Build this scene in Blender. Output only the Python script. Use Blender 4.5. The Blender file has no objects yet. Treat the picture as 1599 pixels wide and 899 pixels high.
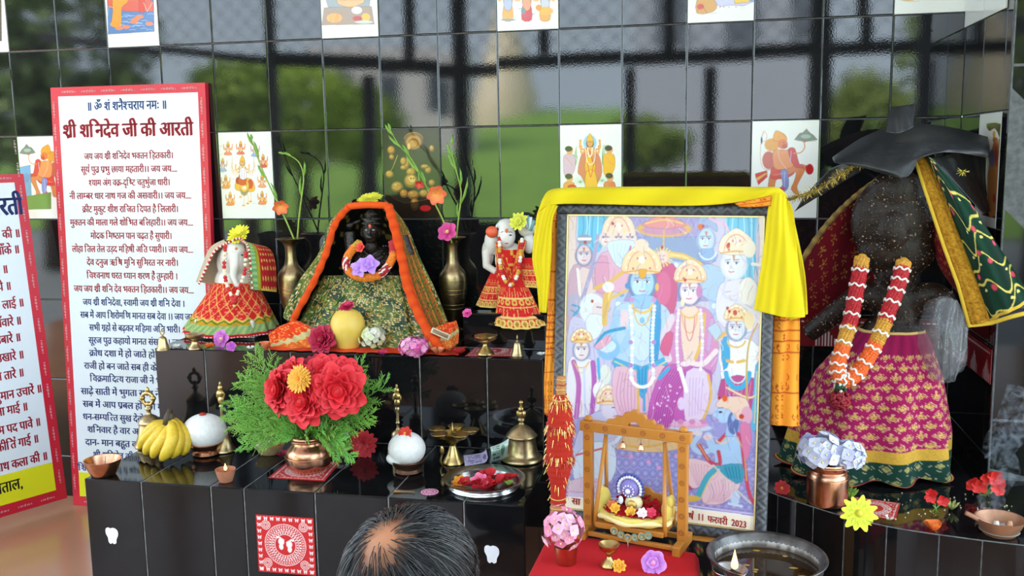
import bpy, math, random
import numpy as np
from mathutils import Vector, Matrix
SC = bpy.context.scene
COL = SC.collection
R = math.radians
# ------------------------------------------------------------------ camera
CAM = np.array([2.473, -3.036, 1.234])
YAW, PITCH, ROLL, FOC = R(-11.854), R(-8.167), R(-0.876), 1470.0
_f = np.array([math.sin(YAW)*math.cos(PITCH), math.cos(YAW)*math.cos(PITCH), math.sin(PITCH)])
_r = np.array([math.cos(YAW), -math.sin(YAW), 0.0]); _u = np.cross(_r, _f)
_c, _s = math.cos(ROLL), math.sin(ROLL)
AX = np.array([_c*_r+_s*_u, -_s*_r+_c*_u, _f])
cd = bpy.data.cameras.new('camera'); cam = bpy.data.objects.new('camera', cd); COL.objects.link(cam)
cd.sensor_width = 36.0; cd.lens = FOC/1599*36.0; cd.clip_start = 0.02
m4 = Matrix.Identity(4)
for i in range(3):
    m4[i][0] = AX[0][i]; m4[i][1] = AX[1][i]; m4[i][2] = -AX[2][i]; m4[i][3] = CAM[i]
cam.matrix_world = m4
SC.camera = cam
# ------------------------------------------------------------------ exposure, sky
SC.view_settings.view_transform = 'Standard'; SC.view_settings.look = 'None'
SC.view_settings.gamma = 1.0; SC.view_settings.use_curve_mapping = False
SC.view_settings.exposure = 0.0
SKY = 6.8
w = bpy.data.worlds.new('world'); SC.world = w; w.use_nodes = True
nt = w.node_tree; nt.nodes.clear()
_o = nt.nodes.new('ShaderNodeOutputWorld'); _b = nt.nodes.new('ShaderNodeBackground')
_t = nt.nodes.new('ShaderNodeTexCoord'); _sp = nt.nodes.new('ShaderNodeSeparateXYZ'); _rp = nt.nodes.new('ShaderNodeValToRGB')
_n = nt.nodes.new('ShaderNodeTexNoise'); _n.inputs['Scale'].default_value = 3.0; _n.inputs['Detail'].default_value = 4
_mx = nt.nodes.new('ShaderNodeMix'); _mx.data_type = 'RGBA'; _mx.inputs['Factor'].default_value = .18; _mx.blend_type = 'MULTIPLY'
_rp.color_ramp.elements[0].position = 0.0; _rp.color_ramp.elements[0].color = (.72, .87, 1.0, 1)
_rp.color_ramp.elements[1].position = .8; _rp.color_ramp.elements[1].color = (.62, .80, 1.0, 1)
nt.links.new(_t.outputs['Generated'], _sp.inputs[0]); nt.links.new(_sp.outputs['Z'], _rp.inputs[0])
nt.links.new(_t.outputs['Generated'], _n.inputs['Vector'])
nt.links.new(_rp.outputs[0], _mx.inputs[6]); nt.links.new(_n.outputs[0], _mx.inputs[7])
nt.links.new(_mx.outputs[2], _b.inputs['Color']); _b.inputs['Strength'].default_value = SKY
nt.links.new(_b.outputs[0], _o.inputs[0])
_sd = bpy.data.lights.new('sun', 'SUN'); _sd.energy = 24.0; _sd.angle = R(30); _sd.color = (1, .96, .9)
_so = bpy.data.objects.new('sun', _sd); COL.objects.link(_so)
_so.rotation_euler = Vector((.45, -.55, -.7)).to_track_quat('-Z', 'Y').to_euler()   # a soft, high sun through cloud, behind the shrine's roof
# ------------------------------------------------------------------ pixel rays -> points in the room
def ray(px, py): return np.array([(px-799.5)/FOC, -(py-449.5)/FOC, 1.0]) @ AX
def W(px, py, Y):
    d = ray(px, py); return Vector(CAM + d*(Y-CAM[1])/d[1])
def WZ(px, py, z):
    d = ray(px, py); return Vector(CAM + d*(z-CAM[2])/d[2])
def mpp(p): return float((np.array(p)-CAM) @ AX[2])/FOC
class Plane:
    """a flat thing in the room: origin o, unit axes e1 (right), e2 (up)"""
    def __init__(s, o, e1, e2):
        s.o = np.array(o, float); s.e1 = np.array(e1, float); s.e1 /= np.linalg.norm(s.e1)
        e2 = np.array(e2, float); e2 = e2-s.e1*(e2 @ s.e1); s.e2 = e2/np.linalg.norm(e2); s.n = np.cross(s.e1, s.e2)
    def uv(s, px, py):
        d = ray(px, py); p = CAM+d*(((s.o-CAM) @ s.n)/(d @ s.n))-s.o
        return float(p @ s.e1), float(p @ s.e2)
    def pt(s, u, v, h=0.0): return Vector(s.o+s.e1*u+s.e2*v+s.n*h)
    def mat(s):
        m = Matrix.Identity(4)
        for i in range(3): m[i][0] = s.e1[i]; m[i][1] = s.e2[i]; m[i][2] = s.n[i]; m[i][3] = s.o[i]
        return m
# ------------------------------------------------------------------ object helpers
def tag(o, label=None, cat=None, group=None, kind=None):
    if label: o['label'] = label
    if cat: o['category'] = cat
    if group: o['group'] = group
    if kind: o['kind'] = kind
    return o
def empty(name, loc, label=None, cat=None, group=None, rz=0.0):
    o = bpy.data.objects.new(name, None); COL.objects.link(o); o.location = loc; o.rotation_euler = (0, 0, rz); o.empty_display_size = .02
    return tag(o, label, cat, group)
def copy_tree(o, parent=None):
    c = o.copy(); COL.objects.link(c); c.parent = parent
    for ch in list(o.children): copy_tree(ch, c)
    return c
def lin(c):
    c = c/255.0
    return c/12.92 if c <= .04045 else ((c+.055)/1.055)**2.4
def C(r, g, b, metal=0.0): return (lin(r), lin(g), lin(b), metal)
def mixc(a, b, t): return tuple(a[i]*(1-t)+b[i]*t for i in range(4))
rng = random.Random(7)
def jit(c, a=.1):
    k = 1+rng.uniform(-a, a); return (min(1, c[0]*k), min(1, c[1]*k), min(1, c[2]*k), c[3])
WHITE = (.8, .8, .8, 0)
class G:
    """collects shapes; build() links them as ONE mesh object"""
    def __init__(s, col=WHITE): s.V = []; s.F = []; s.K = []; s.col = col
    def add(s, vs, fs, col=None):
        b = len(s.V); s.V.extend([tuple(v) for v in vs])
        if isinstance(col, list): s.K.extend(col)
        else: s.K.extend([col or s.col]*len(vs))
        s.F.extend([tuple(i+b for i in f) for f in fs]); return s
    def box(s, c, d, rz=0, col=None, bev=0.0):
        x, y, z = d[0]/2, d[1]/2, d[2]/2; q = Matrix.Rotation(rz, 3, 'Z'); b = min(bev, x*.9, y*.9, z*.9)
        if b <= 0:
            vs = [(i*x, j*y, k*z) for i in (-1, 1) for j in (-1, 1) for k in (-1, 1)]
            fs = [(0, 1, 3, 2), (4, 6, 7, 5), (0, 4, 5, 1), (2, 3, 7, 6), (0, 2, 6, 4), (1, 5, 7, 3)]
        else:
            vs = []; fs = []
            def ring(z_, ins): 
                xx, yy = x-ins, y-ins; bb = b
                return [(xx-bb, -yy, z_), (xx, -yy+bb, z_), (xx, yy-bb, z_), (xx-bb, yy, z_), (-xx+bb, yy, z_), (-xx, yy-bb, z_), (-xx, -yy+bb, z_), (-xx+bb, -yy, z_)]
            for z_, ins in ((-z, b), (-z+b, 0), (z-b, 0), (z, b)): vs += ring(z_, ins)
            for k in range(3):
                for i in range(8): j = (i+1) % 8; fs.append((k*8+i, k*8+j, k*8+8+j, k*8+8+i))
            fs += [tuple(range(7, -1, -1)), tuple(range(24, 32))]
        c = Vector(c); return s.add([q @ Vector(v)+c for v in vs], fs, col)
    def lathe(s, prof, n=28, at=(0, 0, 0), col=None, M=None, sx=1.0, sy=1.0, cap=True, fn=None):
        vs = []; fs = []; ks = [] ; at = Vector(at)
        for k, (r, z) in enumerate(prof):
            for i in range(n):
                a = 2*math.pi*i/n; v = Vector((r*math.cos(a)*sx, r*math.sin(a)*sy, z))
                if fn: v = fn(v, a, k/(len(prof)-1))
                vs.append((M @ v if M else v)+at)
                ks.append(col(a, k/(len(prof)-1)) if callable(col) else (col or s.col))
        for k in range(len(prof)-1):
            for i in range(n): j = (i+1) % n; fs.append((k*n+i, k*n+j, k*n+n+j, k*n+n+i))
        if cap:
            if prof[0][0] > 1e-6: fs.append(tuple(range(n-1, -1, -1)))
            if prof[-1][0] > 1e-6: fs.append(tuple(range(len(prof)*n-n, len(prof)*n)))
        return s.add(vs, fs, ks)
    def ball(s, c, r, n=16, m=10, col=None, M=None):
        if not hasattr(r, '__len__'): r = (r, r, r)
        vs = []; fs = []; c = Vector(c)
        for j in range(m+1):
            t = math.pi*j/m
            for i in range(n):
                a = 2*math.pi*i/n; v = Vector((r[0]*math.sin(t)*math.cos(a), r[1]*math.sin(t)*math.sin(a), -r[2]*math.cos(t)))
                vs.append((M @ v if M else v)+c)
        for j in range(m):
            for i in range(n): k = (i+1) % n; fs.append((j*n+i, j*n+k, j*n+n+k, j*n+n+i))
        return s.add(vs, fs, col)
    def tube(s, pts, rad, n=8, col=None, cap=True, flat=1.0):
        pts = [Vector(p) for p in pts]; vs = []; fs = []; ks = []
        if not hasattr(rad, '__len__'): rad = [rad]*len(pts)
        up = None
        for k, p in enumerate(pts):
            t = (pts[min(k+1, len(pts)-1)]-pts[max(k-1, 0)]).normalized()
            if up is None: up = t.orthogonal().normalized()
            up = (up-t*up.dot(t)); up = up.normalized() if up.length > 1e-6 else t.orthogonal().normalized()
            sd = t.cross(up)
            for i in range(n):
                a = 2*math.pi*i/n; vs.append(p+(up*math.cos(a)+sd*math.sin(a)*flat)*rad[k]); ks.append(col[k] if isinstance(col, list) else (col or s.col))
        for k in range(len(pts)-1):
            for i in range(n): j = (i+1) % n; fs.append((k*n+i, k*n+j, k*n+n+j, k*n+n+i))
        if cap: fs += [tuple(range(n-1, -1, -1)), tuple(range(len(pts)*n-n, len(pts)*n))]
        return s.add(vs, fs, ks)
    def grid(s, fn, nu, nv, col=None, wrap=False):
        vs = []; ks = []; fs = []
        for j in range(nv+1):
            for i in range(nu+1):
                u, v = i/nu, j/nv; vs.append(fn(u, v)); ks.append(col(u, v) if callable(col) else (col or s.col))
        for j in range(nv):
            for i in range(nu): a = j*(nu+1)+i; fs.append((a, a+1, a+nu+2, a+nu+1))
        return s.add(vs, fs, ks)
    def prism(s, pts, h, P=None, base=0.0, col=None):
        """outline pts (u,v) given a height h along the plane's normal"""
        n = len(pts); q = (lambda u, v, k: P.pt(u, v, k)) if P else (lambda u, v, k: Vector((u, v, k)))
        vs = [q(u, v, base) for u, v in pts]+[q(u, v, base+h) for u, v in pts]
        fs = [tuple(range(n-1, -1, -1)), tuple(range(n, 2*n))]+[(i, (i+1) % n, (i+1) % n+n, i+n) for i in range(n)]
        return s.add(vs, fs, col)
    def petal(s, base, d, up, L, Wd, curl=.3, cup=.2, col0=None, col1=None, tip=1.0, nu=4, nv=5):
        base, d, up = Vector(base), Vector(d).normalized(), Vector(up); up = (up-d*up.dot(d)).normalized(); sd = d.cross(up)
        c0 = col0 or s.col; c1 = col1 or c0; vs = []; ks = []; fs = []
        for j in range(nv+1):
            v = j/nv; pr = .22+.78*math.sin(math.pi*.5*min(1, v*1.45)) if tip >= 1 else .25+.75*math.sin(math.pi*min(.97, v*.9+.1))
            if tip >= 1 and v > .8: pr *= 1-1.2*(v-.8)
            for i in range(nu+1):
                u = i/nu*2-1; rd = 1-.30*u*u*v*v
                vs.append(base+d*(v*L*rd)+sd*(u*Wd*.5*pr)+up*(curl*L*v*v+cup*Wd*u*u*pr)); ks.append(mixc(c0, c1, v))
        for j in range(nv):
            for i in range(nu): a = j*(nu+1)+i; fs.append((a, a+1, a+nu+2, a+nu+1))
        return s.add(vs, fs, ks)
    def build(s, name, mat, parent=None, smooth=True, loc=None, flat_angle=None):
        me = bpy.data.meshes.new(name); me.from_pydata(s.V, [], s.F); me.update()
        a = me.color_attributes.new('Col', 'FLOAT_COLOR', 'POINT')
        a.data.foreach_set('color', np.array(s.K, np.float32).ravel())
        if smooth: me.polygons.foreach_set('use_smooth', [True]*len(me.polygons))
        o = bpy.data.objects.new(name, me); COL.objects.link(o)
        if mat: me.materials.append(mat)
        if parent: o.parent = parent
        if loc is not None: o.location = loc
        if smooth and flat_angle: me.set_sharp_from_angle(angle=R(flat_angle))
        return o
def remesh(o, vox, smooth=4, fac=.5):
    """fuse a mesh's overlapping shapes into one continuous surface"""
    md = o.modifiers.new('r', 'REMESH'); md.mode = 'VOXEL'; md.voxel_size = vox; md.use_smooth_shade = True
    if smooth: ms = o.modifiers.new('s', 'SMOOTH'); ms.iterations = smooth; ms.factor = fac
    bpy.context.view_layer.update()
    me = bpy.data.meshes.new_from_object(o.evaluated_get(bpy.context.evaluated_depsgraph_get()))
    o.modifiers.clear(); mat = o.data.materials[0] if o.data.materials else None
    me.materials.clear()
    if mat: me.materials.append(mat)
    o.data = me; me.polygons.foreach_set('use_smooth', [True]*len(me.polygons)); return o
def clampz(o, z0, eps=.0006):
    for v in o.data.vertices:
        if v.co.z < z0+eps: v.co.z = z0+eps
    return o
def paint_mesh(o, fn):
    me = o.data
    if 'Col' in me.color_attributes: me.color_attributes.remove(me.color_attributes['Col'])
    a = me.color_attributes.new('Col', 'FLOAT_COLOR', 'POINT')
    a.data.foreach_set('color', np.array([fn(v.co) for v in me.vertices], np.float32).ravel())
def cat(P, t):
    """Catmull-Rom through P at t in 0..1"""
    n = len(P)-1; x = min(max(t, 0), 1)*n; i = min(int(x), n-1); f = x-i
    p0, p1, p2, p3 = P[max(i-1, 0)], P[i], P[i+1], P[min(i+2, n)]
    return p1*(1-f)+p2*f if n == 1 else .5*((2*p1)+(p2-p0)*f+(2*p0-5*p1+4*p2-p3)*f*f+(3*p1-p0-3*p2+p3)*f**3)
def surf(rows):
    rows = [[Vector(p) for p in r] for r in rows]
    return lambda u, v: cat([cat(r, u) for r in rows], v)
def solid(o, t, off=0.0):
    md = o.modifiers.new('thickness', 'SOLIDIFY'); md.thickness = t; md.offset = off; return o
# ------------------------------------------------------------------ materials
MATS = {}
def mat(name, base=(.5, .5, .5), rough=.5, metal=0.0, bump=None, noise=None, attr=False, spec=.5, coat=0.0, trans=0.0, emit=None, sheen=0.0, sss=0.0, ior=1.5, alpha=1.0):
    if name in MATS: return MATS[name]
    m = bpy.data.materials.new(name); m.use_nodes = True; t = m.node_tree; b = t.nodes['Principled BSDF']
    b.inputs['Base Color'].default_value = (*base[:3], 1); b.inputs['Roughness'].default_value = rough; b.inputs['Metallic'].default_value = metal
    b.inputs['Specular IOR Level'].default_value = spec; b.inputs['Coat Weight'].default_value = coat; b.inputs['Coat Roughness'].default_value = .05
    b.inputs['Transmission Weight'].default_value = trans; b.inputs['IOR'].default_value = ior; b.inputs['Sheen Weight'].default_value = sheen
    b.inputs['Alpha'].default_value = alpha
    if emit: b.inputs['Emission Color'].default_value = (*emit[:3], 1); b.inputs['Emission Strength'].default_value = emit[3]
    tc = t.nodes.new('ShaderNodeTexCoord'); src = None
    if attr:
        a = t.nodes.new('ShaderNodeAttribute'); a.attribute_name = 'Col'; src = a.outputs['Color']
        t.links.new(a.outputs['Alpha'], b.inputs['Metallic'])
        if sss: b.inputs['Subsurface Weight'].default_value = sss; b.inputs['Subsurface Radius'].default_value = (.01, .006, .004); b.inputs['Subsurface Scale'].default_value = .5
    if noise:   # (scale, amount, second colour or None)
        n = t.nodes.new('ShaderNodeTexNoise'); n.inputs['Scale'].default_value = noise[0]; n.inputs['Detail'].default_value = 5
        t.links.new(tc.outputs['Object'], n.inputs['Vector'])
        mx = t.nodes.new('ShaderNodeMix'); mx.data_type = 'RGBA'
        rp = t.nodes.new('ShaderNodeMapRange'); rp.inputs[1].default_value = .35; rp.inputs[2].default_value = .65; rp.inputs[4].default_value = noise[1]
        t.links.new(n.outputs[0], rp.inputs[0]); t.links.new(rp.outputs[0], mx.inputs['Factor'])
        if src: t.links.new(src, mx.inputs[6])
        else: mx.inputs[6].default_value = (*base[:3], 1)
        mx.inputs[7].default_value = (*noise[2][:3], 1)
        src = mx.outputs[2]
    if src: t.links.new(src, b.inputs['Base Color'])
    if bump:    # (scale, strength, distance)
        n2 = t.nodes.new('ShaderNodeTexNoise'); n2.inputs['Scale'].default_value = bump[0]; n2.inputs['Detail'].default_value = 3
        t.links.new(tc.outputs['Object'], n2.inputs['Vector'])
        bp = t.nodes.new('ShaderNodeBump'); bp.inputs['Strength'].default_value = bump[1]; bp.inputs['Distance'].default_value = bump[2]
        t.links.new(n2.outputs[0], bp.inputs['Height']); t.links.new(bp.outputs[0], b.inputs['Normal'])
    MATS[name] = m; return m
BLACKTILE = mat('black_glazed_tile', (.006, .0062, .007), .022, bump=(200, .12, .00026), noise=(3, .5, (.012, .012, .013)), ior=1.64)
SLABTILE = mat('black_glazed_slab', (.005, .005, .0055), .05, spec=.36, bump=(40, .04, .0003), noise=(25, .4, (.012, .012, .013)))
GROUT = mat('grout', (.055, .06, .062), .8, noise=(60, .6, (.14, .14, .14)))
GROUTL = mat('pale_grout', (.3, .3, .29), .85, noise=(60, .8, (.12, .12, .12)))
PICTILE = mat('printed_ceramic', attr=True, rough=.12, bump=(60, .04, .001))
PRINT = mat('printed_sheet', attr=True, rough=.35)
CLOTH = mat('woven_cloth', attr=True, rough=.9, bump=(900, .35, .0006), sheen=.03, spec=.2)
PETAL = mat('petal', attr=True, rough=.6, bump=(300, .2, .0005))
LEAF = mat('leaf', attr=True, rough=.5, noise=(80, .35, (.10, .17, .02)))
PAINT = mat('painted', attr=True, rough=.45, bump=(200, .15, .0006))
GLOSS = mat('glossy_paint', attr=True, rough=.18)
BRASS = mat('brass', (.62, .45, .17), .3, 1.0, bump=(120, .25, .0008), noise=(40, .7, (.30, .20, .07)))
DULLBRASS = mat('aged_brass', (.60, .46, .24), .34, 1.0, bump=(90, .3, .001), noise=(50, .7, (.30, .21, .10)))
COPPER = mat('copper', (.72, .36, .22), .27, 1.0, bump=(90, .2, .0008), noise=(30, .7, (.38, .17, .09)))
STEEL = mat('steel', (.6, .6, .58), .22, 1.0, bump=(60, .1, .0005), noise=(30, .4, (.42, .42, .41)))
STONE = mat('oiled_black_stone', (.012, .011, .010), .25, bump=(160, .8, .004), noise=(60, .8, (.035, .024, .017)))
MARBLE = mat('white_marble', (.74, .71, .66), .25, noise=(12, .5, (.60, .55, .48)), bump=(60, .1, .001))
WOOD = mat('varnished_wood', (.50, .20, .030), .38, spec=.35, noise=(14, .6, (.38, .14, .02)), bump=(120, .2, .0006))
# ------------------------------------------------------------------ painting on flat prints: real prints, one colour per grid point
class Pic:
    def __init__(s, P, u0, v0, u1, v1, res, bg):
        s.P, s.u0, s.v0, s.u1, s.v1 = P, u0, v0, u1, v1
        s.nx = max(2, int(round((u1-u0)/res))); s.ny = max(2, int(round((v1-v0)/res)))
        s.X, s.Y = np.meshgrid(np.linspace(u0, u1, s.nx+1), np.linspace(v0, v1, s.ny+1))
        s.A = np.zeros((s.ny+1, s.nx+1, 4), np.float32); s.A[:] = bg; s.res = res
        s.map = lambda x, y: s.P.uv(x, y); s.outline = None
    def _q(s, pts): return np.array([s.map(x, y) for x, y in pts], float)
    def _mix(s, m, c, a=1.0):
        m = (np.clip(m, 0, 1)*a)[..., None]; s.A = s.A*(1-m)+np.array(c, np.float32)*m
    def poly(s, pts, c, a=1.0, smooth=0):
        q = s._q(pts)
        if smooth:
            n = len(q); q = np.array([np.array(cat([Vector((*q[(k+i) % n], 0)) for i in (-1, 0, 1, 2)], 1/3+t/3/smooth))[:2] for k in range(n) for t in range(smooth)])
        ins = np.zeros(s.X.shape, bool); n = len(q)
        for i in range(n):
            (x1, y1), (x2, y2) = q[i], q[(i+1) % n]
            if y1 == y2: continue
            ins ^= ((y1 > s.Y) != (y2 > s.Y)) & (s.X < (x2-x1)*(s.Y-y1)/(y2-y1)+x1)
        s._mix(ins.astype(np.float32), c, a)
        if s.outline:
            mp = s.map; s.map = lambda x, y: (x, y); oc, oa, ow = s.outline; s.line([tuple(v) for v in q]+[tuple(q[0])], ow, oc, oa); s.map = mp
    def ell(s, x, y, rx, ry, c, a=1.0, rot=0.0):
        q = s._q([(x+rx*math.cos(t)*math.cos(rot)-ry*math.sin(t)*math.sin(rot), y+rx*math.cos(t)*math.sin(rot)+ry*math.sin(t)*math.cos(rot)) for t in (0, math.pi/2, math.pi, 1.5*math.pi)])
        o = q.mean(0); A = np.array([q[0]-o, q[1]-o]).T; A += np.eye(2)*1e-9; B = np.linalg.inv(A)
        dx, dy = s.X-o[0], s.Y-o[1]; e = (B[0, 0]*dx+B[0, 1]*dy)**2+(B[1, 0]*dx+B[1, 1]*dy)**2
        w_ = max(.15, s.res/max(1e-6, min(np.linalg.norm(A[:, 0]), np.linalg.norm(A[:, 1])))); s._mix((1-np.sqrt(e))/w_+.5, c, a)
    def line(s, pts, wd, c, a=1.0, smooth=0):
        """wd in photo pixels"""
        q = s._q(pts); k = np.linalg.norm(s._q([(pts[0][0]+1, pts[0][1])])[0]-q[0])
        if smooth and len(q) > 2:
            vs = [Vector((*p, 0)) for p in q]; q = np.array([tuple(cat(vs, i/(smooth*(len(q)-1))))[:2] for i in range(smooth*(len(q)-1)+1)])
        m = wd*k/2+s.res*2; X0, Y0 = s.X[0], s.Y[:, 0]
        i0, i1 = np.searchsorted(X0, q[:, 0].min()-m), np.searchsorted(X0, q[:, 0].max()+m); j0, j1 = np.searchsorted(Y0, q[:, 1].min()-m), np.searchsorted(Y0, q[:, 1].max()+m)
        if i1 <= i0 or j1 <= j0: return
        X, Y = s.X[j0:j1, i0:i1], s.Y[j0:j1, i0:i1]; d = np.full(X.shape, 9.0)
        for i in range(len(q)-1):
            a_, b_ = q[i], q[i+1]; ab = b_-a_; L = ab @ ab+1e-12
            t = np.clip(((X-a_[0])*ab[0]+(Y-a_[1])*ab[1])/L, 0, 1)
            d = np.minimum(d, np.hypot(X-a_[0]-t*ab[0], Y-a_[1]-t*ab[1]))
        mm = (np.clip((wd*k/2-d)/s.res+.5, 0, 1)*a)[..., None]; s.A[j0:j1, i0:i1] = s.A[j0:j1, i0:i1]*(1-mm)+np.array(c, np.float32)*mm
    def arc(s, x, y, rx, ry, t0, t1, wd, c, a=1.0):
        s.line([(x+rx*math.cos(t0+(t1-t0)*i/10), y+ry*math.sin(t0+(t1-t0)*i/10)) for i in range(11)], wd, c, a)
    def build(s, name, m, parent=None, thick=.006, h=0.0):
        """a real thin slab whose front face carries the print"""
        P = s.P; nx, ny = s.nx+1, s.ny+1
        pts = P.o+s.X.reshape(-1, 1)*P.e1+s.Y.reshape(-1, 1)*P.e2+P.n*h
        idx = np.arange(nx*ny).reshape(ny, nx)
        f = np.stack([idx[:-1, :-1], idx[:-1, 1:], idx[1:, 1:], idx[1:, :-1]], -1).reshape(-1, 4)
        cs = s.A.reshape(-1, 4); e = [idx[0, 0], idx[0, -1], idx[-1, -1], idx[-1, 0]]
        base = len(pts); bk = pts[e]-P.n*thick
        pts = np.concatenate([pts, pts[e], bk]); cs = np.concatenate([cs, cs[e], cs[e]])
        ff = f.tolist()+[[base+i, base+4+i, base+4+(i+1) % 4, base+(i+1) % 4] for i in range(4)]+[[base+7, base+6, base+5, base+4]]
        me = bpy.data.meshes.new(name); me.from_pydata(pts.tolist(), [], ff); me.update()
        a = me.color_attributes.new('Col', 'FLOAT_COLOR', 'POINT'); a.data.foreach_set('color', cs.astype(np.float32).ravel())
        me.materials.append(m); o = bpy.data.objects.new(name, me); COL.objects.link(o)
        if parent: o.parent = parent
        return o
# ------------------------------------------------------------------ Devanagari lettering, laid out letter by letter
_GL = {}; _tc = bpy.data.curves.new('lettering', 'FONT'); _to = bpy.data.objects.new('lettering', _tc); COL.objects.link(_to)
def _raw(sx, bold):
    _tc.body = sx; _tc.offset = bold; _tc.resolution_u = 2; bpy.context.view_layer.update()
    me = _to.evaluated_get(bpy.context.evaluated_depsgraph_get()).to_mesh()
    v = [(p.co.x, p.co.y) for p in me.vertices]; f = [tuple(p.vertices) for p in me.polygons]; _to.evaluated_get(bpy.context.evaluated_depsgraph_get()).to_mesh_clear()
    return v, f
def glyph(g, bold):
    if (g, bold) not in _GL:
        v, f = _raw(g, bold)
        adv = max(x for x, y in _raw('।'+g+'।', bold)[0])-max(x for x, y in _raw('।।', bold)[0])
        _GL[(g, bold)] = (v, f, adv)
    return _GL[(g, bold)]
def clipx(v, f, x1):
    V, F = [], []
    for p in f:
        q = [v[i] for i in p]; o = []
        for i in range(len(q)):
            a, b = q[i], q[(i+1) % len(q)]
            if a[0] <= x1: o.append(a)
            if (a[0] <= x1) != (b[0] <= x1): t = (x1-a[0])/(b[0]-a[0]); o.append((x1, a[1]+t*(b[1]-a[1])))
        if len(o) > 2: F.append(tuple(range(len(V), len(V)+len(o)))); V += o
    return V, F
STEM = set('खगघचजझञणतथधनपबभमयलवशषस')
def layout(sx, bold=.012):
    """-> verts, faces, width in em; heavier letters are struck several times, a little apart"""
    v, f, w_ = layout1(sx); k = max(1, int(round(bold/.010))); V, F = [], []
    for i in range(-k, k+1):
        b = len(V); d = i*bold*1.6/k; V += [(a+d, c+(d*.25 if i else 0)) for a, c in v]; F += [tuple(j+b for j in q) for q in f]
    return V, F, w_
def layout1(sx, bold=0.0):
    V, F, x = [], [], 0.0
    def put(v, f, dx, dy=0.0):
        b = len(V); V.extend([(a+dx, c+dy) for a, c in v]); F.extend([tuple(i+b for i in q) for q in f])
    cons = lambda ch: '\u0915' <= ch <= '\u0939' or '\u0958' <= ch <= '\u095f'
    i = 0; sx = sx.replace('ड\u093c', '\u095c').replace('ढ\u093c', '\u095d')
    while i < len(sx):
        ch = sx[i]
        if ch == ' ': x += .26; i += 1; continue
        if not cons(ch):
            if ch in '.,\'-0123456789': v, f, a = glyph(ch, bold); put(v, f, x); x += a if ch != '.' else .2; i += 1; continue
            v, f, a = glyph(ch, bold); put(v, f, x); x += a; i += 1; continue
        cl = [ch]; i += 1
        while i+1 < len(sx) and sx[i] == '\u094d' and cons(sx[i+1]): cl.append(sx[i+1]); i += 2
        mt = ''
        while i < len(sx) and ('\u0900' <= sx[i] <= '\u0903' or '\u093e' <= sx[i] <= '\u094c'): mt += sx[i]; i += 1
        reph = len(cl) > 1 and cl[0] == 'र'
        if reph: cl = cl[1:]
        rak = len(cl) > 1 and cl[-1] == 'र'
        if rak: cl = cl[:-1]
        if 'ि' in mt: v, f, a = glyph('ि', bold); put(v, f, x); x += a; mt = mt.replace('ि', '')
        for k, c in enumerate(cl):
            v, f, a = glyph(c, bold)
            if k < len(cl)-1:
                if c in STEM: hv, hf = clipx(v, f, a-.17); put(hv, hf, x); x += a-.16
                elif c in 'कफ': hv, hf = clipx(v, f, a-.14); put(hv, hf, x); x += a-.13
                else: put(v, f, x); x += a; v2, f2, a2 = glyph('\u094d', bold); put(v2, f2, x); x += a2
            else:
                put(v, f, x); x += a
                st = x-.1 if c in STEM else x-a*.5
                if rak: put([(st, .26), (st-.28, .02), (st-.22, -.05), (st+.02, .16)], [(0, 1, 2, 3)], 0)
        for mch in mt: v, f, a = glyph(mch, bold); put(v, f, x); x += a
        if reph:
            cx, cy = x-.14, .62; q = [(cx+.13*math.cos(t), cy+.16+.13*math.sin(t)) for t in [R(-90+d) for d in range(0, 211, 35)]]; q2 = [(cx+.06*math.cos(t), cy+.16+.06*math.sin(t)) for t in [R(-90+d) for d in range(0, 211, 35)]]
            put(q+q2, [(k, k+1, k+8, k+7) for k in range(6)], 0)
    return V, F, x
def lettering(g, P, sx, x0, x1, yb, hpx, col, h=.0006, bold=.012, slope=0.0):
    """write sx on plane P; left / right edge and baseline given as pixel positions, hpx = height of a plain letter"""
    V, F, wd = layout(sx, bold)
    u0, v0 = P.uv(x0, yb); u1, v1 = P.uv(x1, yb+slope); hh = abs(P.uv(x0, yb-hpx)[1]-v0)
    kx = (u1-u0)/max(wd, .01); ky = hh/.63
    g.add([P.pt(u0+a*kx, v0+(v1-v0)*(a/max(wd, .01))+b*ky, h) for a, b in V], F, col)
def lettering_uv(g, P, sx, u, v, hh, wdt, col, h=.0006, bold=.012, rot=0.0):
    V, F, wd = layout(sx, bold); kx = wdt/max(wd, .01); ky = hh/.63; c, s_ = math.cos(rot), math.sin(rot)
    g.add([P.pt(u+a*kx*c-b*ky*s_, v+a*kx*s_+b*ky*c, h) for a, b in V], F, col)
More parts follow.
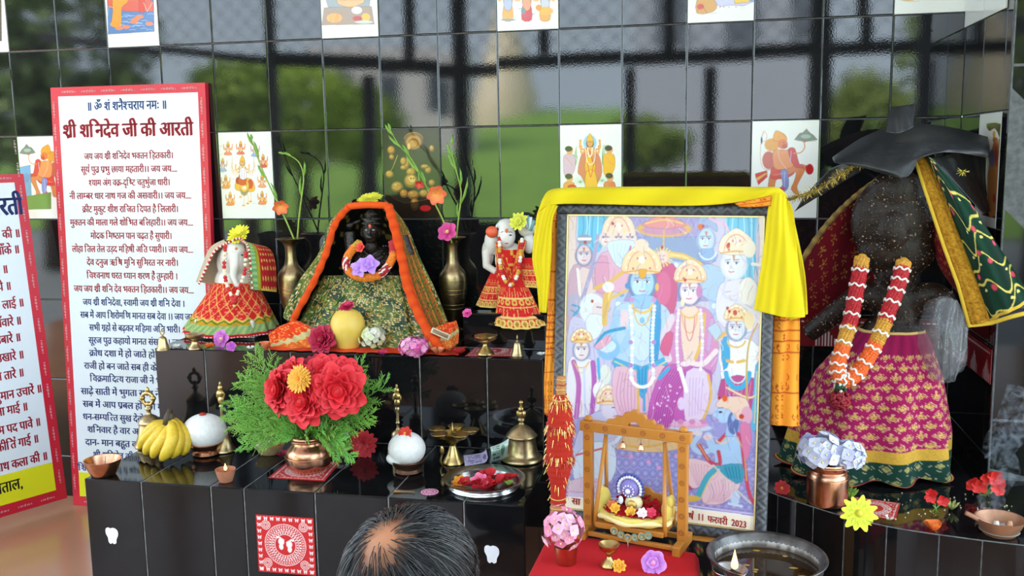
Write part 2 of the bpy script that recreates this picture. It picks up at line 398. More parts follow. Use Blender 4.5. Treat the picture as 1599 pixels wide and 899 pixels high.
# ================================================================== THE SETTING
FL = -.04; LOW = .365; UPP = .640; ROWZ = 1.32      # floor, lower altar top, upper altar top, a tile joint of the wall
YL, YU = -.84, -.41                                 # fronts of the lower and the upper altar
def structure(o): o['kind'] = 'structure'; return o
trng = random.Random(3)
def tiles(g, o, e1, e2, us, vs, gap=.0028, tilt=.0016, depth=.004, skip=()):
    """glazed tiles with soft edges, each laid very slightly out of true"""
    o, e1, e2 = Vector(o), Vector(e1), Vector(e2); n = e1.cross(e2); b = .0022
    for i in range(len(us)-1):
        for j in range(len(vs)-1):
            if (i, j) in skip: continue
            u0, u1, v0, v1 = us[i]+gap/2, us[i+1]-gap/2, vs[j]+gap/2, vs[j+1]-gap/2
            tu, tv = trng.gauss(0, tilt), trng.gauss(0, tilt); uc, vc = (u0+u1)/2, (v0+v1)/2
            P = lambda u, v, h: o+e1*u+e2*v+n*(h+(u-uc)*tu+(v-vc)*tv)
            q = [P(u0, v0, -depth), P(u1, v0, -depth), P(u1, v1, -depth), P(u0, v1, -depth), P(u0, v0, -b*.6), P(u1, v0, -b*.6), P(u1, v1, -b*.6), P(u0, v1, -b*.6),
                 P(u0+b, v0+b, 0), P(u1-b, v0+b, 0), P(u1-b, v1-b, 0), P(u0+b, v1-b, 0)]
            f = [(8, 9, 10, 11)]+[(k, (k+1) % 4, (k+1) % 4+4, k+4) for k in range(4)]+[(k+4, (k+1) % 4+4, (k+1) % 4+8, k+8) for k in range(4)]
            g.add(q, f)
def two_mat(o, m2, first):   # polygons from index `first` on take the second material
    o.data.materials.append(m2)
    for p in o.data.polygons[first:]: p.material_index = 1
    return o
ROWS = [ROWZ-.3*k for k in (5, 4, 3, 2, 1, 0, -1, -2, -3, -4, -5, -6)]; ROWS[0] = -.06
# back wall: columns of .2 m, joint number i stands at x = .2 i
US = [.2*i for i in range(-10, 17)]; US[-1] = 3.202
PICT = {(2, 7): 1, (6, 7): 1, (9, 7): 1, (12, 7): 1, (15, 7): 1, (0, 5): 1, (4, 5): 1, (7, 5): 1, (10, 5): 1, (13, 5): 1, (-1, 7): 1}   # column, row of printed tiles (row 5 = 1.02..1.32)
skip = {(c+10, r-1) for (c, r) in PICT}
def wall(name, o, e1, e2, us, vs, skip=(), m=BLACKTILE, gm=GROUT):
    g = G(); tiles(g, o, e1, e2, us, vs, skip=skip); nf = len(g.F)
    O, a, b = Vector(o), Vector(e1), Vector(e2); n = a.cross(b)
    P = lambda u, v, h: O+a*u+b*v+n*h
    q = [P(us[0], vs[0], -.0021), P(us[-1], vs[0], -.0021), P(us[-1], vs[-1], -.0021), P(us[0], vs[-1], -.0021)]
    q += [v-n*.1 for v in q]
    g.add(q, [(0, 1, 2, 3), (7, 6, 5, 4), (0, 4, 5, 1), (1, 5, 6, 2), (2, 6, 7, 3), (3, 7, 4, 0)])
    o_ = g.build(name, m, smooth=False); return structure(two_mat(o_, gm, nf))
# ROWS index: rows r between ROWS[r-1] and ROWS[r] -> row 5 is ROWS[4]..ROWS[5] (1.02..1.32)
wall('wall_back', (0, 0, 0), (1, 0, 0), (0, 0, 1), US, ROWS, skip={(c+10, r-1) for (c, r) in PICT})
wall('wall_right', (3.2, 0, 0), (0, -1, 0), (0, 0, 1), [0, .2, .4, .45], ROWS, skip={(1, 4)})
PR = [-.06, .225, .525, .825, 1.125, 1.43, 1.73, 2.03, 2.33, 2.63, 2.93, 3.2]
wall('wall_pier', (3.2, -.45, 0), (1, 0, 0), (0, 0, 1), [.003, .2, .4, .6, .8], PR, m=SLABTILE, gm=GROUTL)
FLOORM = mat('polished_red_floor', (.42, .19, .115), .16, noise=(2.2, .55, (.48, .26, .15)), bump=(18, .05, .002))
structure(G().box((1.6, -2.1, FL-.06), (8.4, 4.4, .12)).build('floor', FLOORM, smooth=False))
structure(G().box((1.6, -2.1, 3.25), (8.4, 4.5, .1)).build('ceiling', mat('ceiling_paint', (.55, .56, .57), .8, noise=(4, .3, (.48, .48, .5))), smooth=False))
# thin red printed border strip around the foot of the niche
def border(P, u0, u1, name):
    p = Pic(P, u0, 0, u1, .092, .0016, C(118, 14, 26)); p.map = lambda x, y: (x, y)
    def seg(a, b, wd, c):
        m = ((p.X >= min(a[0], b[0])-wd/2) & (p.X <= max(a[0], b[0])+wd/2) & (p.Y >= min(a[1], b[1])-wd/2) & (p.Y <= max(a[1], b[1])+wd/2)); p._mix(m.astype(np.float32), c)
    wh = C(205, 190, 190); x = u0+.01; k = 0
    while x < u1:
        ph = k % 13; hgt = [.02, .03, .042, .052, .042, .03, .02, 0, 0, .0, 0, 0, 0][ph]
        if hgt: seg((x, .004), (x, .004+hgt), .0042, wh)
        x += .0092; k += 1
    for i in range(int((u1-u0)/.016)): p._mix(((np.abs(p.X-u0-.016*i)/.006)**2+((p.Y-.079)/.0026)**2 < 1).astype(np.float32), wh)
    return structure(p.build(name, PRINT, thick=.002))
border(Plane((2.56, -.003, .618), (1, 0, 0), (0, 0, 1)), 0, .633, 'trim_niche_strip')
border(Plane((3.1965, -.008, .618), (0, -1, 0), (0, 0, 1)), 0, .435, 'trim_niche_side_strip')
# ------------------------------------------------------------------ stepped altar
LX = [WZ(p, 750+(p-130)*37/690., LOW).x for p in (130, 228.5, 337.5, 389.5, 500, 616, 735.4)]
LX = [.800, .974, 1.181, 1.277, 1.478, 1.679, 1.879, 2.036]
def block(name, x0, x1, y0, y1, z0, z1, xs, label, rows=None, grout=GROUTL, vs=None):
    g = G(); zs = vs or [z0, z1]
    e = .001
    tiles(g, (0, y0, 0), (1, 0, 0), (0, 0, 1), xs, zs, tilt=.0008)
    tiles(g, (0, y0, z1), (1, 0, 0), (0, 1, 0), xs, [0, y1-y0], tilt=.0006)
    tiles(g, (x1, y0, 0), (0, 1, 0), (0, 0, 1), [0, .2, y1-y0] if y1-y0 > .25 else [0, y1-y0], zs, tilt=.0008)
    tiles(g, (x0, y1, 0), (0, -1, 0), (0, 0, 1), [0, .2, y1-y0] if y1-y0 > .25 else [0, y1-y0], zs, tilt=.0008)
    nf = len(g.F); d = .0016
    g.box(((x0+x1)/2, (y0+y1)/2, (z0+z1)/2-d/2), (x1-x0-2*d, y1-y0-2*d, z1-z0-d))
    o = g.build(name, SLABTILE, smooth=False); two_mat(o, grout, nf); return tag(o, label, 'altar')
block('altar_step', LX[0], LX[-1], YL, -.002, FL, LOW, LX, 'low black tiled altar step at the front, holding the bananas and copper pot', vs=[FL+.001, .062, LOW])
UX = [.764, .936, 1.135, 1.224, 1.434, 1.637, 1.843, 2.012]
block('altar_shelf', UX[0], UX[-1], YU, -.002, LOW+.0005, UPP, UX, 'upper black tiled altar step against the wall, holding the dressed idols')
# small tiled plinth under the white idol
_p = WZ(716, 543, UPP); PLX0, PLX1, PLY, PLZ = 1.735, 1.996, -.27, .748
block('idol_plinth', PLX0, PLX1, PLY, -.003, UPP+.0005, PLZ, [PLX0, PLX1], 'small black tiled plinth under the white marble idol in the red dress')
# rounded pedestal on the right
PEDC = [(2.40, -.10), (2.46, -.36), (2.54, -.52), (2.641, -.642), (2.722, -.715), (2.801, -.775), (2.908, -.829), (3.04, -.862), (3.17, -.884), (3.36, -.90), (3.6, -.905)]
def pedestal():
    g = G(); F3 = [Vector((*p, 0)) for p in PEDC]; pts = [cat(F3, i/60) for i in range(61)]
    # vertical strips of tile along the curve
    L = [0.0]
    for i in range(60): L.append(L[-1]+(pts[i+1]-pts[i]).length)
    def at(s):
        for i in range(60):
            if L[i+1] >= s: return pts[i].lerp(pts[i+1], (s-L[i])/(L[i+1]-L[i]))
        return pts[-1]
    cuts = [0.0]; marks = [WZ(x, y, LOW) for x, y in ((1215, 772), (1236, 781), (1272, 793), (1322, 808), (1385, 820), (1460, 831), (1536, 841))]
    for m_ in marks: cuts.append(min(L, key=lambda s: (at(s)-Vector((m_.x, m_.y, 0))).length))
    cuts += [cuts[-1]+.2, L[-1]]; cuts = sorted(set([0, .12, .24, .36]+cuts[1:])); cuts = [c for k, c in enumerate(cuts) if k == 0 or c-cuts[k-1] > .02]
    for k in range(len(cuts)-1):
        n = max(1, int((cuts[k+1]-cuts[k])/.02)); a = [at(cuts[k]+.0014+(cuts[k+1]-cuts[k]-.0028)*i/n) for i in range(n+1)]
        for z0, z1 in ((FL+.002, .063), (.066, LOW-.003)):
            q = [Vector((p.x, p.y, z0)) for p in a]+[Vector((p.x, p.y, z1)) for p in a]
            g.add(q, [(i, i+1, n+2+i, n+1+i) for i in range(n)])
    top = [Vector((p.x, p.y, LOW)) for p in pts]; back = [Vector((3.19, -.012, LOW)), Vector((2.41, -.012, LOW))]
    rim = top+[Vector((3.6, -.455, LOW)), Vector((3.19, -.455, LOW))]+back
    g.add(rim, [tuple(range(len(rim)))])
    nf = len(g.F)
    core = [v+Vector((.0, .003, 0)) for v in rim]; n = len(core)
    g.add([Vector((v.x, v.y, FL+.001)) for v in core]+[Vector((v.x, v.y, LOW-.0015)) for v in core], [(i, (i+1) % n, (i+1) % n+n, i+n) for i in range(n)]+[tuple(range(n, 2*n))])
    o = g.build('statue_pedestal', SLABTILE, smooth=False); two_mat(o, GROUTL, nf)
    tag(o, 'rounded black tiled pedestal on the right, under the dark stone statue', 'altar')
pedestal()
# ------------------------------------------------------------------ what stands outside the open front (seen as reflections in the glaze)
def V_(px, py, D): p = W(px, py, D); return Vector((p.x, -p.y, p.z))   # where the thing must stand to be mirrored at that place in the wall
IRON = mat('painted_iron', (.03, .03, .033), .5, noise=(20, .4, (.05, .045, .04)))
def post(px, D, wd, z0, z1, label, name='iron_post', cat_='post', group=None):
    p = V_(px, 200, D); o = G().box((0, 0, (z0+z1)/2), (wd, wd, z1-z0), bev=.006).build(name, IRON, smooth=False); o.location = (p.x, p.y, 0); return tag(o, label, cat_, group)
BZ = V_(720, 104, 4.0).z
post(575, 4.0, .09, 0, BZ-.05, 'dark square iron post left of the garden view, mirrored in the wall tiles')
post(722, 4.0, .105, 0, 3.19, 'thick dark iron corner post in front of the lawn, mirrored in the wall tiles')
post(428, 4.0, .085, 0, 3.19, 'dark iron post before the bushy tree, mirrored left in the wall tiles')
post(985, 4.0, .075, 0, BZ-.05, 'thin dark iron post to the right of the stone spire, mirrored in the wall tiles')
post(1108, 4.0, .09, 0, BZ-.05, 'dark iron post right of the middle, mirrored above the framed poster')
post(1276, 3.9, .14, 0, 3.19, 'widest dark iron post, mirrored near the right end of the wall')
post(1446, 3.6, .12, 0, 3.19, 'dark iron post at the far right, mirrored above the statue veil')
for k, px in enumerate((640, 845, 1047, 1350)):
    p = V_(px, 50, 4.0); G().box
    o = G().box((p.x, p.y, (BZ+.06+3.19)/2), (.08, .05, 3.19-BZ-.06)).build('iron_mullion', IRON, smooth=False)
    tag(o, ['first short iron mullion above the long beam, left of the spire', 'second short iron mullion above the long beam, over the spire', 'third short iron mullion above the long beam, right of the spire', 'fourth short iron mullion above the long beam, near the right end'][k], 'mullion')
def beam(a, b, th, label):
    d = b-a; q = Vector((-d.y, d.x, 0)).normalized()*th*.5; up = Vector((0, 0, th*.5))
    vs = [p+s*q+t*up for p in (a, b) for s in (-1, 1) for t in (-1, 1)]
    o = G().add(vs, [(0, 1, 3, 2), (4, 6, 7, 5), (0, 4, 5, 1), (2, 3, 7, 6), (0, 2, 6, 4), (1, 5, 7, 3)]).build('iron_beam', IRON, smooth=False); return tag(o, label, 'beam')
a, b, c_ = V_(430, 96, 3.7), V_(712, 104, 4.0), V_(1590, 62, 4.0)
beam(a, b, .1, 'dark iron cross beam at the left of the open front, mirrored in the wall tiles')
beam(V_(733, 104, 4.0), c_, .09, 'long dark iron cross beam of the open front, mirrored in the wall tiles')
beam(V_(60, 60, 3.4), V_(420, 96, 3.66), .06, 'thin iron cross beam at the far left, mirrored above the sign boards')
for a, b, z1, nm in ((505, 978, .70, 'trim_parapet'), (988, 1290, 1.05, 'trim_counter')):
    A_, B_ = V_(a, 340, 4.0), V_(b, 340, 4.0)
    structure(G().box(((A_.x+B_.x)/2, -4.22, z1/2-.02), (B_.x-A_.x, .12, z1+.04)).build(nm, mat('dark_stained_panel', (.03, .024, .022), .6, noise=(6, .5, (.05, .04, .035))), smooth=False))
GREEN = mat('tree_foliage', attr=True, rough=.7, noise=(6, .4, (.16, .28, .05)))
GRASS = mat('lawn', (.26, .45, .06), .8, noise=(1.5, .6, (.15, .30, .05)), bump=(30, .5, .03))
PAVE = mat('pale_paving', (.27, .28, .28), .6, noise=(.8, .5, (.20, .21, .21)))
structure(G().box((0, -24.4, -.24), (70, 40, .2)).build('ground', PAVE, smooth=False))
def hill(name, y0, y1, h0, h1, x0, x1, m, seed=1):
    q = random.Random(seed); ph = [q.uniform(0, 6) for _ in range(6)]
    def f(u, v):
        x = x0+(x1-x0)*u; y = y0+(y1-y0)*v; return Vector((x, y, h0+(h1-h0)*(v**.8)*(1+.18*math.sin(x*.25+ph[0])+.1*math.sin(x*.7+ph[1]))))
    return structure(G().grid(f, 40, 14).build(name, m))
hill('lawn', -13, -34, -.11, 2.7, -40, 40, GRASS)
def tree(px, py, D, rx, rz, c, label, seed, name='tree'):
    q = random.Random(seed); p = V_(px, py, D); e = empty(name, (p.x, p.y, 0), label, 'tree')
    t = G(C(70, 55, 40)).tube([(0, 0, -.1), (.05, 0, p.z*.5), (0, .05, p.z)], [.14, .11, .06], 8).build('trunk', PAINT, e)
    g = G()
    for k in range(150):
        a, b, r = q.uniform(0, 6.28), q.uniform(-1, 1), q.uniform(.55, 1.0)**.5
        o = Vector((math.cos(a)*math.sqrt(1-b*b)*rx*r, math.sin(a)*math.sqrt(1-b*b)*rx*r, p.z+b*rz*r))
        for _ in range(26):
            d = Vector((q.gauss(0, 1), q.gauss(0, 1), q.gauss(0, 1))).normalized(); w_ = o+d*q.uniform(0, .34*rx)
            s1 = Vector((q.gauss(0, 1), q.gauss(0, 1), q.gauss(0, 1))).normalized()*.09*rx; s2 = s1.cross(d).normalized()*.05*rx
            g.add([w_-s1, w_+s2, w_+s1, w_-s2], [(0, 1, 2, 3)], jit(c, .35))
    g.build('foliage', GREEN, e, smooth=False)
tree(60, 60, 7, 1.25, 1.6, C(112, 130, 75), 'big dark green tree at the far left, mirrored above the sign boards', 1)
tree(378, 150, 8, .6, .4, C(175, 200, 80), 'round bush beside the left iron post, mirrored over the first idol', 2, 'bush')
tree(466, 180, 10.5, .75, .8, C(185, 210, 70), 'bright green bush mirrored left of the stone spire', 3, 'bush')
tree(560, 195, 15, .9, .7, C(140, 165, 45), 'low green bush mirrored above the black stone idol', 4, 'bush')
tree(1010, 222, 11, .6, .3, C(135, 155, 60), 'low shrub mirrored right of the stone spire', 5, 'bush')
tree(1350, 185, 9, .55, .5, C(150, 165, 80), 'olive green bush mirrored above the statue veil', 6, 'bush')
tree(1590, 60, 7, .9, 1.0, C(140, 160, 60), 'yellow green tree mirrored in the pier tiles', 8)
# a pale stone spire and a washed house beyond the lawn
_p = V_(785, 160, 32); g = G(C(235, 215, 185))
g.lathe([(1.15, -.5), (1.15, _p.z+.2), (1.0, _p.z+.5), (.85, _p.z+1.2), (.55, _p.z+2.2), (.22, _p.z+2.9), (.26, _p.z+3.0), (.05, _p.z+3.5)], 12)
tag(g.build('temple_spire', PAINT, loc=(_p.x, _p.y, 0)), 'pale stone temple spire rising beyond the lawn, mirrored in the wall', 'tower')
_p = V_(610, 150, 22); e = empty('house', (_p.x, _p.y, 0), 'pinkish white plastered house mirrored above the dark gold tile', 'building')
G(C(206, 196, 200)).box((0, 0, 1.9), (4.6, .6, 4.4)).build('wall', PAINT, e, smooth=False)
for k in (-1.4, .1, 1.5): G(C(70, 75, 85)).box((k, .31, 2.9), (.6, .04, 1.0)).build('window', GLOSS, e, smooth=False)
_a, _b = V_(992, 200, 13), V_(1284, 200, 13); e = empty('boundary_building', ((_a.x+_b.x)/2, -13.0, 0), 'plain grey rendered building beyond the lawn, mirrored above the framed poster', 'building')
G(C(196, 200, 208)).box((0, -1, 2.6), (_b.x-_a.x, 2.0, 5.8)).build('wall', PAINT, e, smooth=False)
for k in (-.9, .2, 1.2): G(C(120, 126, 134)).box((k, .012, 3.4), (.5, .03, .9)).build('window', GLOSS, e, smooth=False)
# diamond wire mesh above the beam
def wire_mesh():
    g = G(C(90, 94, 100)); z0, z1 = BZ+.08, 3.18; n = 52; x0, x1 = -2.2, 5.6; y = -4.07; s = .15
    k = x0-(z1-z0)
    while k < x1:
        for sg in (1, -1):
            a = Vector((k if sg > 0 else k+(z1-z0), y, z0)); b = Vector((k+(z1-z0) if sg > 0 else k, y, z1)); g.tube([a, b], .0038, 3, cap=False)
        k += s
    tag(g.build('wire_mesh', PAINT), 'diamond wire mesh above the long beam of the open front', 'mesh screen')
wire_mesh()
# ================================================================== PRINTED TILES ON THE WALL
PW = Plane((0, 0, 0), (1, 0, 0), (0, 0, 1))
OFFW = C(226, 225, 219); SKIN = C(222, 150, 95); ORG = C(222, 120, 45); RED = C(200, 50, 45); GOLD = C(225, 165, 60); BLUE = C(90, 125, 180); DK = C(90, 55, 40); GRY = C(130, 130, 120)
def tile_pic(c, r, bg=OFFW, zoom=None, mirror=None, P=PW, u0=None, v0=None, u1=None, v1=None):
    v0_ = ROWS[r-1] if v0 is None else v0; v1_ = ROWS[r] if v1 is None else v1; u0_ = .2*c if u0 is None else u0; u1_ = .2*c+.2 if u1 is None else u1
    if r == 7 and P is PW: v1_ = v0_+.3
    p = Pic(P, u0_+.0014, v0_+.0014, u1_-.0014, v1_-.0014, .0014, bg)
    p.outline = (C(110, 60, 35), .55, .0016)
    if zoom:
        zx, zy, k = zoom; p.map = lambda x, y: P.uv(zx+x/k, zy+y/k)
        if mirror is not None: p.map = lambda x, y: (mirror-P.uv(zx+x/k, zy+y/k)[0], P.uv(zx+x/k, zy+y/k)[1])
    return p
def finish(p, label, name='picture_tile', h=.0008):
    return tag(p.build(name, PICTILE, thick=.0045, h=h), label, 'picture tile')
def figure(p, x, y, s, skin, robe, crown=GOLD, hair=DK, arms=2, halo=None, seat=False, robe2=None):
    """a standing or seated figure, head centre (x,y), head height s, in the print's own units"""
    if halo: p.ell(x, y-.1*s, .95*s, .95*s, halo)
    p.ell(x, y+.1*s, .5*s, .55*s, hair)
    for k in range(arms//2):
        a = .5*k
        for sg in (-1, 1): p.line([(x+sg*.45*s, y+.85*s), (x+sg*(1.1+.15*k)*s, y+(1.3-.6*k)*s), (x+sg*(1.15+.1*k)*s, y+(.5-.75*k)*s)], .26*s, skin, smooth=4); p.ell(x+sg*(1.15+.1*k)*s, y+(.45-.75*k)*s, .17*s, .17*s, skin)
    p.poly([(x-.55*s, y+.65*s), (x+.55*s, y+.65*s), (x+.42*s, y+1.9*s), (x-.42*s, y+1.9*s)], skin, smooth=3)
    if seat: p.poly([(x-1.2*s, y+2.5*s), (x-.4*s, y+1.7*s), (x+.4*s, y+1.7*s), (x+1.2*s, y+2.5*s), (x+.6*s, y+2.8*s), (x-.6*s, y+2.8*s)], robe, smooth=3)
    else: p.poly([(x-.45*s, y+1.7*s), (x+.45*s, y+1.7*s), (x+.62*s, y+3.7*s), (x-.62*s, y+3.7*s)], robe, smooth=3)
    if robe2: p.line([(x-.4*s, y+.7*s), (x+.1*s, y+1.4*s), (x+.35*s, y+2.4*s)], .22*s, robe2, smooth=4)
    p.line([(x-.3*s, y+.65*s), (x-.2*s, y+1.5*s), (x, y+1.8*s), (x+.2*s, y+1.5*s), (x+.3*s, y+.65*s)], .12*s, C(240, 225, 200), smooth=4)
    p.ell(x, y, .38*s, .48*s, skin)
    p.poly([(x-.42*s, y-.25*s), (x-.3*s, y-.75*s), (x, y-1.25*s), (x+.3*s, y-.75*s), (x+.42*s, y-.25*s)], crown, smooth=3)
    for sg in (-1, 1): p.ell(x+sg*.16*s, y-.02*s, .07*s, .045*s, DK)
    p.line([(x-.1*s, y+.24*s), (x+.1*s, y+.24*s)], .06*s, C(170, 60, 50)); p.ell(x, y-.2*s, .05*s, .09*s, RED)
def hanuman(p):
    p.line([(1165, 180), (1140, 240), (1175, 250), (1185, 200), (1155, 180), (1135, 330), (1145, 440), (1180, 475), (1230, 470)], 3.2, C(190, 110, 70), smooth=6)
    p.ell(1145, 245, 7, 28, C(60, 55, 50)); p.ell(1225, 280, 58, 50, C(215, 150, 60)); p.ell(1200, 400, 50, 70, C(190, 95, 75))
    for k, c in ((0, RED), (1, C(222, 160, 60)), (2, RED)): p.poly([(1095+k*8, 505+k*30), (1185, 480+k*14), (1190, 500+k*14), (1100+k*10, 540+k*26)], c)
    p.poly([(1195, 640), (1215, 500), (1290, 480), (1300, 520), (1255, 560), (1240, 645)], C(205, 120, 70), smooth=3)                       # left leg
    p.poly([(1215, 500), (1235, 450), (1380, 440), (1400, 500), (1330, 540), (1220, 545)], C(205, 70, 55), smooth=3)
    p.poly([(1330, 470), (1460, 430), (1485, 470), (1440, 560), (1420, 610), (1440, 665), (1415, 665), (1375, 625), (1400, 560), (1410, 490), (1340, 520)], C(208, 125, 75), smooth=3)   # raised leg
    p.poly([(1235, 330), (1330, 320), (1400, 330), (1400, 440), (1320, 470), (1245, 460)], C(222, 140, 85), smooth=3)                       # torso
    p.poly([(1350, 320), (1405, 310), (1440, 430), (1500, 440), (1550, 470), (1510, 510), (1470, 460), (1400, 450)], C(200, 70, 65), smooth=3)
    p.ell(1520, 470, 30, 42, C(180, 35, 40)); p.line([(1478, 440), (1490, 490)], 5, GOLD)
    p.line([(1395, 345), (1450, 340), (1480, 300), (1475, 255)], 9, C(214, 130, 80), smooth=5); p.ell(1478, 250, 16, 12, C(214, 130, 80))
    p.poly([(1400, 240), (1440, 190), (1465, 185), (1495, 155), (1520, 185), (1550, 205), (1580, 240), (1490, 255)], C(120, 132, 118))
    p.ell(1490, 215, 40, 16, C(160, 170, 155)); p.line([(1420, 250), (1570, 250)], 2, C(160, 110, 70))
    p.ell(1290, 235, 52, 52, C(218, 150, 75)); p.poly([(1235, 225), (1255, 170), (1300, 185), (1340, 225), (1330, 250), (1250, 250)], C(225, 155, 60), smooth=3)
    p.ell(1310, 275, 40, 38, C(214, 120, 70)); p.ell(1325, 290, 22, 18, C(190, 90, 60)); p.line([(1310, 298), (1340, 298)], 1.2, DK); p.ell(1318, 262, 5, 4, DK)
    p.line([(1275, 310), (1310, 350), (1350, 310)], 2.4, GOLD, smooth=5); p.line([(1270, 320), (1290, 400), (1340, 470)], 1.6, C(240, 235, 225), smooth=5)
    p.line([(1375, 330), (1370, 410)], 4, C(190, 195, 220)); p.poly([(1290, 490), (1345, 480), (1355, 600), (1320, 645), (1275, 625), (1310, 590)], C(125, 135, 190), smooth=3)
    p.line([(1325, 490), (1322, 620)], 2.4, C(225, 225, 240)); p.ell(1310, 620, 20, 14, C(200, 80, 90))
    for k in range(5): p.line([(1225+8*k, 515+k), (1290+14*k, 500)], 1, C(240, 150, 110), .7)
p = tile_pic(13, 5, zoom=(960, 170, 4.994)); hanuman(p); finish(p, 'white tile with a monkey god carrying a grey mountain, beside the yellow cloth')
p = tile_pic(0, 5, zoom=(960, 170, 4.994), mirror=2.8); hanuman(p); p.map = lambda x, y: PW.uv(x/2, y/2)
p.poly([(45, 525), (95, 515), (100, 640), (45, 650)], C(95, 150, 190), .9); p.poly([(45, 620), (160, 600), (160, 652), (45, 655)], C(110, 140, 70)); finish(p, 'white printed tile with a mountain bearer, half hidden between the two sign boards')
# goddess on a lion with nine small figures round her
p = tile_pic(4, 5, zoom=(330, 200, 6.42))
for x, y, c, b in ((168, 185, C(225, 125, 105), 0), (295, 180, C(225, 110, 90), 0), (440, 200, C(140, 160, 205), 0), (115, 350, C(150, 165, 205), 0), (520, 310, C(205, 80, 90), 1), (145, 520, C(225, 140, 70), 1), (510, 510, C(230, 150, 110), 0), (190, 690, C(225, 130, 80), 1), (510, 680, C(225, 130, 80), 1)):
    if b: p.ell(x+10, y+55, 42, 26, C(228, 165, 80)); [p.line([(x-22+k*20, y+60), (x-24+k*21, y+108)], 1.6, C(228, 165, 80)) for k in range(4)]
    figure(p, x, y-10, 34, mixc(SKIN, c, .4), c, seat=True, arms=4)
for x, y in ((95, 180), (500, 150), (520, 240), (95, 265), (115, 445), (215, 508), (460, 492), (275, 765), (430, 755), (300, 250)): p.line([(x-14, y), (x+14, y)], .7, DK)
for k in range(4):
    for sg in (-1, 1): p.line([(320+sg*35, 440), (320+sg*(80+10*k), 470-22*k), (320+sg*(120-6*k), 420-40*k)], 3.4, C(216, 140, 75), smooth=5); p.line([(320+sg*(120-6*k), 430-40*k), (320+sg*(128-4*k), 375-38*k)], 1, C(150, 150, 160))
p.poly([(245, 545), (290, 500), (400, 510), (440, 600), (400, 640), (250, 620)], C(226, 165, 62), smooth=3); p.ell(270, 525, 26, 36, C(165, 50, 45)); p.ell(392, 560, 28, 50, C(205, 75, 50)); 
for x0, x1, y1 in ((305, 330, 775), (345, 372, 755), (390, 400, 735), (295, 300, 690)): p.line([(x0, 620), (x1, 690), (x1-3, y1)], 5.2, C(228, 165, 62)); p.ell(x1-6, y1, 16, 9, C(222, 155, 55))
p.ell(332, 590, 46, 88, C(150, 130, 95)); p.ell(332, 575, 44, 62, C(226, 170, 62)); p.ell(332, 598, 20, 18, C(240, 225, 200)); p.ell(318, 562, 6, 5, DK); p.ell(350, 562, 6, 5, DK); p.line([(320, 605), (346, 605)], 1.4, RED)
figure(p, 312, 345, 58, C(228, 170, 105), C(205, 80, 50), hair=C(120, 110, 110)); p.poly([(288, 405), (345, 405), (350, 505), (290, 505)], C(220, 215, 225), smooth=2); p.line([(300, 410), (310, 500)], 2, RED); p.line([(335, 410), (330, 500)], 2, RED)
finish(p, 'white tile of a goddess riding a lion among nine small figures')
# dark tile with a raised looking golden figure
p = tile_pic(7, 5, bg=C(44, 42, 32), zoom=(590, 195, 5.99)); gd = C(176, 128, 60); g2 = C(120, 86, 42); g3 = C(215, 170, 95)
for a in ((335, 150, 82, 80), (335, 160, 66, 62), (335, 170, 50, 46)): p.ell(*a, g2 if a[2] != 66 else gd)
p.ell(330, 175, 42, 34, gd); p.ell(290, 200, 14, 30, g3); p.arc(335, 140, 90, 70, 3.3, 6.1, 2.2, g3)
for x, y, rx, ry in ((125, 235, 36, 40), (130, 300, 24, 24), (110, 460, 38, 34), (260, 360, 36, 56), (310, 440, 44, 40), (310, 520, 64, 66), (180, 580, 56, 52), (240, 400, 30, 20), (245, 640, 40, 40), (330, 650, 60, 40), (430, 640, 44, 36), (345, 740, 40, 60), (470, 420, 30, 34), (505, 540, 30, 30), (505, 220, 22, 30), (440, 390, 40, 20), (240, 340, 30, 40)): p.ell(x, y, rx, ry, g2); p.ell(x-4, y-6, rx*.75, ry*.72, gd); p.ell(x-rx*.25, y-ry*.35, rx*.25, ry*.22, g3, .7)
p.line([(185, 285), (140, 400), (95, 470)], 4.5, gd); p.line([(185, 285), (150, 370)], 2, g3); p.line([(280, 330), (330, 420), (300, 500)], 7, gd, smooth=5)
p.ell(320, 505, 30, 32, g3); p.ell(310, 500, 6, 9, C(60, 40, 25)); p.ell(335, 500, 6, 9, C(60, 40, 25)); p.arc(385, 650, 95, 62, .4, 2.7, 2.6, gd); p.arc(180, 590, 46, 40, .2, 2.9, 2, C(90, 60, 30)); p.line([(130, 575), (225, 560)], 2, C(90, 60, 30))
p.poly([(60, 640), (250, 730), (560, 690), (560, 870), (60, 870)], C(38, 26, 20), .85, smooth=3); p.ell(445, 778, 50, 28, C(190, 35, 38)); p.ell(395, 560, 46, 16, C(150, 50, 35), rot=.5)
finish(p, 'dark printed tile with a golden elephant headed figure, behind the gladiolus stems')
# seated four armed god with attendants
p = tile_pic(10, 5, zoom=(640, 180, 4.994))
for k in range(8): p.line([(1300, 240+10*k), (1280+4*k, 330), (1290, 400)], 2, C(95, 135, 70), smooth=4); p.line([(1510+6*k, 230), (1500, 300+8*k), (1520, 420)], 2, C(95, 140, 75), smooth=4)
p.ell(1405, 215, 52, 62, C(150, 185, 210)); p.poly([(1340, 300), (1400, 255), (1470, 300), (1500, 430), (1470, 520), (1420, 585), (1390, 585), (1340, 480), (1310, 440)], C(206, 110, 90), smooth=3)
figure(p, 1405, 215, 60, C(222, 150, 95), C(226, 160, 50), arms=4, robe2=C(205, 90, 80)); p.poly([(1375, 440), (1445, 440), (1460, 590), (1370, 590)], C(228, 165, 55), smooth=2)
p.line([(1370, 260), (1380, 350), (1408, 385), (1440, 350), (1445, 260)], 4, C(235, 230, 238), smooth=5); p.line([(1385, 370), (1410, 480), (1435, 370)], 5, C(215, 60, 45), smooth=5)
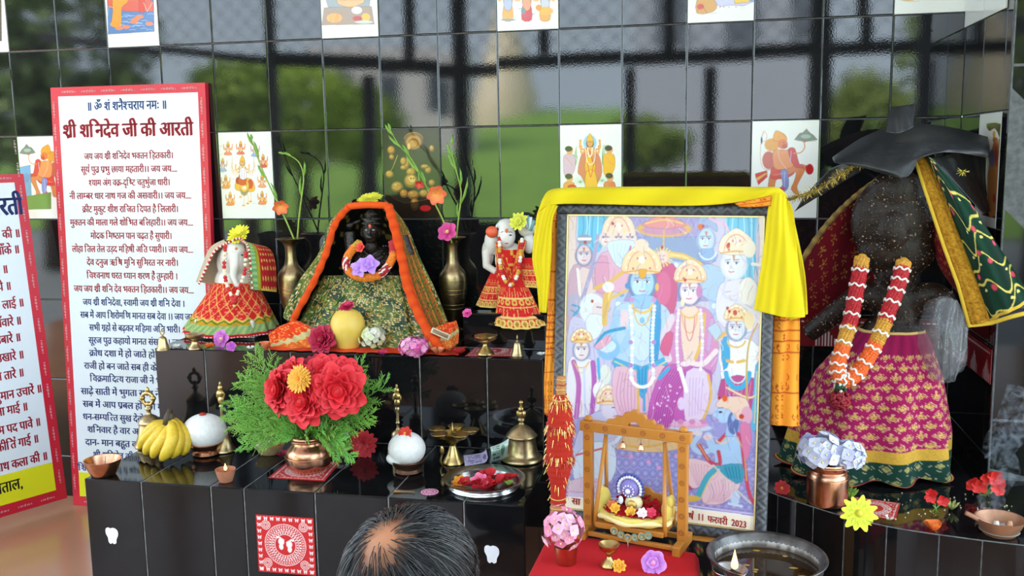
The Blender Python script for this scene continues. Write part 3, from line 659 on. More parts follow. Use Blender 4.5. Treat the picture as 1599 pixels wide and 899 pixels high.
for x, y, c1, c2 in ((1245, 275, C(205, 165, 190), C(195, 175, 205)), (1555, 270, C(228, 165, 50), C(225, 150, 45)), (1245, 490, C(222, 140, 75), C(226, 165, 60)), (1560, 485, C(215, 120, 80), C(205, 100, 70))):
    p.poly([(x-40, y+35), (x+35, y+35), (x+45, y+130), (x+10, y+200), (x-40, y+190), (x-48, y+110)], c1, smooth=3); p.ell(x+2, y, 27, 33, C(216, 150, 105)); p.ell(x-6, y-14, 30, 22, C(60, 45, 45)); p.line([(x-30, y+90), (x+30, y+110)], 4, c2); p.ell(x+16, y-2, 3, 3, DK); p.line([(x-30, y+50), (x+28, y+120)], 5, C(214, 145, 100))
for x, y in ((1330, 520), (1500, 510)):
    for k in range(14): a = k*.45; p.line([(x, y), (x+48*math.cos(a), y+40*math.sin(a)-8)], 2, C(85+6*(k % 5), 125, 70))
p.ell(1265, 560, 36, 22, C(190, 40, 40)); p.poly([(1200, 570), (1599, 570), (1599, 600), (1200, 600)], C(222, 160, 110)); finish(p, 'white tile of a four armed god with attendants, just above the framed poster')
# top row: only their lower ends are in view
p = tile_pic(2, 7, zoom=(0, 0, 4.994)); p.poly([(825, -400), (1192, -400), (1205, 245), (845, 268)], C(95, 125, 175)); p.poly([(835, 0), (1000, -60), (1195, 10), (1195, 90), (1000, 90), (850, 60)], C(205, 95, 80))
p.poly([(880, -300), (1000, -350), (1010, -20), (950, 60), (945, 190), (870, 205), (880, 90)], C(226, 150, 65), smooth=3); p.ell(905, 190, 45, 22, C(228, 145, 60)); p.line([(840, 130), (850, 50), (885, 60)], 2, C(200, 200, 180))
p.poly([(1080, -300), (1140, -300), (1125, 100), (1085, 95)], C(205, 75, 65)); p.line([(1190, 20), (1150, 90), (1120, 20)], 3, C(200, 190, 170))
for k in range(22): x = 960+rng.uniform(0, 230); y = 110+rng.uniform(0, 130); p.line([(x-25, y), (x, y-6), (x+25, y)], 1.2, C(215, 225, 235))
for x, y in ((1060, 150), (1090, 130), (930, 220), (985, 210), (1165, 185), (1045, 170)): p.ell(x, y, 30, 15, C(222, 130, 90))
finish(p, 'white tile with orange figures over blue water, above the tall sign board')
p = tile_pic(6, 7, zoom=(320, 0, 4.994)); p.poly([(940, -300), (1280, -300), (1285, 40), (1240, 60), (960, 55)], C(150, 155, 158), smooth=2); p.poly([(1000, -280), (1250, -280), (1240, 20), (1040, 35)], C(232, 170, 120), smooth=2); p.line([(1045, 5), (1230, 0)], 1.4, DK)
p.poly([(930, 60), (1300, 50), (1322, 188), (912, 196)], C(165, 140, 122)); p.line([(950, 75), (1090, 60), (1130, 110), (1100, 150)], 5, C(140, 150, 155), smooth=5); p.ell(1185, 80, 40, 28, C(225, 235, 240)); p.ell(1255, 135, 34, 32, C(228, 175, 70)); p.ell(1190, 145, 38, 20, C(190, 70, 70)); p.ell(1010, 140, 60, 36, C(222, 165, 90)); p.ell(1240, 172, 70, 12, C(190, 200, 190))
for k in range(14): x = 960+rng.uniform(0, 140); p.line([(x, 100), (x+rng.uniform(-15, 15), 180)], 1.4, C(200, 130, 60))
finish(p, 'white tile with a coiled grey serpent on a rock, top row')
p = tile_pic(9, 7, zoom=(640, 0, 4.994))
for x, c1, c2 in ((765, C(170, 175, 200), C(226, 160, 70)), (912, C(220, 150, 115), C(205, 70, 75)), (1055, C(195, 195, 205), C(220, 160, 80))): figure(p, x, -75, 62, C(222, 170, 130), c2, arms=4); p.poly([(x-30, -10), (x+30, -10), (x+24, 75), (x-24, 75)], c1, smooth=2)
p.ell(768, 155, 60, 9, C(140, 150, 150)); p.line([(850, 70), (880, 70), (895, 130), (975, 105)], 4, C(90, 110, 120), smooth=4); p.ell(885, 85, 18, 26, C(120, 135, 140)); p.ell(1060, 85, 58, 32, C(226, 170, 80))
for x in (1020, 1050, 1085, 1105): p.line([(x, 90), (x-3, 148)], 3, C(222, 160, 75))
p.line([(1110, 70), (1118, 120)], 2, C(200, 140, 60)); p.ell(1005, 60, 24, 24, C(215, 150, 70)); finish(p, 'white tile of three small gods on their mounts, top row')
p = tile_pic(12, 7, zoom=(960, 0, 4.994)); p.poly([(770, -300), (1080, -300), (1085, 12), (900, 40), (770, 20)], C(196, 190, 220), smooth=2); p.poly([(930, -60), (1050, -60), (1055, 15), (935, 30)], C(228, 180, 80)); p.ell(1068, 0, 14, 16, C(120, 150, 200)); p.poly([(640, 0), (720, -60), (790, 20), (790, 70), (740, 100), (640, 105)], C(205, 150, 85), smooth=2); p.ell(668, 52, 28, 22, C(205, 90, 75)); p.line([(632, 95), (680, 40), (720, 105)], 2, DK); p.line([(745, 108), (792, 100)], 1.6, DK)
for x in (820, 850, 890, 945): p.ell(x, 55, 4, 3, DK)
finish(p, 'white tile with a crouching brown animal at its lower edge, top row')
p = tile_pic(15, 7, zoom=(1279, 0, 4.994)); p.ell(700, -10, 60, 18, C(215, 165, 95)); p.line([(640, 5), (720, 15), (780, 8)], 2.4, C(190, 140, 80)); finish(p, 'white tile with a small ochre mark, top row at the right corner')
p = tile_pic(-1, 7, zoom=(0, 0, 4.994)); p.poly([(-300, -400), (8, -400), (15, 320), (-300, 330)], C(100, 95, 85)); finish(p, 'white printed tile cut by the left edge of the view, top row')
PS = Plane((3.1998, 0, 0), (0, -1, 0), (0, 0, 1))
p = tile_pic(0, 5, P=PS, u0=.2, u1=.4, bg=C(205, 203, 197), zoom=(1480, 150, 3.6))
p.poly([(222, 155), (318, 160), (300, 240), (296, 300), (292, 690), (195, 668), (200, 600), (212, 400), (222, 300)], C(214, 210, 200)); p.poly([(222, 155), (318, 160), (305, 250), (280, 200), (262, 180), (240, 195), (228, 188)], C(98, 92, 55), smooth=2); p.poly([(198, 620), (292, 640), (292, 695), (196, 668)], C(96, 78, 50))
p.poly([(288, 240), (310, 240), (300, 640), (288, 640)], C(130, 105, 70)); p.poly([(235, 390), (262, 250), (285, 250), (285, 400), (282, 640), (262, 672), (232, 660), (225, 480)], C(186, 112, 60), smooth=3); p.ell(264, 245, 10, 20, C(180, 120, 80)); p.ell(262, 215, 8, 20, C(205, 150, 70)); p.ell(250, 350, 18, 50, C(125, 110, 150)); p.ell(275, 340, 9, 60, C(180, 70, 45)); p.ell(213, 560, 10, 36, C(50, 75, 140)); p.ell(262, 575, 8, 26, C(180, 45, 40))
for k in range(12): p.line([(235+4*k, 420), (232+4*k, 640)], .9, C(140, 85, 40))
finish(p, 'narrow looking white printed tile of a standing orange figure on the side wall, far right')
for k, (a, b) in enumerate(((0.003, .2), (.2, .4))):
    p = Pic(PS, a, 1.575, b-.002, 1.86, .02, C(196, 197, 192)); tag(p.build('plain_tile', PICTILE, thick=.004, h=.0048), ['plain white tile high on the side wall, next to the corner', 'plain white tile high on the side wall, next to the pier'][k], 'wall tile')
# ================================================================== SIGN BOARDS
BRED = C(200, 30, 52); BWHITE = C(222, 230, 236); TRED = C(196, 28, 52); TBLUE = C(40, 62, 140); TINY = C(240, 215, 215)
def border_print(g, P, segs, word):
    for (u, v, rot, n, step, hh, wd) in segs:
        for k in range(n): lettering_uv(g, P, word, u+math.cos(rot)*step*k, v+math.sin(rot)*step*k, hh, wd, TINY, rot=rot, h=.0014)
A1, B1 = WZ(104, 787, FL+.002), W(77, 137, -.022)        # left edge of the tall board, foot and head
S1 = Plane(A1, (1, 0, 0), B1-A1); W1, H1 = W(320, 129, -.022).x-B1.x-.004, (B1-A1).length
S1.o[0] = B1.x+.004; S1.e2 = np.array([0, *(np.array(B1-A1)[1:]/np.linalg.norm(np.array(B1-A1)[1:]))]); S1.n = np.cross(S1.e1, S1.e2)
def board(name, P, Wd, Ht, label, yel, th=.022):
    e = empty(name, P.pt(Wd/2, 0), label, 'sign board'); e.location = (0, 0, 0)
    g = G(BRED).prism([(0, 0), (Wd, 0), (Wd, Ht), (0, Ht)], -th, P, 0.0); g.F = [tuple(reversed(f)) for f in g.F]
    g.build('panel', PRINT, e, smooth=False)
    return e
e1 = board('sign_board', S1, W1, H1, 'tall white sign board with red border and Hindi prayer, behind the altar', True)
q = [S1.uv(*a) for a in ((89, 152), (307, 147), (126, 780))]; iu0, iu1, iv1 = .03, W1-.028, H1-.032; yv = S1.uv(126, 737)[1]
G(BWHITE).prism([(iu0, yv), (iu1, yv), (iu1, iv1), (iu0, iv1)], .0006, S1).build('white_field', PRINT, e1, smooth=False)
G(C(225, 222, 30)).prism([(iu0, .035), (iu1, .035), (iu1, yv), (iu0, yv)], .0006, S1).build('yellow_band', PRINT, e1, smooth=False)
g = G()
LN = [('॥ ॐ शं शनैश्चराय नमः ॥', 136, 261, 173, 13, TBLUE, .02), ('श्री शनिदेव जी की आरती', 99, 302, 215, 20, TRED, .03)]
Rl = ['जय जय श्री शनिदेव भक्तन हितकारी।', 132, 271, 'सूर्य पुत्र प्रभु छाया महतारी।। जय जय....', 127, 277, 'श्याम अंग वक्र-दृष्टि चतुर्भुजा धारी।', 139, 266, 'नी लाम्बर धार नाथ गज की असवारी।। जय जय....', 109, 299, 'क्रीट मुकुट शीश राजित दिपत है लिलारी।', 129, 279, 'मुक्तन की माला गले शोभित बलिहारी।। जय जय....', 110, 302, 'मोदक मिष्ठान पान चढ़त हैं सुपारी।', 142, 269, 'लोहा तिल तेल उड़द महिषी अति प्यारी।। जय जय....', 113, 302, 'देव दनुज ऋषि मुनि सुमिरत नर नारी।', 136, 279, 'विश्वनाथ धरत ध्यान शरण हैं तुम्हारी ।', 136, 278, 'जय जय श्री शनि देव भक्तन हितकारी।। जय जय....', 116, 303]
Bl = ['जय श्री शनिदेवा, स्वामी जय श्री शनि देवा ।', 130, 289, 'सब में आप शिरोमणि मानत सब देवा ।। जय जय....', 126, 312, 'सभी ग्रहों से बढ़कर महिमा अति भारी।', 140, 282, 'सूरज पुत्र कहायो मानत संसारी।। जय जय....', 139, 312, 'क्रोध दशा में हो जाते हो तुम भारी।', 140, 290, 'राजी हो बन जाते सब ही के दुख हारी।', 132, 290, 'विक्रमादित्य राजा जी ने भूल करी।', 141, 285, 'साढ़े साती में भुगता राजा ने विपदा।', 127, 290, 'सब में आप प्रबल हो जग में भारी।', 130, 285, 'धन-सम्पत्ति सुख देवो कर दया सारी।', 130, 290, 'शनिवार है वार आपका प्यारा।', 137, 275, 'दान- मान बहुत करते नर नारी।', 134, 275, 'श्री शनिदेव की आरती जो गावे।', 146, 280]
for k in range(11): LN.append((Rl[3*k], Rl[3*k+1], Rl[3*k+2], 249+20.6*k, 9.4, TRED, .021))
for k in range(13): LN.append((Bl[3*k], Bl[3*k+1], Bl[3*k+2], 476+19.85*k, 9.4, TBLUE, .021))
LN.append(("'शिव", 121, 141, 734, 9.4, TBLUE, .021))
for s_, a_, b_, y_, h_, c_, bo in LN: lettering(g, S1, s_, a_, b_, y_, h_, c_, h=.0012, bold=bo, slope=-(b_-a_)*.000145*max(0, 345-y_)+(b_-a_)*.000145*max(0, y_-345))
g.build('prayer_text', PRINT, e1, smooth=False)
g = G(); border_print(g, S1, [(.045, H1-.02, 0, 7, .078, .006, .058), (.015, .06, R(90), 18, .08, .006, .058), (W1-.012, .06, R(90), 18, .08, .006, .058), (.045, .012, 0, 7, .078, .006, .058)], '॥ जय श्री शनिदेव ॥')
g.build('border_text', PRINT, e1, smooth=False)
# the nearer board at the left edge
Bq = WZ(105, 777, .002); Lq = WZ(0, 808, .002); Tq = W(52, 271, -.035)
ed = (Bq-Lq).normalized(); S2r = Plane(Bq, ed, Tq-Bq); H2 = (Tq-Bq).length; W2 = .62
S2 = Plane(S2r.pt(-W2, 0), S2r.e1, S2r.e2)
e2_ = board('sign_board', S2, W2, H2, 'red bordered sign board with red Hindi verses, cut off at the left edge', True)
yv = S2.uv(90, 719)[1]
G(BWHITE).prism([(.03, yv), (W2-.036, yv), (W2-.036, H2-.03), (.03, H2-.03)], .0006, S2).build('white_field', PRINT, e2_, smooth=False)
G(C(225, 222, 30)).prism([(.03, .04), (W2-.036, .04), (W2-.036, yv), (.03, yv)], .0006, S2).build('yellow_band', PRINT, e2_, smooth=False)
g = G()
L2 = [('श्री हनुमान जी की आरती', -150, 37, 338, 26, TBLUE, .03), ('आरती कीजै हनुमान लला की ॥', -130, 32, 374, 12.5, TRED, .024), ('रोग दोष जाके निकट न झाँके ॥', -130, 31, 399, 12.5, TRED, .024), ('संतन के प्रभु सदा सहाई ॥', -130, 13, 430, 12.5, TRED, .024), ('लंका जारि सिया सुधि लाये ॥', -130, 18, 456, 12.5, TRED, .024), ('जात पवनसुत बार न लाई ॥', -120, 38, 482, 12.5, TRED, .024), ('सियारामजी के काज सँवारे ॥', -130, 34, 510, 12.5, TRED, .024), ('आनि सजीवन प्रान उबारे ॥', -120, 33, 536, 12.5, TRED, .024), ('अहिरावण की भुजा उखारे ॥', -120, 38, 563, 12.5, TRED, .024), ('दहिने भुजा संतजन तारे ॥', -115, 38, 591, 12.5, TRED, .024), ('जय जय जय हनुमान उचारें ॥', -115, 66, 616, 12.5, TRED, .024), ('आरति करत अंजना माई ॥', -115, 44, 644, 12.5, TRED, .024), ('बसि बैकुंठ परम पद पावे ॥', -110, 64, 668, 12.5, TRED, .024), ('तुलसीदास स्वामी कीर्ति गाई ॥', -115, 61, 694, 12.5, TRED, .024), ('दुष्ट दलन रघुनाथ कला की ॥', -110, 75, 721, 12.5, TRED, .024), ('जय श्री राम, नैनीताल,', -130, 36, 765, 16, C(30, 30, 40), .018)]
for s_, a_, b_, y_, h_, c_, bo in L2:
    u1, v1 = S2.uv(b_, y_-4); hh = abs(S2.uv(b_, y_-4-h_)[1]-v1); V, F, wd = layout(s_, bo); kx = min(hh/.63*.72, (u1-.045)/wd)
    g.add([S2.pt(u1-(wd-a)*kx, v1+b*hh/.63, .0012) for a, b in V], F, c_)
g.build('verse_text', PRINT, e2_, smooth=False)
g = G(); border_print(g, S2, [(.045, .014, 0, 7, .08, .006, .05), (W2-.014, .06, R(90), 16, .08, .006, .05), (.045, H2-.018, 0, 7, .08, .006, .05)], '॥ जय श्री राम ॥')
g.build('border_text', PRINT, e2_, smooth=False)
# ================================================================== CLOTH, FLOWERS AND METAL WARE: BUILDERS
def sheet(name, rows, nu, nv, paint, parent=None, m=None, thick=.0016, ripple=0.0, freq=9, seed=0, world=False):
    P = [[Vector(p) if world else W(*p) for p in r] for r in rows]; S = surf(P); q = random.Random(seed); ph = q.uniform(0, 6)
    def f(u, v):
        p = S(u, v)
        if ripple:
            a = ripple*(math.sin(freq*u*6.28+ph+2.2*math.sin(v*3+ph))+.5*math.sin(freq*2.3*u*6.28+ph*2+v*4)); p = p+Vector((.25*a, -a, .1*a*math.sin(7*v)))
        return p
    g = G().grid(f, nu, nv, paint); o = g.build(name, m or CLOTH, parent); solid(o, thick); return o
def hsh(i, j, k=0): return math.modf(abs(math.sin(i*12.9898+j*78.233+k*37.719)*43758.5453))[0]
def cell(u, v, a, b):
    """position inside a repeating cell, plus the cell's own random number"""
    x, y = u*a, v*b; return x-math.floor(x)-.5, y-math.floor(y)-.5, hsh(math.floor(x), math.floor(y))
GOLDM = C(205, 160, 65, .75); GOLDP = C(228, 190, 95, .55)
def sequins(base, alt, a, b, dens=.5, gold=GOLDM):
    def f(u, v):
        x, y, r = cell(u+.003*math.sin(v*60), v+.004*math.sin(u*50), a, b); c = mixc(base, alt, .5+.5*math.sin(u*a*.37+3*math.sin(v*b*.21)))
        if r < dens and x*x+y*y < .13: return mixc(gold, C(245, 235, 190, .4), hsh(int(u*a), int(v*b), 5)*.8)
        return jit(c, .25)
    return f
def flower(name, loc, nrm, R_, n, layers, c0, c1, label, cat_='flower', group=None, wd=.5, cup=.5, curl=-.1, centre=None, tip=1.0, stemcol=None, m=None, rot=0.0):
    """open flower facing nrm, resting with its middle R_-sized above loc"""
    nrm = Vector(nrm).normalized(); a = nrm.orthogonal().normalized(); b = nrm.cross(a); e = empty(name, loc, label, cat_, group); g = G(); q = random.Random(int(abs(loc[0])*9973+abs(loc[2])*7919))
    for k in range(layers):
        t = k/max(1, layers-1) if layers > 1 else 0; L = R_*(1-.5*t); el = .12+cup*(.25+1.0*t)
        for i in range(n-k if n > 5 else n):
            an = 2*math.pi*(i+.5*(k % 2))/max(1, (n-k if n > 5 else n))+q.uniform(-.1, .1)+rot; d = (a*math.cos(an)+b*math.sin(an))*math.cos(el)+nrm*math.sin(el)
            g.petal(nrm*(R_*.02*k), d, nrm, L*q.uniform(.92, 1.06), L*wd*2*q.uniform(.9, 1.1)*.9, curl=curl, cup=.12, col0=jit(c0, .08), col1=jit(c1, .08), tip=tip)
    g.build('petals', m or PETAL, e)
    if centre: G(centre).ball(nrm*R_*.1, R_*.2, 10, 8).build('centre', PETAL, e)
    if stemcol: G(stemcol).tube([-nrm*R_*.02, -nrm*R_*.3], [R_*.1, R_*.06], 6).build('stem', LEAF, e)
    return e
def rose(name, loc, nrm, R_, c0, c1, label, group=None, cat_='flower', layers=6):
    nrm = Vector(nrm).normalized(); a = nrm.orthogonal().normalized(); b = nrm.cross(a); e = empty(name, loc, label, cat_, group); g = G(); q = random.Random(int(abs(loc[0])*9973+abs(loc[2])*5003))
    for k in range(layers):
        t = k/(layers-1); n = [9, 8, 7, 6, 5, 3][k] if layers == 6 else max(3, 9-k)
        for i in range(n):
            an = 2*math.pi*i/n+k*.9+q.uniform(-.15, .15); rad = R_*(.62*(1-t)**.8+.06); base = (a*math.cos(an)+b*math.sin(an))*rad*.35+nrm*(R_*.05)
            el = .25+1.2*t; d = (a*math.cos(an)+b*math.sin(an))*math.cos(el)+nrm*math.sin(el)
            g.petal(base, d, nrm, R_*(.95-.32*t)*q.uniform(.93, 1.05), R_*(.95-.45*t), curl=-.22+.1*t, cup=.32, col0=jit(c0, .06), col1=jit(c1, .08), nu=6, nv=6)
    g.ball(nrm*R_*.25, R_*.34, 10, 8, c0); g.build('petals', PETAL, e); return e
def cluster(name, loc, r, n, fr, c0, c1, label, group=None, flat=.8, npet=4, cat_='flower', sub='floret'):
    """hydrangea-like head of small florets"""
    e = empty(name, loc, label, cat_, group); q = random.Random(int(loc[0]*1e4)); g = G(); rc = Vector((0, 0, r*flat))
    for k in range(n):
        z = 1-2*(k+.5)/n*.82; an = k*2.39996; s_ = math.sqrt(max(0, 1-z*z)); d = Vector((s_*math.cos(an), s_*math.sin(an), z)).normalized()
        o = rc+Vector((d.x*r, d.y*r, d.z*r*flat))*q.uniform(.72, 1.12); a = d.orthogonal().normalized(); b = d.cross(a); ro = q.uniform(0, 6)
        cc = mixc(c0, c1, q.random())
        for i in range(npet):
            t = ro+2*math.pi*i/npet; g.petal(o, (a*math.cos(t)+b*math.sin(t))+d*.35, d, fr, fr*1.05, curl=-.1, cup=.1, col0=cc, col1=jit(cc, .08), nu=2, nv=3)
        g.ball(o+d*fr*.15, fr*.16, 5, 4, C(240, 225, 160))
    g.ball(rc, (r*.6, r*.6, r*flat*.6), 12, 8, mixc(c0, C(90, 110, 60), .5)); g.build('florets', PETAL, e); return e
def lathe_px(name, cx, by, base_r, z, prof, m, label, cat_, group=None, n=32, parent=None, squash=1.0, e=None, fn=None, sub=None, col=None):
    """turned ware: centre column cx, visible foot line by, profile as (half width, height) in photo pixels"""
    el = math.atan((by-240)/FOC); c = WZ(cx, by-base_r*math.sin(max(el, .02)), z+.0006); k = mpp(c)
    pr = [(a*k, b*k/math.cos(el)) for a, b in prof]
    if e is None: e = empty(name, c, label, cat_, group)
    G(col or WHITE).lathe(pr, n, fn=fn).build(sub or 'body', m, e, flat_angle=50); return e, c, k/math.cos(el)
def smooth_prof(P, n=4):
    V = [Vector((a, b, 0)) for a, b in P]; return [(max(0, p.x), p.y) for p in [cat(V, i/(n*(len(P)-1))) for i in range(n*(len(P)-1)+1)]]
def stick(name, cx, by, z, **k): return lathe_px(name, cx, by, k.pop('br', 5), z, **k)
# ================================================================== UPPER STEP
VASE = smooth_prof([(13, 0), (16, 2), (15, 7), (10, 14), (13, 30), (19, 52), (22, 78), (20, 92), (11, 104), (8.5, 118), (9, 132), (14, 140), (22, 144)], 3)+[(20, 144.5), (12, 139), (7, 130), (6, 90)]
for cx, by, lab, kx, hk in ((460, 521, 'engraved brass vase with two green flower stems, left of the black idol', 1.0, 1.0), (709, 525, 'engraved brass vase holding tall stems and a magenta flower, right of the black idol', 1.0, 1.04)):
    e, c, k = lathe_px('brass_vase', cx, by, 14, UPP, [(a*kx, b*hk) for a, b in VASE], DULLBRASS, lab, 'vase', 'engraved brass vases')
    g = G()
    for h_ in (40, 46, 62, 68, 82, 86): r_ = np.interp(h_, [14, 30, 52, 78, 92], [10, 13, 19, 22, 20]); g.lathe([(r_*k+.0001, h_*k*hk-.0012), (r_*k+.0012, h_*k*hk), (r_*k+.0001, h_*k*hk+.0012)], 32, cap=False)
    g.build('engraved_band', BRASS, e)
LG = C(120, 165, 60); LG2 = C(165, 190, 75); DG = C(70, 120, 45)
def gladiolus(label, pts, Y, buds, blooms=(), tip=True, group='gladiolus stems in the brass vases'):
    P = [W(x, y, Y) for x, y in pts]; o = P[0]; e = empty('gladiolus_stem', o, label, 'flower stem', group); L = [p-o for p in P]
    S = [cat(L, i/24) for i in range(25)]; G(LG).tube(S, [.0032*(1-.55*i/24) for i in range(25)], 7, col=[mixc(LG2, LG, i/24) for i in range(25)]).build('stem', LEAF, e)
    for t, sg, ln in buds:
        p = cat(L, t); d = (cat(L, min(1, t+.06))-cat(L, max(0, t-.06))).normalized(); sd = Vector((sg, -.2, 0))
        g = G(LG); g.tube([p, p+d*ln*.35+sd*ln*.12, p+d*ln*.75+sd*ln*.17, p+d*ln+sd*ln*.15], [.0025, .005, .0036, .0006], 7, col=[LG2, LG, LG, DG], flat=.6); g.build('leaf', LEAF, e)
    for t, (bx, by), rr, c0, c1, nm in blooms:
        p = W(bx, by, Y-.025)-o; q0 = cat(L, t); g = G()
        ax = (p-q0).normalized(); ax = (ax+Vector((0, -1.0, .15))).normalized(); a = ax.orthogonal().normalized(); b = ax.cross(a)
        for i in range(6): an = i*1.047+.4; g.petal(p-ax*rr*.55, ax*.85+(a*math.cos(an)+b*math.sin(an))*.62, ax, rr*1.25, rr*1.05, curl=-.25, cup=.2, col0=c1, col1=jit(c0, .1), nu=5, nv=6)
        g.build('bloom', PETAL, e); G(LG).tube([q0, (q0+p)/2, p-ax*rr*.5], [.002, .0026, .0035], 6).build('flower_stalk', LEAF, e)
    return e
CORAL, CORALI = C(235, 95, 65), C(245, 180, 90)
gladiolus('leaning gladiolus stem with a coral bloom, in the left brass vase', [(462, 380), (447, 345), (428, 305), (412, 270), (400, 240), (393, 218)], -.105, [(.55, -1, .05), (.75, 1, .06), (.9, -1, .045), (1.0, 1, .02), (.35, 1, .07)], [(.42, (438, 323), .028, CORAL, CORALI, 0), ])
gladiolus('bare gladiolus stem bending left at its tip, in the left brass vase', [(464, 380), (467, 340), (472, 300), (474, 275), (468, 255), (455, 244), (441, 239)], -.085, [(.3, -1, .07), (.5, 1, .05), (.85, 1, .03), (.95, -1, .02)])
gladiolus('long leaning gladiolus stem with a wide coral bloom, in the right brass vase', [(706, 380), (690, 340), (670, 300), (655, 270), (640, 245), (622, 225), (608, 200)], -.115, [(.5, -1, .07), (.68, 1, .05), (.8, -1, .05), (.92, -1, .04), (.4, 1, .05), (.97, 1, .025)], [(.38, (681, 304), .034, CORAL, CORALI, 0), (.52, (655, 288), .016, C(190, 45, 40), CORAL, 1)])
gladiolus('upright gladiolus stem of pale green leaves, in the right brass vase', [(712, 378), (716, 340), (720, 300), (712, 265), (706, 240), (704, 218)], -.09, [(.3, 1, .09), (.45, 1, .06), (.6, -1, .06), (.75, -1, .05), (.9, 1, .035), (.2, -1, .05)])
flower('magenta_flower', W(699, 362, -.15), (-.1, -1, .35), .034, 6, 2, C(205, 50, 130), C(222, 75, 150), 'magenta flower at the mouth of the right brass vase', wd=.62, cup=.6, centre=C(230, 200, 120))
flower('pink_bud', WZ(724, 489, PLZ+.004)+Vector((.012, 0, 0)), (-.1, -.8, .6), .016, 6, 3, C(215, 50, 130), C(230, 90, 160), 'small pink bloom on the left end of the little black plinth', wd=.7, cup=.9)
# ---- black stone idol in a green cloak
SB = WZ(582, 528, UPP+.0006); idol = empty('black_stone_idol', SB, 'seated black stone idol in a green and gold cloak with orange velvet edge', 'statue')
def rel(o): return lambda px, py, Y: W(px, py, Y)-o
r_ = rel(SB); K = mpp(W(587, 370, -.2))
g = G()
def bl(px, py, Y, rx, ry, rz, M=None): g.ball(r_(px, py, Y), (rx*K, ry*K, rz*K), 20, 14, M=M)
bl(579, 361, -.205, 13.5, 14, 19); bl(580, 344, -.20, 14, 14, 9); bl(579, 335, -.20, 9.5, 9.5, 8); bl(579, 373, -.208, 9, 10, 7); bl(580, 386, -.20, 11, 11, 12); bl(585, 408, -.175, 36, 22, 26); bl(583, 445, -.16, 56, 28, 40); bl(582, 490, -.16, 72, 32, 46)
bl(577, 363, -.2335, 2.6, 4.5, 5.5); bl(577, 371, -.2305, 5, 3.5, 2); bl(577, 356, -.232, 9, 3, 1.6)      # nose, mouth, brow
bl(593, 363, -.198, 3.5, 4.5, 9); bl(566, 363, -.198, 3.5, 4.5, 9)    # ears
for a, b in (((552, 412), (540, 432)), ((540, 432), (556, 452)), ((628, 405), (640, 435)), ((640, 435), (620, 455)), ((628, 370), (640, 400)), ((545, 362), (548, 395))):
    g.tube([r_(*a, -.2), r_(*b, -.21)], [10*K, 9*K], 10)
g.tube([r_(545, 352, -.2), r_(563, 344, -.205)], [3*K, 3*K], 8); g.ball(r_(545, 352, -.2), 6*K, 10, 8)
g.box(r_(582, 505, -.16), (150*K, 66*K, 70*K))
st = g.build('body', STONE, idol); clampz(remesh(st, .0028, 3), 0)
g = G(C(60, 60, 64, .3))                                     # carved crown bands and necklaces
for y, rx in ((349, 14), (342, 14), (335, 9.5)):
    for i in range(15): a = math.pi*(i/14)+math.pi; g.ball(r_(579.5+rx*math.cos(a), y, -.20+rx*K*math.sin(a)*1.0), 1.8*K, 8, 6)
g.build('crown_band', STONE, idol); g = G(C(60, 60, 64, .3))
for k, (w_, d) in enumerate(((16, 16), (20, 25), (24, 34))):
    for i in range(17): t = i/16*2-1; g.ball(r_(583+w_*t, 384+d*(1-t*t)**.5, -.232+.02*abs(t)), 2.1*K, 8, 6)
g.build('necklace', STONE, idol)
eye = G(C(150, 150, 150))
for x in (572, 583): eye.ball(r_(x, 359, -.2325), (2.6*K, 1.2*K, 1.2*K), 10, 8)
eye.build('eye', GLOSS, idol); G(C(225, 90, 50)).ball(r_(577.5, 353, -.235), (2.4*K, 1.2*K, 3*K), 10, 8).build('forehead_mark', PAINT, idol)
# robe of gold sequins
def robe(u, v):
    a = math.pi*(1.02-1.04*u); wd = np.interp(v, [0, .3, .7, 1], [68, 88, 112, 128]); y = 430+118*v-2*math.sin(a)*(1-v)
    fold = 1+.03*math.sin(u*46+3*v)+.02*math.sin(u*90); p = W(577+wd*math.cos(a)*fold, y, -.205-.04*v); p.y -= (.03+.10*v)*math.sin(a)*fold*.9
    p.z = max(p.z, UPP+.006); return p-SB
sq = sequins(C(16, 48, 20), C(84, 104, 36), 74, 46, .5)
G().grid(robe, 220, 150, sq).build('robe', mat('sequin_cloth', attr=True, rough=.34, bump=(240, .9, .002)), idol)
g = G(); q = random.Random(5)                               # crinkled gold braid on the robe
for k in range(330):
    u, v = q.uniform(.06, .94), q.uniform(.06, .96); P = [robe(min(1, max(0, u+.014*math.cos(t*.9+k))), min(1, max(0, v+.03*math.sin(t*1.3+k*2))))+Vector((0, -.004, .001)) for t in range(5)]
    g.tube(P, .0011, 4, col=q.choice([GOLDM, C(180, 190, 90, .5), C(60, 120, 60, .3), C(235, 220, 150, .6)]), cap=False)
o = g.build('gold_braid', PAINT, idol)
OV = C(222, 84, 22); OV2 = C(205, 62, 18)
def cloak_paint(u, v):
    if u < .075 or u > .925: return jit(mixc(OV, OV2, .5+.5*math.sin(v*80)), .05)
    if u > .80: k = int((u-.80)*120); return (C(196, 140, 60, .4), C(205, 85, 30), C(120, 110, 45, .4), C(190, 70, 30), C(90, 100, 40, .2))[k % 5] if hsh(int(v*160), k) < .8 else C(60, 80, 35)
    if .22 < u < .66: return C(150, 130, 70, .5) if cell(u, v, 60, 46)[2] < .06 else C(16, 20, 14)
    return sequins(C(36, 66, 32), C(88, 104, 44), 60, 46, .5)(u, v)
cr = []
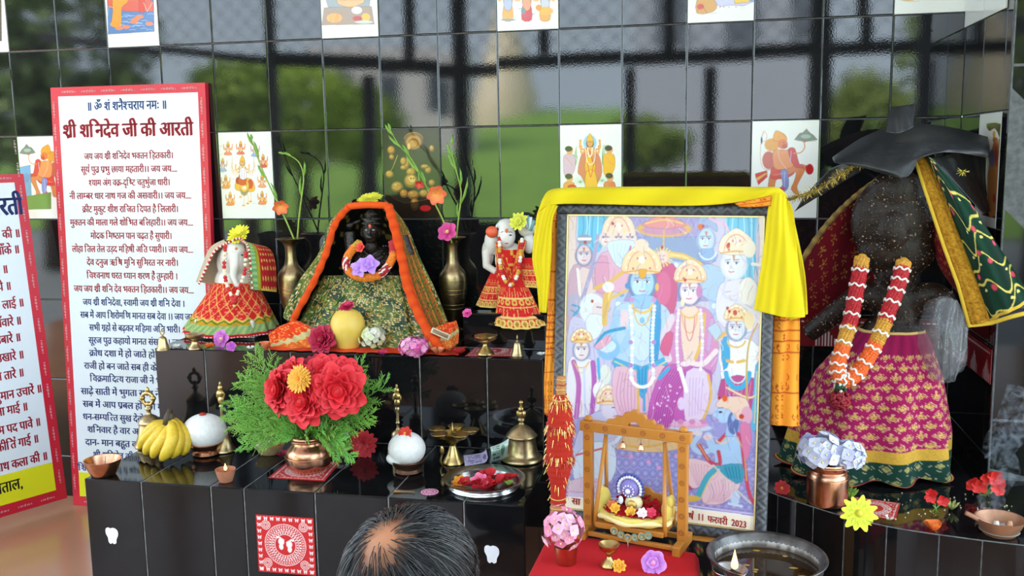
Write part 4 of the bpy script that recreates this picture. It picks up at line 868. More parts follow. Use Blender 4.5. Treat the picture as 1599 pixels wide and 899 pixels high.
for (L, Lo, B_, Ro, Rf) in (((545, 322, -.225), (552, 312, -.17), (577, 308, -.09), (600, 311, -.16), (606, 321, -.225)), ((523, 350, -.25), (519, 343, -.16), (577, 340, -.05), (632, 350, -.16), (615, 351, -.25)), ((508, 398, -.27), (501, 394, -.18), (577, 400, -.03), (655, 404, -.18), (627, 403, -.27)), ((486, 447, -.29), (470, 438, -.2), (577, 450, -.025), (678, 452, -.2), (638, 452, -.30)), ((458, 499, -.30), (448, 487, -.22), (577, 500, -.02), (697, 502, -.22), (660, 503, -.34)), ((466, 506, -.30), (452, 500, -.22), (577, 528, -.02), (706, 530, -.24), (686, 543, -.385))):
    c = [L, Lo, B_, Ro, Rf]; cr.append([L, tuple((np.array(L)*.55+np.array(Lo)*.45)), Lo, tuple((np.array(Lo)+np.array(B_))/2), B_, tuple((np.array(Ro)+np.array(B_))/2), Ro, tuple((np.array(Rf)*.55+np.array(Ro)*.45)), Rf])
cr = [[W(*p)-SB for p in r] for r in cr]
for r in cr:
    for p in r: p.z = max(p.z, .008)
cl = sheet('cloak', cr, 170, 120, cloak_paint, idol, world=True, thick=.003, ripple=.002, freq=14, seed=2)
g = G(OV)                                                   # padded velvet edge
for side in (0, 8):
    P = [cat([r[side] for r in cr], i/40) for i in range(41)]; g.tube(P, [(.0105+.0018*math.sin(i*1.7)+(.004 if side else 0)) for i in range(41)], 9, col=[mixc(OV, OV2, .5+.5*math.sin(i*2.3)) for i in range(41)])
P = [cat([cr[0][0], (cr[0][0]+cr[0][8])/2+Vector((0, -.012, .004)), cr[0][8]], i/10) for i in range(11)]; g.tube(P, .011, 9)
g.build('velvet_edge', CLOTH, idol)
base = [[(420, 533, -.36), (470, 540, -.385), (560, 541, -.392), (640, 538, -.39), (712, 537, -.375)], [(416, 546, -.38), (470, 548, -.40), (560, 550, -.405), (640, 549, -.403), (715, 545, -.385)]]
def tube_cloth(name, pts, rad, paint, parent, n=60, k=10): 
    P = [cat([Vector(p) for p in pts], i/n) for i in range(n+1)]; g = G()
    g.tube(P, [rad*(1+.18*math.sin(i*1.3)+.1*math.sin(i*2.9)) for i in range(n+1)], k, col=[paint(i/n) for i in range(n+1)]); return g.build(name, CLOTH, parent)
g = G()
def hem(u, v): 
    p = W(416+300*u, 545+4*math.sin(u*3.1), -.388-.012*math.sin(u*3.14)); x = p.x; yb = -.395 if u < .5 else -.392
    return Vector((x, yb+.10*v+.004*math.sin(u*60), UPP+.0025+.006*math.sin(min(1, v*1.6)*1.57)*(1+.25*math.sin(u*31)+.2*math.sin(u*77))))-SB
g.grid(hem, 120, 14, lambda u, v: jit(mixc(C(232, 76, 20), C(205, 52, 16), .5+.5*math.sin(u*40+v*6)), .05)); g.build('base_cloth', CLOTH, idol)
def bunch_paint(u, v):
    x, y, r = cell(u, v, 26, 18); c = C(214, 60, 22) if v < .6 else C(205, 90, 30)
    if abs(v-.52-.03*math.sin(u*40)) < .07: return C(196, 185, 130, .3)
    return GOLDP if r < .3 and x*x+y*y < .12 else c
sheet('base_cloth', [[W(419, 522, -.33)-SB, W(440, 508, -.32)-SB, W(462, 500, -.31)-SB], [W(421, 534, -.35)-SB, W(450, 522, -.345)-SB, W(480, 508, -.335)-SB], [W(424, 542, -.365)-SB, W(465, 536, -.365)-SB, W(500, 524, -.355)-SB], [W(432, 545, -.375)-SB, W(475, 543, -.375)-SB, W(525, 540, -.375)-SB]], 60, 40, bunch_paint, idol, world=True, ripple=.004, freq=3, thick=.002)
sheet('base_cloth', [[W(660, 520, -.36)-SB, W(688, 508, -.33)-SB, W(712, 500, -.30)-SB], [W(668, 536, -.38)-SB, W(695, 528, -.36)-SB, W(716, 515, -.31)-SB], [W(676, 546, -.392)-SB, W(700, 544, -.385)-SB, W(716, 535, -.345)-SB]], 40, 30, bunch_paint, idol, world=True, ripple=.004, freq=2, thick=.002)
# garland round the idol's neck
def garland(name, pts, rad, bands, label, parent=None, n=90, lump=.16, m=PETAL):
    """bands: (end t, colour); each band its own run of petals"""
    V = [Vector(p) for p in pts]; o = V[0]; e = empty(name, o, label, 'garland'); t0 = 0.0; L = [p-o for p in V]
    for (t1, c, kind) in bands:
        g = G(); m_ = max(2, int((t1-t0)*n))
        for i in range(m_+1):
            t = t0+(t1-t0)*i/m_; p = cat(L, t); d = (cat(L, min(1, t+.01))-cat(L, max(0, t-.01))).normalized(); a = d.orthogonal().normalized(); b = d.cross(a); 
            for k in range(11):
                an = 2*math.pi*k/11+i*.7; q = p+(a*math.cos(an)+b*math.sin(an))*rad*.72; cc = jit(c, .14)
                if kind == 'dots' and (i+k) % 3 == 0: cc = C(235, 230, 220)
                g.ball(q, rad*.36*rng.uniform(.85, 1.2), 6, 4, cc)
            g.ball(p, rad*.7, 8, 6, c)
        g.build({'plain': 'flower_run', 'dots': 'dotted_run', 'wave': 'white_wave'}[kind], m, e); t0 = t1
    return e
gp = [W(562, 379, -.245), W(549, 391, -.258), W(540, 410, -.268), W(547, 425, -.278), W(566, 433, -.285), W(590, 430, -.283), W(606, 415, -.275), W(614, 398, -.268), W(613, 378, -.258)]
MG = C(226, 122, 22); CR = C(176, 22, 34)
garland('flower_garland', gp, .0125, [(.08, C(190, 150, 50, .3), 'plain'), (.2, MG, 'plain'), (.34, CR, 'dots'), (.64, MG, 'plain'), (.76, CR, 'dots'), (.9, MG, 'plain'), (1.0, CR, 'plain')], 'orange and crimson flower garland round the neck of the black stone idol')
for (x, y, Y, c0, c1, R_, nr, lab) in ((562, 419, -.302, C(150, 100, 195), C(200, 150, 228), .032, (-.2, -1, .3), 'small lilac flower on the garland of the black idol, lower left one'), (577, 413, -.305, C(150, 95, 195), C(196, 145, 226), .034, (.2, -1, .4), 'lilac flower on the garland of the black idol, upper right one')):
    flower('lilac_flower', W(x, y, Y), nr, R_, 5, 2, c0, c1, lab, wd=.45, cup=.4, tip=1)
flower('red_flower', W(563, 386, -.272), (-.3, -1, .3), .018, 5, 2, C(205, 40, 25), C(222, 60, 35), 'small red flower tucked behind the garland on the left of the black idol', wd=.6)
G_ = C(215, 222, 60)
YEL0, YEL1 = C(200, 190, 30), C(232, 226, 70)
flower('yellow_flower', W(578, 314, -.19)+Vector((0, 0, .006)), (-.05, -.45, 1), .043, 24, 4, YEL0, YEL1, 'yellow chrysanthemum lying on top of the orange velvet cloak', wd=.17, cup=.3)
# fruit and flowers in front of the robe
e, c, k = lathe_px('yellow_fruit', 550, 545, 16, UPP, smooth_prof([(0, 0), (15, .5), (19, 6), (25, 22), (26.5, 36), (22, 50), (12, 58), (0, 61)], 4), mat('fruit_skin', (.76, .50, .075), .42, noise=(30, .3, (.80, .60, .18)), bump=(140, .1, .0006)), 'large pale yellow gourd shaped fruit topped with a crimson flower', 'fruit')
e.location.y -= .030; e.location.z += .004
flower('crimson_flower', Vector(c)+Vector((0, -.030, 61*k+.006)), (-.1, -.5, .8), .026, 7, 3, C(170, 15, 60), C(200, 30, 85), 'crimson flower standing on the large yellow fruit', wd=.55, cup=.75)
o = G(C(206, 165, 55)).lathe(smooth_prof([(0, 0), (.012, .001), (.017, .012), (.014, .03), (.006, .042), (0, .044)], 3), 20, M=Matrix.Rotation(R(75), 3, 'Y')).build('small_fruit', PETAL); p_ = WZ(568, 541, UPP); o.location = p_+Vector((0.0, -.006, .0185)); tag(o, 'small yellow fruit lying half behind the large one', 'fruit')
cluster('hydrangea_flower', WZ(585, 540, UPP+.012)+Vector((0, -.012, 0)), .038, 46, .012, C(205, 215, 150), C(220, 215, 205), 'pale green hydrangea head behind the large yellow fruit', flat=.85)
rose('rose', WZ(505, 548, UPP)+Vector((0, -.004, .036)), (-.1, -1, .3), .041, C(150, 8, 45), C(185, 16, 62), 'deep crimson rose left of the large yellow fruit')
cluster('carnation', WZ(645, 556, UPP+.001)+Vector((0, .016, 0)), .041, 66, .0125, C(214, 60, 150), C(245, 190, 225), 'pink and white carnation head on the edge of the upper step', flat=.62, npet=5)
def petals(name, px, py, z, R_, n, c0, c1, label, cat_='petal', spread=.6, up=.5):
    p = WZ(px, py, z+.004); e = empty(name, p, label, cat_); g = G(); q = random.Random(px)
    for i in range(n): a = q.uniform(0, 6.28); g.petal(Vector((math.cos(a)*R_*.2, math.sin(a)*R_*.2, .001)), (math.cos(a), math.sin(a), up*q.uniform(.3, 1)), (0, 0, 1), R_, R_*1.0, curl=.25, cup=.35, col0=c0, col1=jit(c1, .1))
    g.build('petals', PETAL, e); return e
petals('orange_petals', 412, 545, UPP, .026, 4, C(205, 90, 50), C(225, 125, 80), 'curled orange petals at the left of the orange cloth', up=.9)
flower('yellow_lily', WZ(436, 543, UPP)+Vector((0, .008, .016)), (.1, -.9, .5), .028, 6, 1, C(160, 170, 40), C(235, 220, 60), 'open yellow lily flower on the edge of the upper step', wd=.32, cup=.5, centre=C(215, 190, 60))
petals('white_petals', 391, 545, UPP, .012, 5, C(225, 225, 225), C(240, 240, 240), 'few white petals on the upper step left of the yellow lily')
petals('peach_flower', 684, 552, UPP, .030, 5, C(205, 100, 55), C(228, 150, 105), 'curled peach coloured flower beside the pink carnation', 'flower', up=.9)
petals('peach_flower', 700, 548, UPP, .022, 4, C(215, 130, 90), C(235, 170, 130), 'smaller peach flower next to the red petals', 'flower', up=1.2)
petals('red_petals', 717, 553, UPP, .02, 5, C(150, 12, 20), C(185, 20, 28), 'small heap of dark red petals beside the patterned mat', up=.8)
petals('pink_petal', 599, 554, UPP, .017, 4, C(170, 25, 90), C(200, 50, 120), 'magenta petals left of the pink carnation at the step edge', up=.6)
o = G(C(205, 190, 160)).box((0, 0, 0), (.06, .006, .018), bev=.001).build('paper_tag', PRINT); o.location = W(688, 521, -.375); o.rotation_euler = (R(-20), R(22), 0); tag(o, 'small cream paper tag stuck on the orange cloak hem at right', 'tag')
g = G(C(140, 110, 80)).box((0, -.0032, 0), (.05, .0006, .010)); x_ = g.build('printed_side', PRINT); x_.parent = o
# lamp, bell, mat and bits to the right
mp = [WZ(x, y, UPP) for x, y in ((726, 556), (800, 556), (806, 540), (745, 540))]
def redmat(name, corners, label, z=.0012, pat=0, cat_='mat'):
    a, b, c_, d = corners; g = G(); e1 = b-a; n = 60
    def col(u, v):
        x, y = (u-.5)*2, (v-.5)*2; r = math.hypot(x, y); m_ = max(abs(x), abs(y)); wh = C(226, 205, 200); rd = C(186, 32, 34)
        if .82 < m_ < .95: t = (u if abs(y) > abs(x) else v)*16; return wh if (t-math.floor(t)) < .6 and .85 < m_ < .93 else rd
        if .70 < r < .74 or .55 < r < .6 or .42 < r < .45: return wh
        if .6 < r < .70 or .45 < r < .55: return wh if math.sin(math.atan2(y, x)*30) > .2 else rd
        if r > .80 and m_ < .78: return wh if math.sin(x*22)*math.sin(y*22) > .35 else rd
        if r < .3: return wh if abs(math.sin(x*14)*math.cos(y*9)) > .6 else rd
        return rd
    g.grid(lambda u, v: (a*(1-u)+b*u)*(1-v)+(d*(1-u)+c_*u)*v+Vector((0, 0, z)), n, n, col); o = g.build(name, PRINT); solid(o, .001, -1); return tag(o, label, cat_)
redmat('patterned_mat', mp, 'small faded red patterned mat on the upper step under the brass lamp')
LAMP = smooth_prof([(13, 0), (14, 2), (9, 8), (4, 14), (3.5, 18), (9, 21), (16, 25), (17, 30)], 3)+[(15, 29.5), (8, 25), (0, 24)]
def spout(v, a, t): 
    if t > .55 and math.cos(a) > .8: v = v+Vector((v.length*.25*(math.cos(a)-.8)*5*(t-.5), 0, .002*(t-.5)))
    return v
lathe_px('brass_lamp', 758, 556, 12, UPP, LAMP, BRASS, 'small footed brass oil lamp on the red mat of the upper step', 'lamp', fn=spout)
def bell(name, cx, by, z, w_, h_, label, m=BRASS, knob='ring', group=None, cat_='bell'):
    prof = [(w_, 0), (w_*1.0, h_*.03), (w_*.86, h_*.12), (w_*.72, h_*.3), (w_*.6, h_*.5), (w_*.45, h_*.62), (w_*.2, h_*.68), (w_*.12, h_*.74)]
    e, c, k = lathe_px(name, cx, by, w_, z, smooth_prof(prof, 3), m, label, cat_, group)
    if knob == 'ring': 
        q = [Vector((w_*.3*k*math.cos(t), 0, h_*.86*k+w_*.3*k*math.sin(t))) for t in [i*6.2832/16 for i in range(17)]]; G().tube(q, w_*.1*k, 7).build('ring', m, e)
        G().lathe([(w_*.13*k, h_*.7*k), (w_*.16*k, h_*.73*k), (w_*.1*k, h_*.77*k)], 12).build('neck', m, e)
    elif knob == 'spike': G().lathe([(w_*.14*k, h_*.7*k), (w_*.1*k, h_*.85*k), (w_*.05*k, h_*.98*k), (0, h_*k)], 10).build('tip', m, e)
    return e, c, k
bell('hand_bell', 808, 557, UPP, 10.5, 32, 'tiny brass bell with a spike on top, right of the red mat', knob='spike', m=DULLBRASS)
petals('white_flower', 845, 555, UPP, .012, 7, C(225, 225, 220), C(240, 240, 238), 'small white flower at the right end of the upper step', 'flower')
bell('hand_bell', 255, 548, UPP, 10.5, 31, 'small brass bell with a ring at the far left end of the upper step', m=DULLBRASS)
lathe_px('brass_lamp', 305, 547, 9, UPP, smooth_prof([(10, 0), (11, 2), (7, 7), (5, 12), (7, 15), (13, 19), (14.5, 24)], 3)+[(13, 24), (7, 20), (0, 19)], DULLBRASS, 'little footed brass bowl at the left end of the upper step', 'lamp')
petals('white_petals', 277, 543, UPP, .015, 8, C(215, 215, 210), C(235, 235, 232), 'scattered white petals between the bell and footed bowl on the left')
petals('orange_flower', 327, 543, UPP, .018, 8, C(205, 70, 20), C(228, 110, 35), 'squashed orange blossom left of the purple orchid', 'flower')
flower('purple_orchid', WZ(346, 541, UPP)+Vector((0, .004, .024)), (-.2, -1, .35), .032, 5, 2, C(175, 60, 160), C(215, 120, 205), 'large purple orchid bloom in front of the red dressed idol', wd=.65, cup=.35, centre=C(225, 190, 140))
flower('purple_orchid', WZ(360, 548, UPP)+Vector((0, .004, .014)), (.3, -1, .3), .017, 5, 2, C(150, 50, 150), C(195, 90, 190), 'smaller purple bloom hanging beside the large orchid', wd=.6, cup=.4)
# ---- white marble idol in red dress, left
I1 = WZ(364, 538, UPP+.0006); I1.y = -.16; I1 = Vector((W(364, 500, -.16).x, -.16, UPP+.0006)); idol1 = empty('marble_idol', I1, 'white marble elephant headed idol in a red and green dress, left end', 'statue'); r1 = rel(I1); K = mpp(W(364, 430, -.16))
g = G()
def b1(px, py, dY, rx, ry, rz): g.ball(r1(px, py, -.16+dY), (rx*K, ry*K, rz*K), 18, 12)
b1(366, 404, -.01, 23, 18, 28); b1(366, 390, -.018, 18, 15, 15); b1(349, 412, .0, 11, 8, 22); b1(384, 410, 0, 10, 8, 20); b1(366, 440, .01, 32, 24, 28); b1(364, 480, .01, 40, 28, 40); b1(364, 515, .01, 46, 30, 26)
P_ = [r1(366, 395, -.195), r1(366, 415, -.205), r1(364, 432, -.21), r1(370, 445, -.212), r1(378, 446, -.208)]; g.tube(P_, [9*K, 7*K, 5.5*K, 4.5*K, 3.5*K], 10)
g.box((0, 0, .03), (100*K, 60*K, .06)); o = g.build('body', MARBLE, idol1); clampz(remesh(o, .003, 3), 0)
G(C(205, 120, 45)).ball(r1(369, 388, -.204), 2.2*K, 8, 6).build('forehead_mark', PAINT, idol1); G(C(25, 25, 25)).ball(r1(355, 398, -.2), (2.2*K, 1*K, 1.2*K), 8, 6).ball(r1(378, 398, -.2), (2.2*K, 1*K, 1.2*K), 8, 6).build('eye', GLOSS, idol1)
def dress(u, v):
    a = math.pi*(1.12-1.24*u); fl = 1+.045*math.sin(u*58)*v; p = W(np.interp(v, [0, 1], [368, 360]), 440+74*v+5*math.sin(a)*v, -.16); wd = np.interp(v, [0, .4, 1], [34, 52, 78])*K*fl
    return Vector((p.x+wd*math.cos(a), -.16-wd*.62*math.sin(a), p.z))-I1
def dress_paint(u, v):
    if v > .975: return C(190, 25, 35) if int(u*110) % 2 else C(236, 225, 215)
    if v > .93: return C(190, 25, 35)
    if v > .78: return jit(mixc(C(120, 165, 110, .25), C(180, 190, 120, .4), .5+.5*math.sin(u*160+v*40)), .15)
    z = .70+.025*math.sin(u*80)
    if v > z: return C(196, 150, 40, .3) if v > z+.035 else C(90, 115, 30)
    if v > z-.035: return GOLDP
    x, y, r = cell(u+.5*v/12, v, 12, 4)
    if abs(abs(x)-abs(y)) < .05 or (x*x+y*y < .012): return C(222, 170, 90, .4)
    return jit(C(196, 34, 34), .12) if hsh(int(u*90), int(v*50)) > .12 else C(220, 120, 95)
sheet('dress', [[dress(i/24, j/6) for i in range(25)] for j in range(7)], 210, 90, dress_paint, idol1, world=True, thick=.0018)
def veil_paint(u, v):
    if u < .05: return C(196, 30, 36) if int(v*60) % 2 else C(238, 228, 215)
    if u > .60:
        if u < .63: return C(200, 36, 40) if int(v*60) % 2 else C(235, 225, 210)
        if u < .74: return jit(mixc(C(80, 140, 95, .2), C(150, 180, 120, .3), .5+.5*math.sin(v*90)), .12)
        if u < .79: return C(150, 145, 40, .3)
        x, y, r = cell(u, v, 30, 9); return GOLDP if (x*x+y*y < .05 or v > .95) else jit(C(170, 30, 34), .1)
    return jit(C(188, 170, 145), .05)
vr = []
for L, Lo, B_, T_, Ro in (((356, 379), (350, 374), (362, 372), (380, 376), (392, 380)), ((336, 392), (330, 386), (366, 390), (388, 384), (420, 388)), ((322, 420), (318, 415), (366, 420), (392, 412), (430, 412)), ((312, 442), (310, 440), (366, 450), (395, 452), (432, 456))):
    vr.append([W(*L, -.20)-I1, W(*Lo, -.17)-I1, W(*B_, -.095)-I1, W(B_[0]+14, B_[1], -.115)-I1, W(*T_, -.205)-I1, W((T_[0]+Ro[0])/2, (T_[1]+Ro[1])/2, -.20)-I1, W(*Ro, -.15)-I1])
sheet('veil', vr, 130, 60, veil_paint, idol1, world=True, thick=.0018, ripple=.0012, freq=9)
g = G()
for side in (0, 4):
    P_ = [cat([r[side] for r in vr], i/26) for i in range(27)]
    for i, p in enumerate(P_): g.ball(p+Vector((0, -.003, 0)), .0042, 7, 5, C(236, 226, 210) if i % 2 else C(190, 30, 36))
P_ = [cat([vr[0][0], W(372, 372, -.215)-I1, vr[0][4]], i/12) for i in range(13)]
for i, p in enumerate(P_): g.ball(p, .0042, 7, 5, C(236, 226, 210) if i % 2 else C(190, 30, 36))
g.build('bead_trim', PAINT, idol1)
e = empty('bead_garland', W(352, 385, -.205), 'red and white beaded garland on the elephant headed marble idol', 'garland'); o = e.location
LP_ = [W(x, y, Y)-o for x, y, Y in ((352, 385, -.206), (350, 415, -.217), (353, 440, -.228), (360, 458, -.238), (366, 468, -.243), (373, 452, -.238), (382, 425, -.22), (384, 395, -.206))]
g1, g2 = G(C(196, 34, 36)), G(C(236, 222, 190))
for i in range(34):
    p = cat(LP_, i/33); (g1 if (i//2) % 2 == 0 else g2).ball(p, .0068 if (i//2) % 2 == 0 else .0062, 9, 7, None)
g1.tube([cat(LP_, i/30) for i in range(31)], .0012, 5); g2.tube([cat(LP_, i/30) for i in range(31)], .0012, 5)
g1.build('red_bead', PETAL, e); g2.build('white_bead', PETAL, e); g = G(C(190, 26, 34)); g.ball(LP_[4]+Vector((0, -.002, -.006)), .011, 10, 8); g.ball(LP_[4]+Vector((0, -.003, -.018)), .006, 8, 6, C(230, 200, 120)); g.build('pendant', PETAL, e)
flower('yellow_flower', W(373, 369, -.18)+Vector((0, 0, .003)), (-.1, -.8, .75), .042, 19, 4, YEL0, C(240, 228, 50), 'bright yellow chrysanthemum on the head of the red dressed idol', wd=.2, cup=.55)
# ---- white marble idol in red dress, right, on the little plinth
I2 = Vector((W(795, 487, -.15).x, -.15, PLZ+.0006)); idol2 = empty('marble_idol', I2, 'white marble standing idol in a red dress with gold trim, right', 'statue'); r2 = rel(I2); K = mpp(W(795, 420, -.15))
g = G()
def b2(px, py, dY, rx, ry, rz): g.ball(r2(px, py, -.15+dY), (rx*K, ry*K, rz*K), 18, 12)
b2(791, 368, -.02, 14, 14, 20); b2(790, 351, -.012, 14, 13, 10); b2(768, 378, 0, 12, 10, 20); b2(762, 395, .01, 10, 9, 22); b2(822, 356, 0, 14, 12, 14); b2(826, 380, .0, 10, 9, 16); b2(796, 405, .0, 24, 16, 28); b2(795, 445, .0, 28, 18, 34); b2(795, 470, 0, 30, 20, 26)
g.tube([r2(760, 390, -.15), r2(760, 415, -.16), r2(775, 425, -.17)], [8*K, 7*K, 5*K], 9); g.box(r2(790, 484, -.15)+Vector((0, 0, -.004)), (95*K, 50*K, .012)); g.tube([r2(785, 460, -.15), r2(785, 487, -.15)], 9*K, 9)
o = g.build('body', MARBLE, idol2); clampz(remesh(o, .0028, 3), 0)
g = G(C(30, 26, 24))
for x in (785, 797): g.ball(r2(x, 367, -.194), (2.6*K, 1.2*K, 1.1*K), 8, 6); g.tube([r2(x-3, 363, -.193), r2(x, 361.5, -.195), r2(x+3, 363, -.193)], .5*K, 5)
g.build('eye', GLOSS, idol2); G(C(190, 70, 70)).ball(r2(791, 380, -.194), (3*K, 1*K, .9*K), 8, 6).build('lips', GLOSS, idol2)
G(C(225, 110, 40)).ball(r2(791, 360, -.196), (2.6*K, K, 3.6*K), 8, 6).build('forehead_mark', PAINT, idol2)
g = G(); 
for i in range(6): t = i/5; g.tube([r2(808+26*t, 345-9*math.sin(t*3), -.182), r2(822+5*t, 352+8*t, -.19)], [2.6*K, 3.6*K], 7, col=C(110, 165, 160) if i % 2 else C(225, 228, 225))
g.build('turban_fold', PAINT, idol2); G(C(222, 95, 55)).ball(r2(768, 362, -.172), (10*K, 8*K, 9*K), 14, 10).build('red_cap', PAINT, idol2)
g = G(C(200, 200, 205, .8)); P_ = [r2(791+15*math.cos(t), 356-10*math.sin(t), -.168) for t in [math.pi*i/16 for i in range(17)]]; g.tube(P_, 3*K, 7); g.build('silver_crown', PAINT, idol2)
RD2 = C(204, 36, 34)
def skirt_paint(u, v):
    if v > .84: x = (u*11) % 1-.5; y = (v-.91)/.09; d = math.hypot(x*2.2, y); return C(190, 135, 50, .4) if d < .5 else (C(232, 205, 120, .4) if d < .95 else (C(205, 60, 45) if v < .97 else C(232, 205, 120, .4)))
    if abs(v-.80) < .02 or abs(v-.42) < .018 or abs(v-.60) < .012: return C(235, 200, 130, .4)
    if .44 < v < .58: x = (u*9) % 1-.5; y = (v-.5)/.08; return GOLDP if math.hypot(x*2, y) < .8 and math.hypot(x*2, y) > .35 else jit(RD2, .1)
    x, y, r = cell(u, v, 20, 14); return C(228, 190, 110, .3) if (abs(x-.8*y*y) < .10 and .2 < v < .8 and r < .6) else jit(RD2, .08)
def cone(name, top, bot, wt, wb, Yt, Yb, parent, o, paint, bulge=.5, folds=7, nu=110, nv=60, amp=.05):
    def f(u, v):
        a = math.pi*(1.06-1.12*u); x = top[0]+(bot[0]-top[0])*v; y = top[1]+(bot[1]-top[1])*v; k = 1+amp*v*math.sin(u*folds*6.28); w_ = (wt+(wb-wt)*v**.9)*k; p = W(x, y, Yt+(Yb-Yt)*v); kk = mpp(p)
        return Vector((p.x+w_*kk*math.cos(a), p.y-w_*kk*bulge*math.sin(a), p.z-.15*w_*kk*math.sin(a)*v))-o
    g = G().grid(f, nu, nv, paint); ob = g.build(name, CLOTH, parent); solid(ob, .0016); return ob
cone('skirt', (800, 432), (812, 505), 16, 40, -.175, -.27, idol2, I2, skirt_paint, bulge=.45)
cone('side_panel', (775, 425), (766, 476), 8, 22, -.165, -.19, idol2, I2, skirt_paint, bulge=.4, folds=4, nu=60, nv=40)
cone('side_panel', (822, 402), (836, 445), 9, 20, -.165, -.19, idol2, I2, skirt_paint, bulge=.4, folds=4, nu=60, nv=40)
cone('bodice', (796, 388), (798, 444), 22, 21, -.155, -.17, idol2, I2, lambda u, v: GOLDP if (abs(abs(u-.5)-.32*(1-v)) < .02 or v > .95) else (C(228, 180, 80, .4) if cell(u, v, 18, 14)[2] < .16 else jit(RD2, .08)), bulge=.85, folds=3, amp=.02)
for sg, pts in ((0, [(778, 378, -.17), (784, 398, -.19), (792, 420, -.203), (800, 440, -.21)]), (1, [(816, 375, -.17), (812, 395, -.19), (806, 418, -.203), (800, 440, -.21)])):
    P_ = [W(*p)-I2 for p in pts]; rows = [[p+Vector((-.012+.002*j, 0, 0)), p+Vector((.0, -.006, 0)), p+Vector((.012-.002*j, 0, 0))] for j, p in enumerate(P_)]
    sheet('stole', rows, 14, 60, lambda u, v: GOLDP if u < .1 or u > .9 else (C(222, 130, 60) if cell(u, v, 4, 16)[2] < .2 else RD2), idol2, world=True, thick=.002)
e = empty('bead_garland', W(782, 372, -.186), 'gold and white beaded garland on the standing marble idol', 'garland'); o = e.location
LP_ = [W(x, y, Y)-o for x, y, Y in ((780, 372, -.19), (780, 395, -.213), (782, 420, -.226), (790, 440, -.234), (800, 444, -.236), (808, 428, -.23), (813, 400, -.215), (815, 374, -.19))]
gs = [G(C(190, 30, 34)), G(C(236, 228, 210)), G(C(214, 160, 60))]
for i in range(40): gs[(i//2) % 3].ball(cat(LP_, i/39), .0062, 8, 6)
for q, nm in zip(gs, ('red_bead', 'white_bead', 'gold_bead')): q.tube([cat(LP_, i/30) for i in range(31)], .0012, 5); q.build(nm, PETAL, e)
flower('yellow_flower', W(810, 346, -.205), (-.2, -.9, .4), .032, 11, 2, C(150, 165, 40), C(222, 215, 60), 'yellow green flower leaning on the turban of the right marble idol', wd=.3, cup=.35)
# ================================================================== LOWER STEP
BOWL = smooth_prof([(10, 0), (15, 1), (21, 10), (28, 24)], 4)+[(29, 26), (27, 26), (20, 11), (12, 4), (0, 3)]
def flat_bowl(name, cx, by, rr, hh, z, m, label, cat_, thick=.06, r0=.55):
    pr = smooth_prof([(rr*r0, 0), (rr*(r0+.1), hh*.04), (rr*.86, hh*.55), (rr, hh*.97)], 4)+[(rr*1.01, hh), (rr*.95, hh*.99), (rr*.8, hh*.55), (rr*r0, hh*.16), (0, hh*.13)]
    return lathe_px(name, cx, by, rr*r0, z, pr, m, label, cat_, n=40)
e, c, k = flat_bowl('copper_bowl', 162, 746, 28, 24, LOW, COPPER, 'shallow copper bowl at the front left corner of the lower step', 'bowl')
G(C(150, 120, 90)).tube([(0, .0, .004), (.004, .004, .03), (.006, .006, .052)], [.0015, .0015, .001], 6).build('wick_stick', PAINT, e)
# brass bell behind the bananas
BELL = [(26, 0), (27, 3), (24, 8), (19, 20), (17, 36), (18, 40), (15, 46), (11, 50), (4.5, 54), (4, 58), (6, 62), (7.5, 68), (5.5, 74), (8, 78), (9, 84), (6.5, 92), (3, 98), (0, 100)]
def big_bell(cx, by, z, prof, label, m, group=None):
    e, c, k = lathe_px('temple_bell', cx, by, prof[0][0], z, smooth_prof(prof, 4), m, label, 'bell', group)
    top = prof[-6][1]*k; g = G()
    return e, c, k, top
e, c, k, top = big_bell(236, 703, LOW, [(24, 0), (25, 3), (22, 8), (18, 20), (16, 34), (17, 37), (14, 42), (9, 46), (4, 49), (3.5, 54), (6, 57), (3.5, 61), (4, 64)], 'tall brass hand bell with a figured handle behind the bananas', DULLBRASS)
g = G(); q = [Vector((9*k*math.cos(t), 0, (72+9*math.sin(t))*k)) for t in [i*6.2832/20 for i in range(21)]]; g.tube(q, 2.8*k, 8); g.ball((0, 0, 85*k), (3*k, 3*k, 5*k)); g.ball((-9*k, 0, 73*k), 4*k); g.ball((9*k, 0, 73*k), 4*k); g.ball((0, 0, 64*k), 4*k); g.build('handle', BRASS, e)
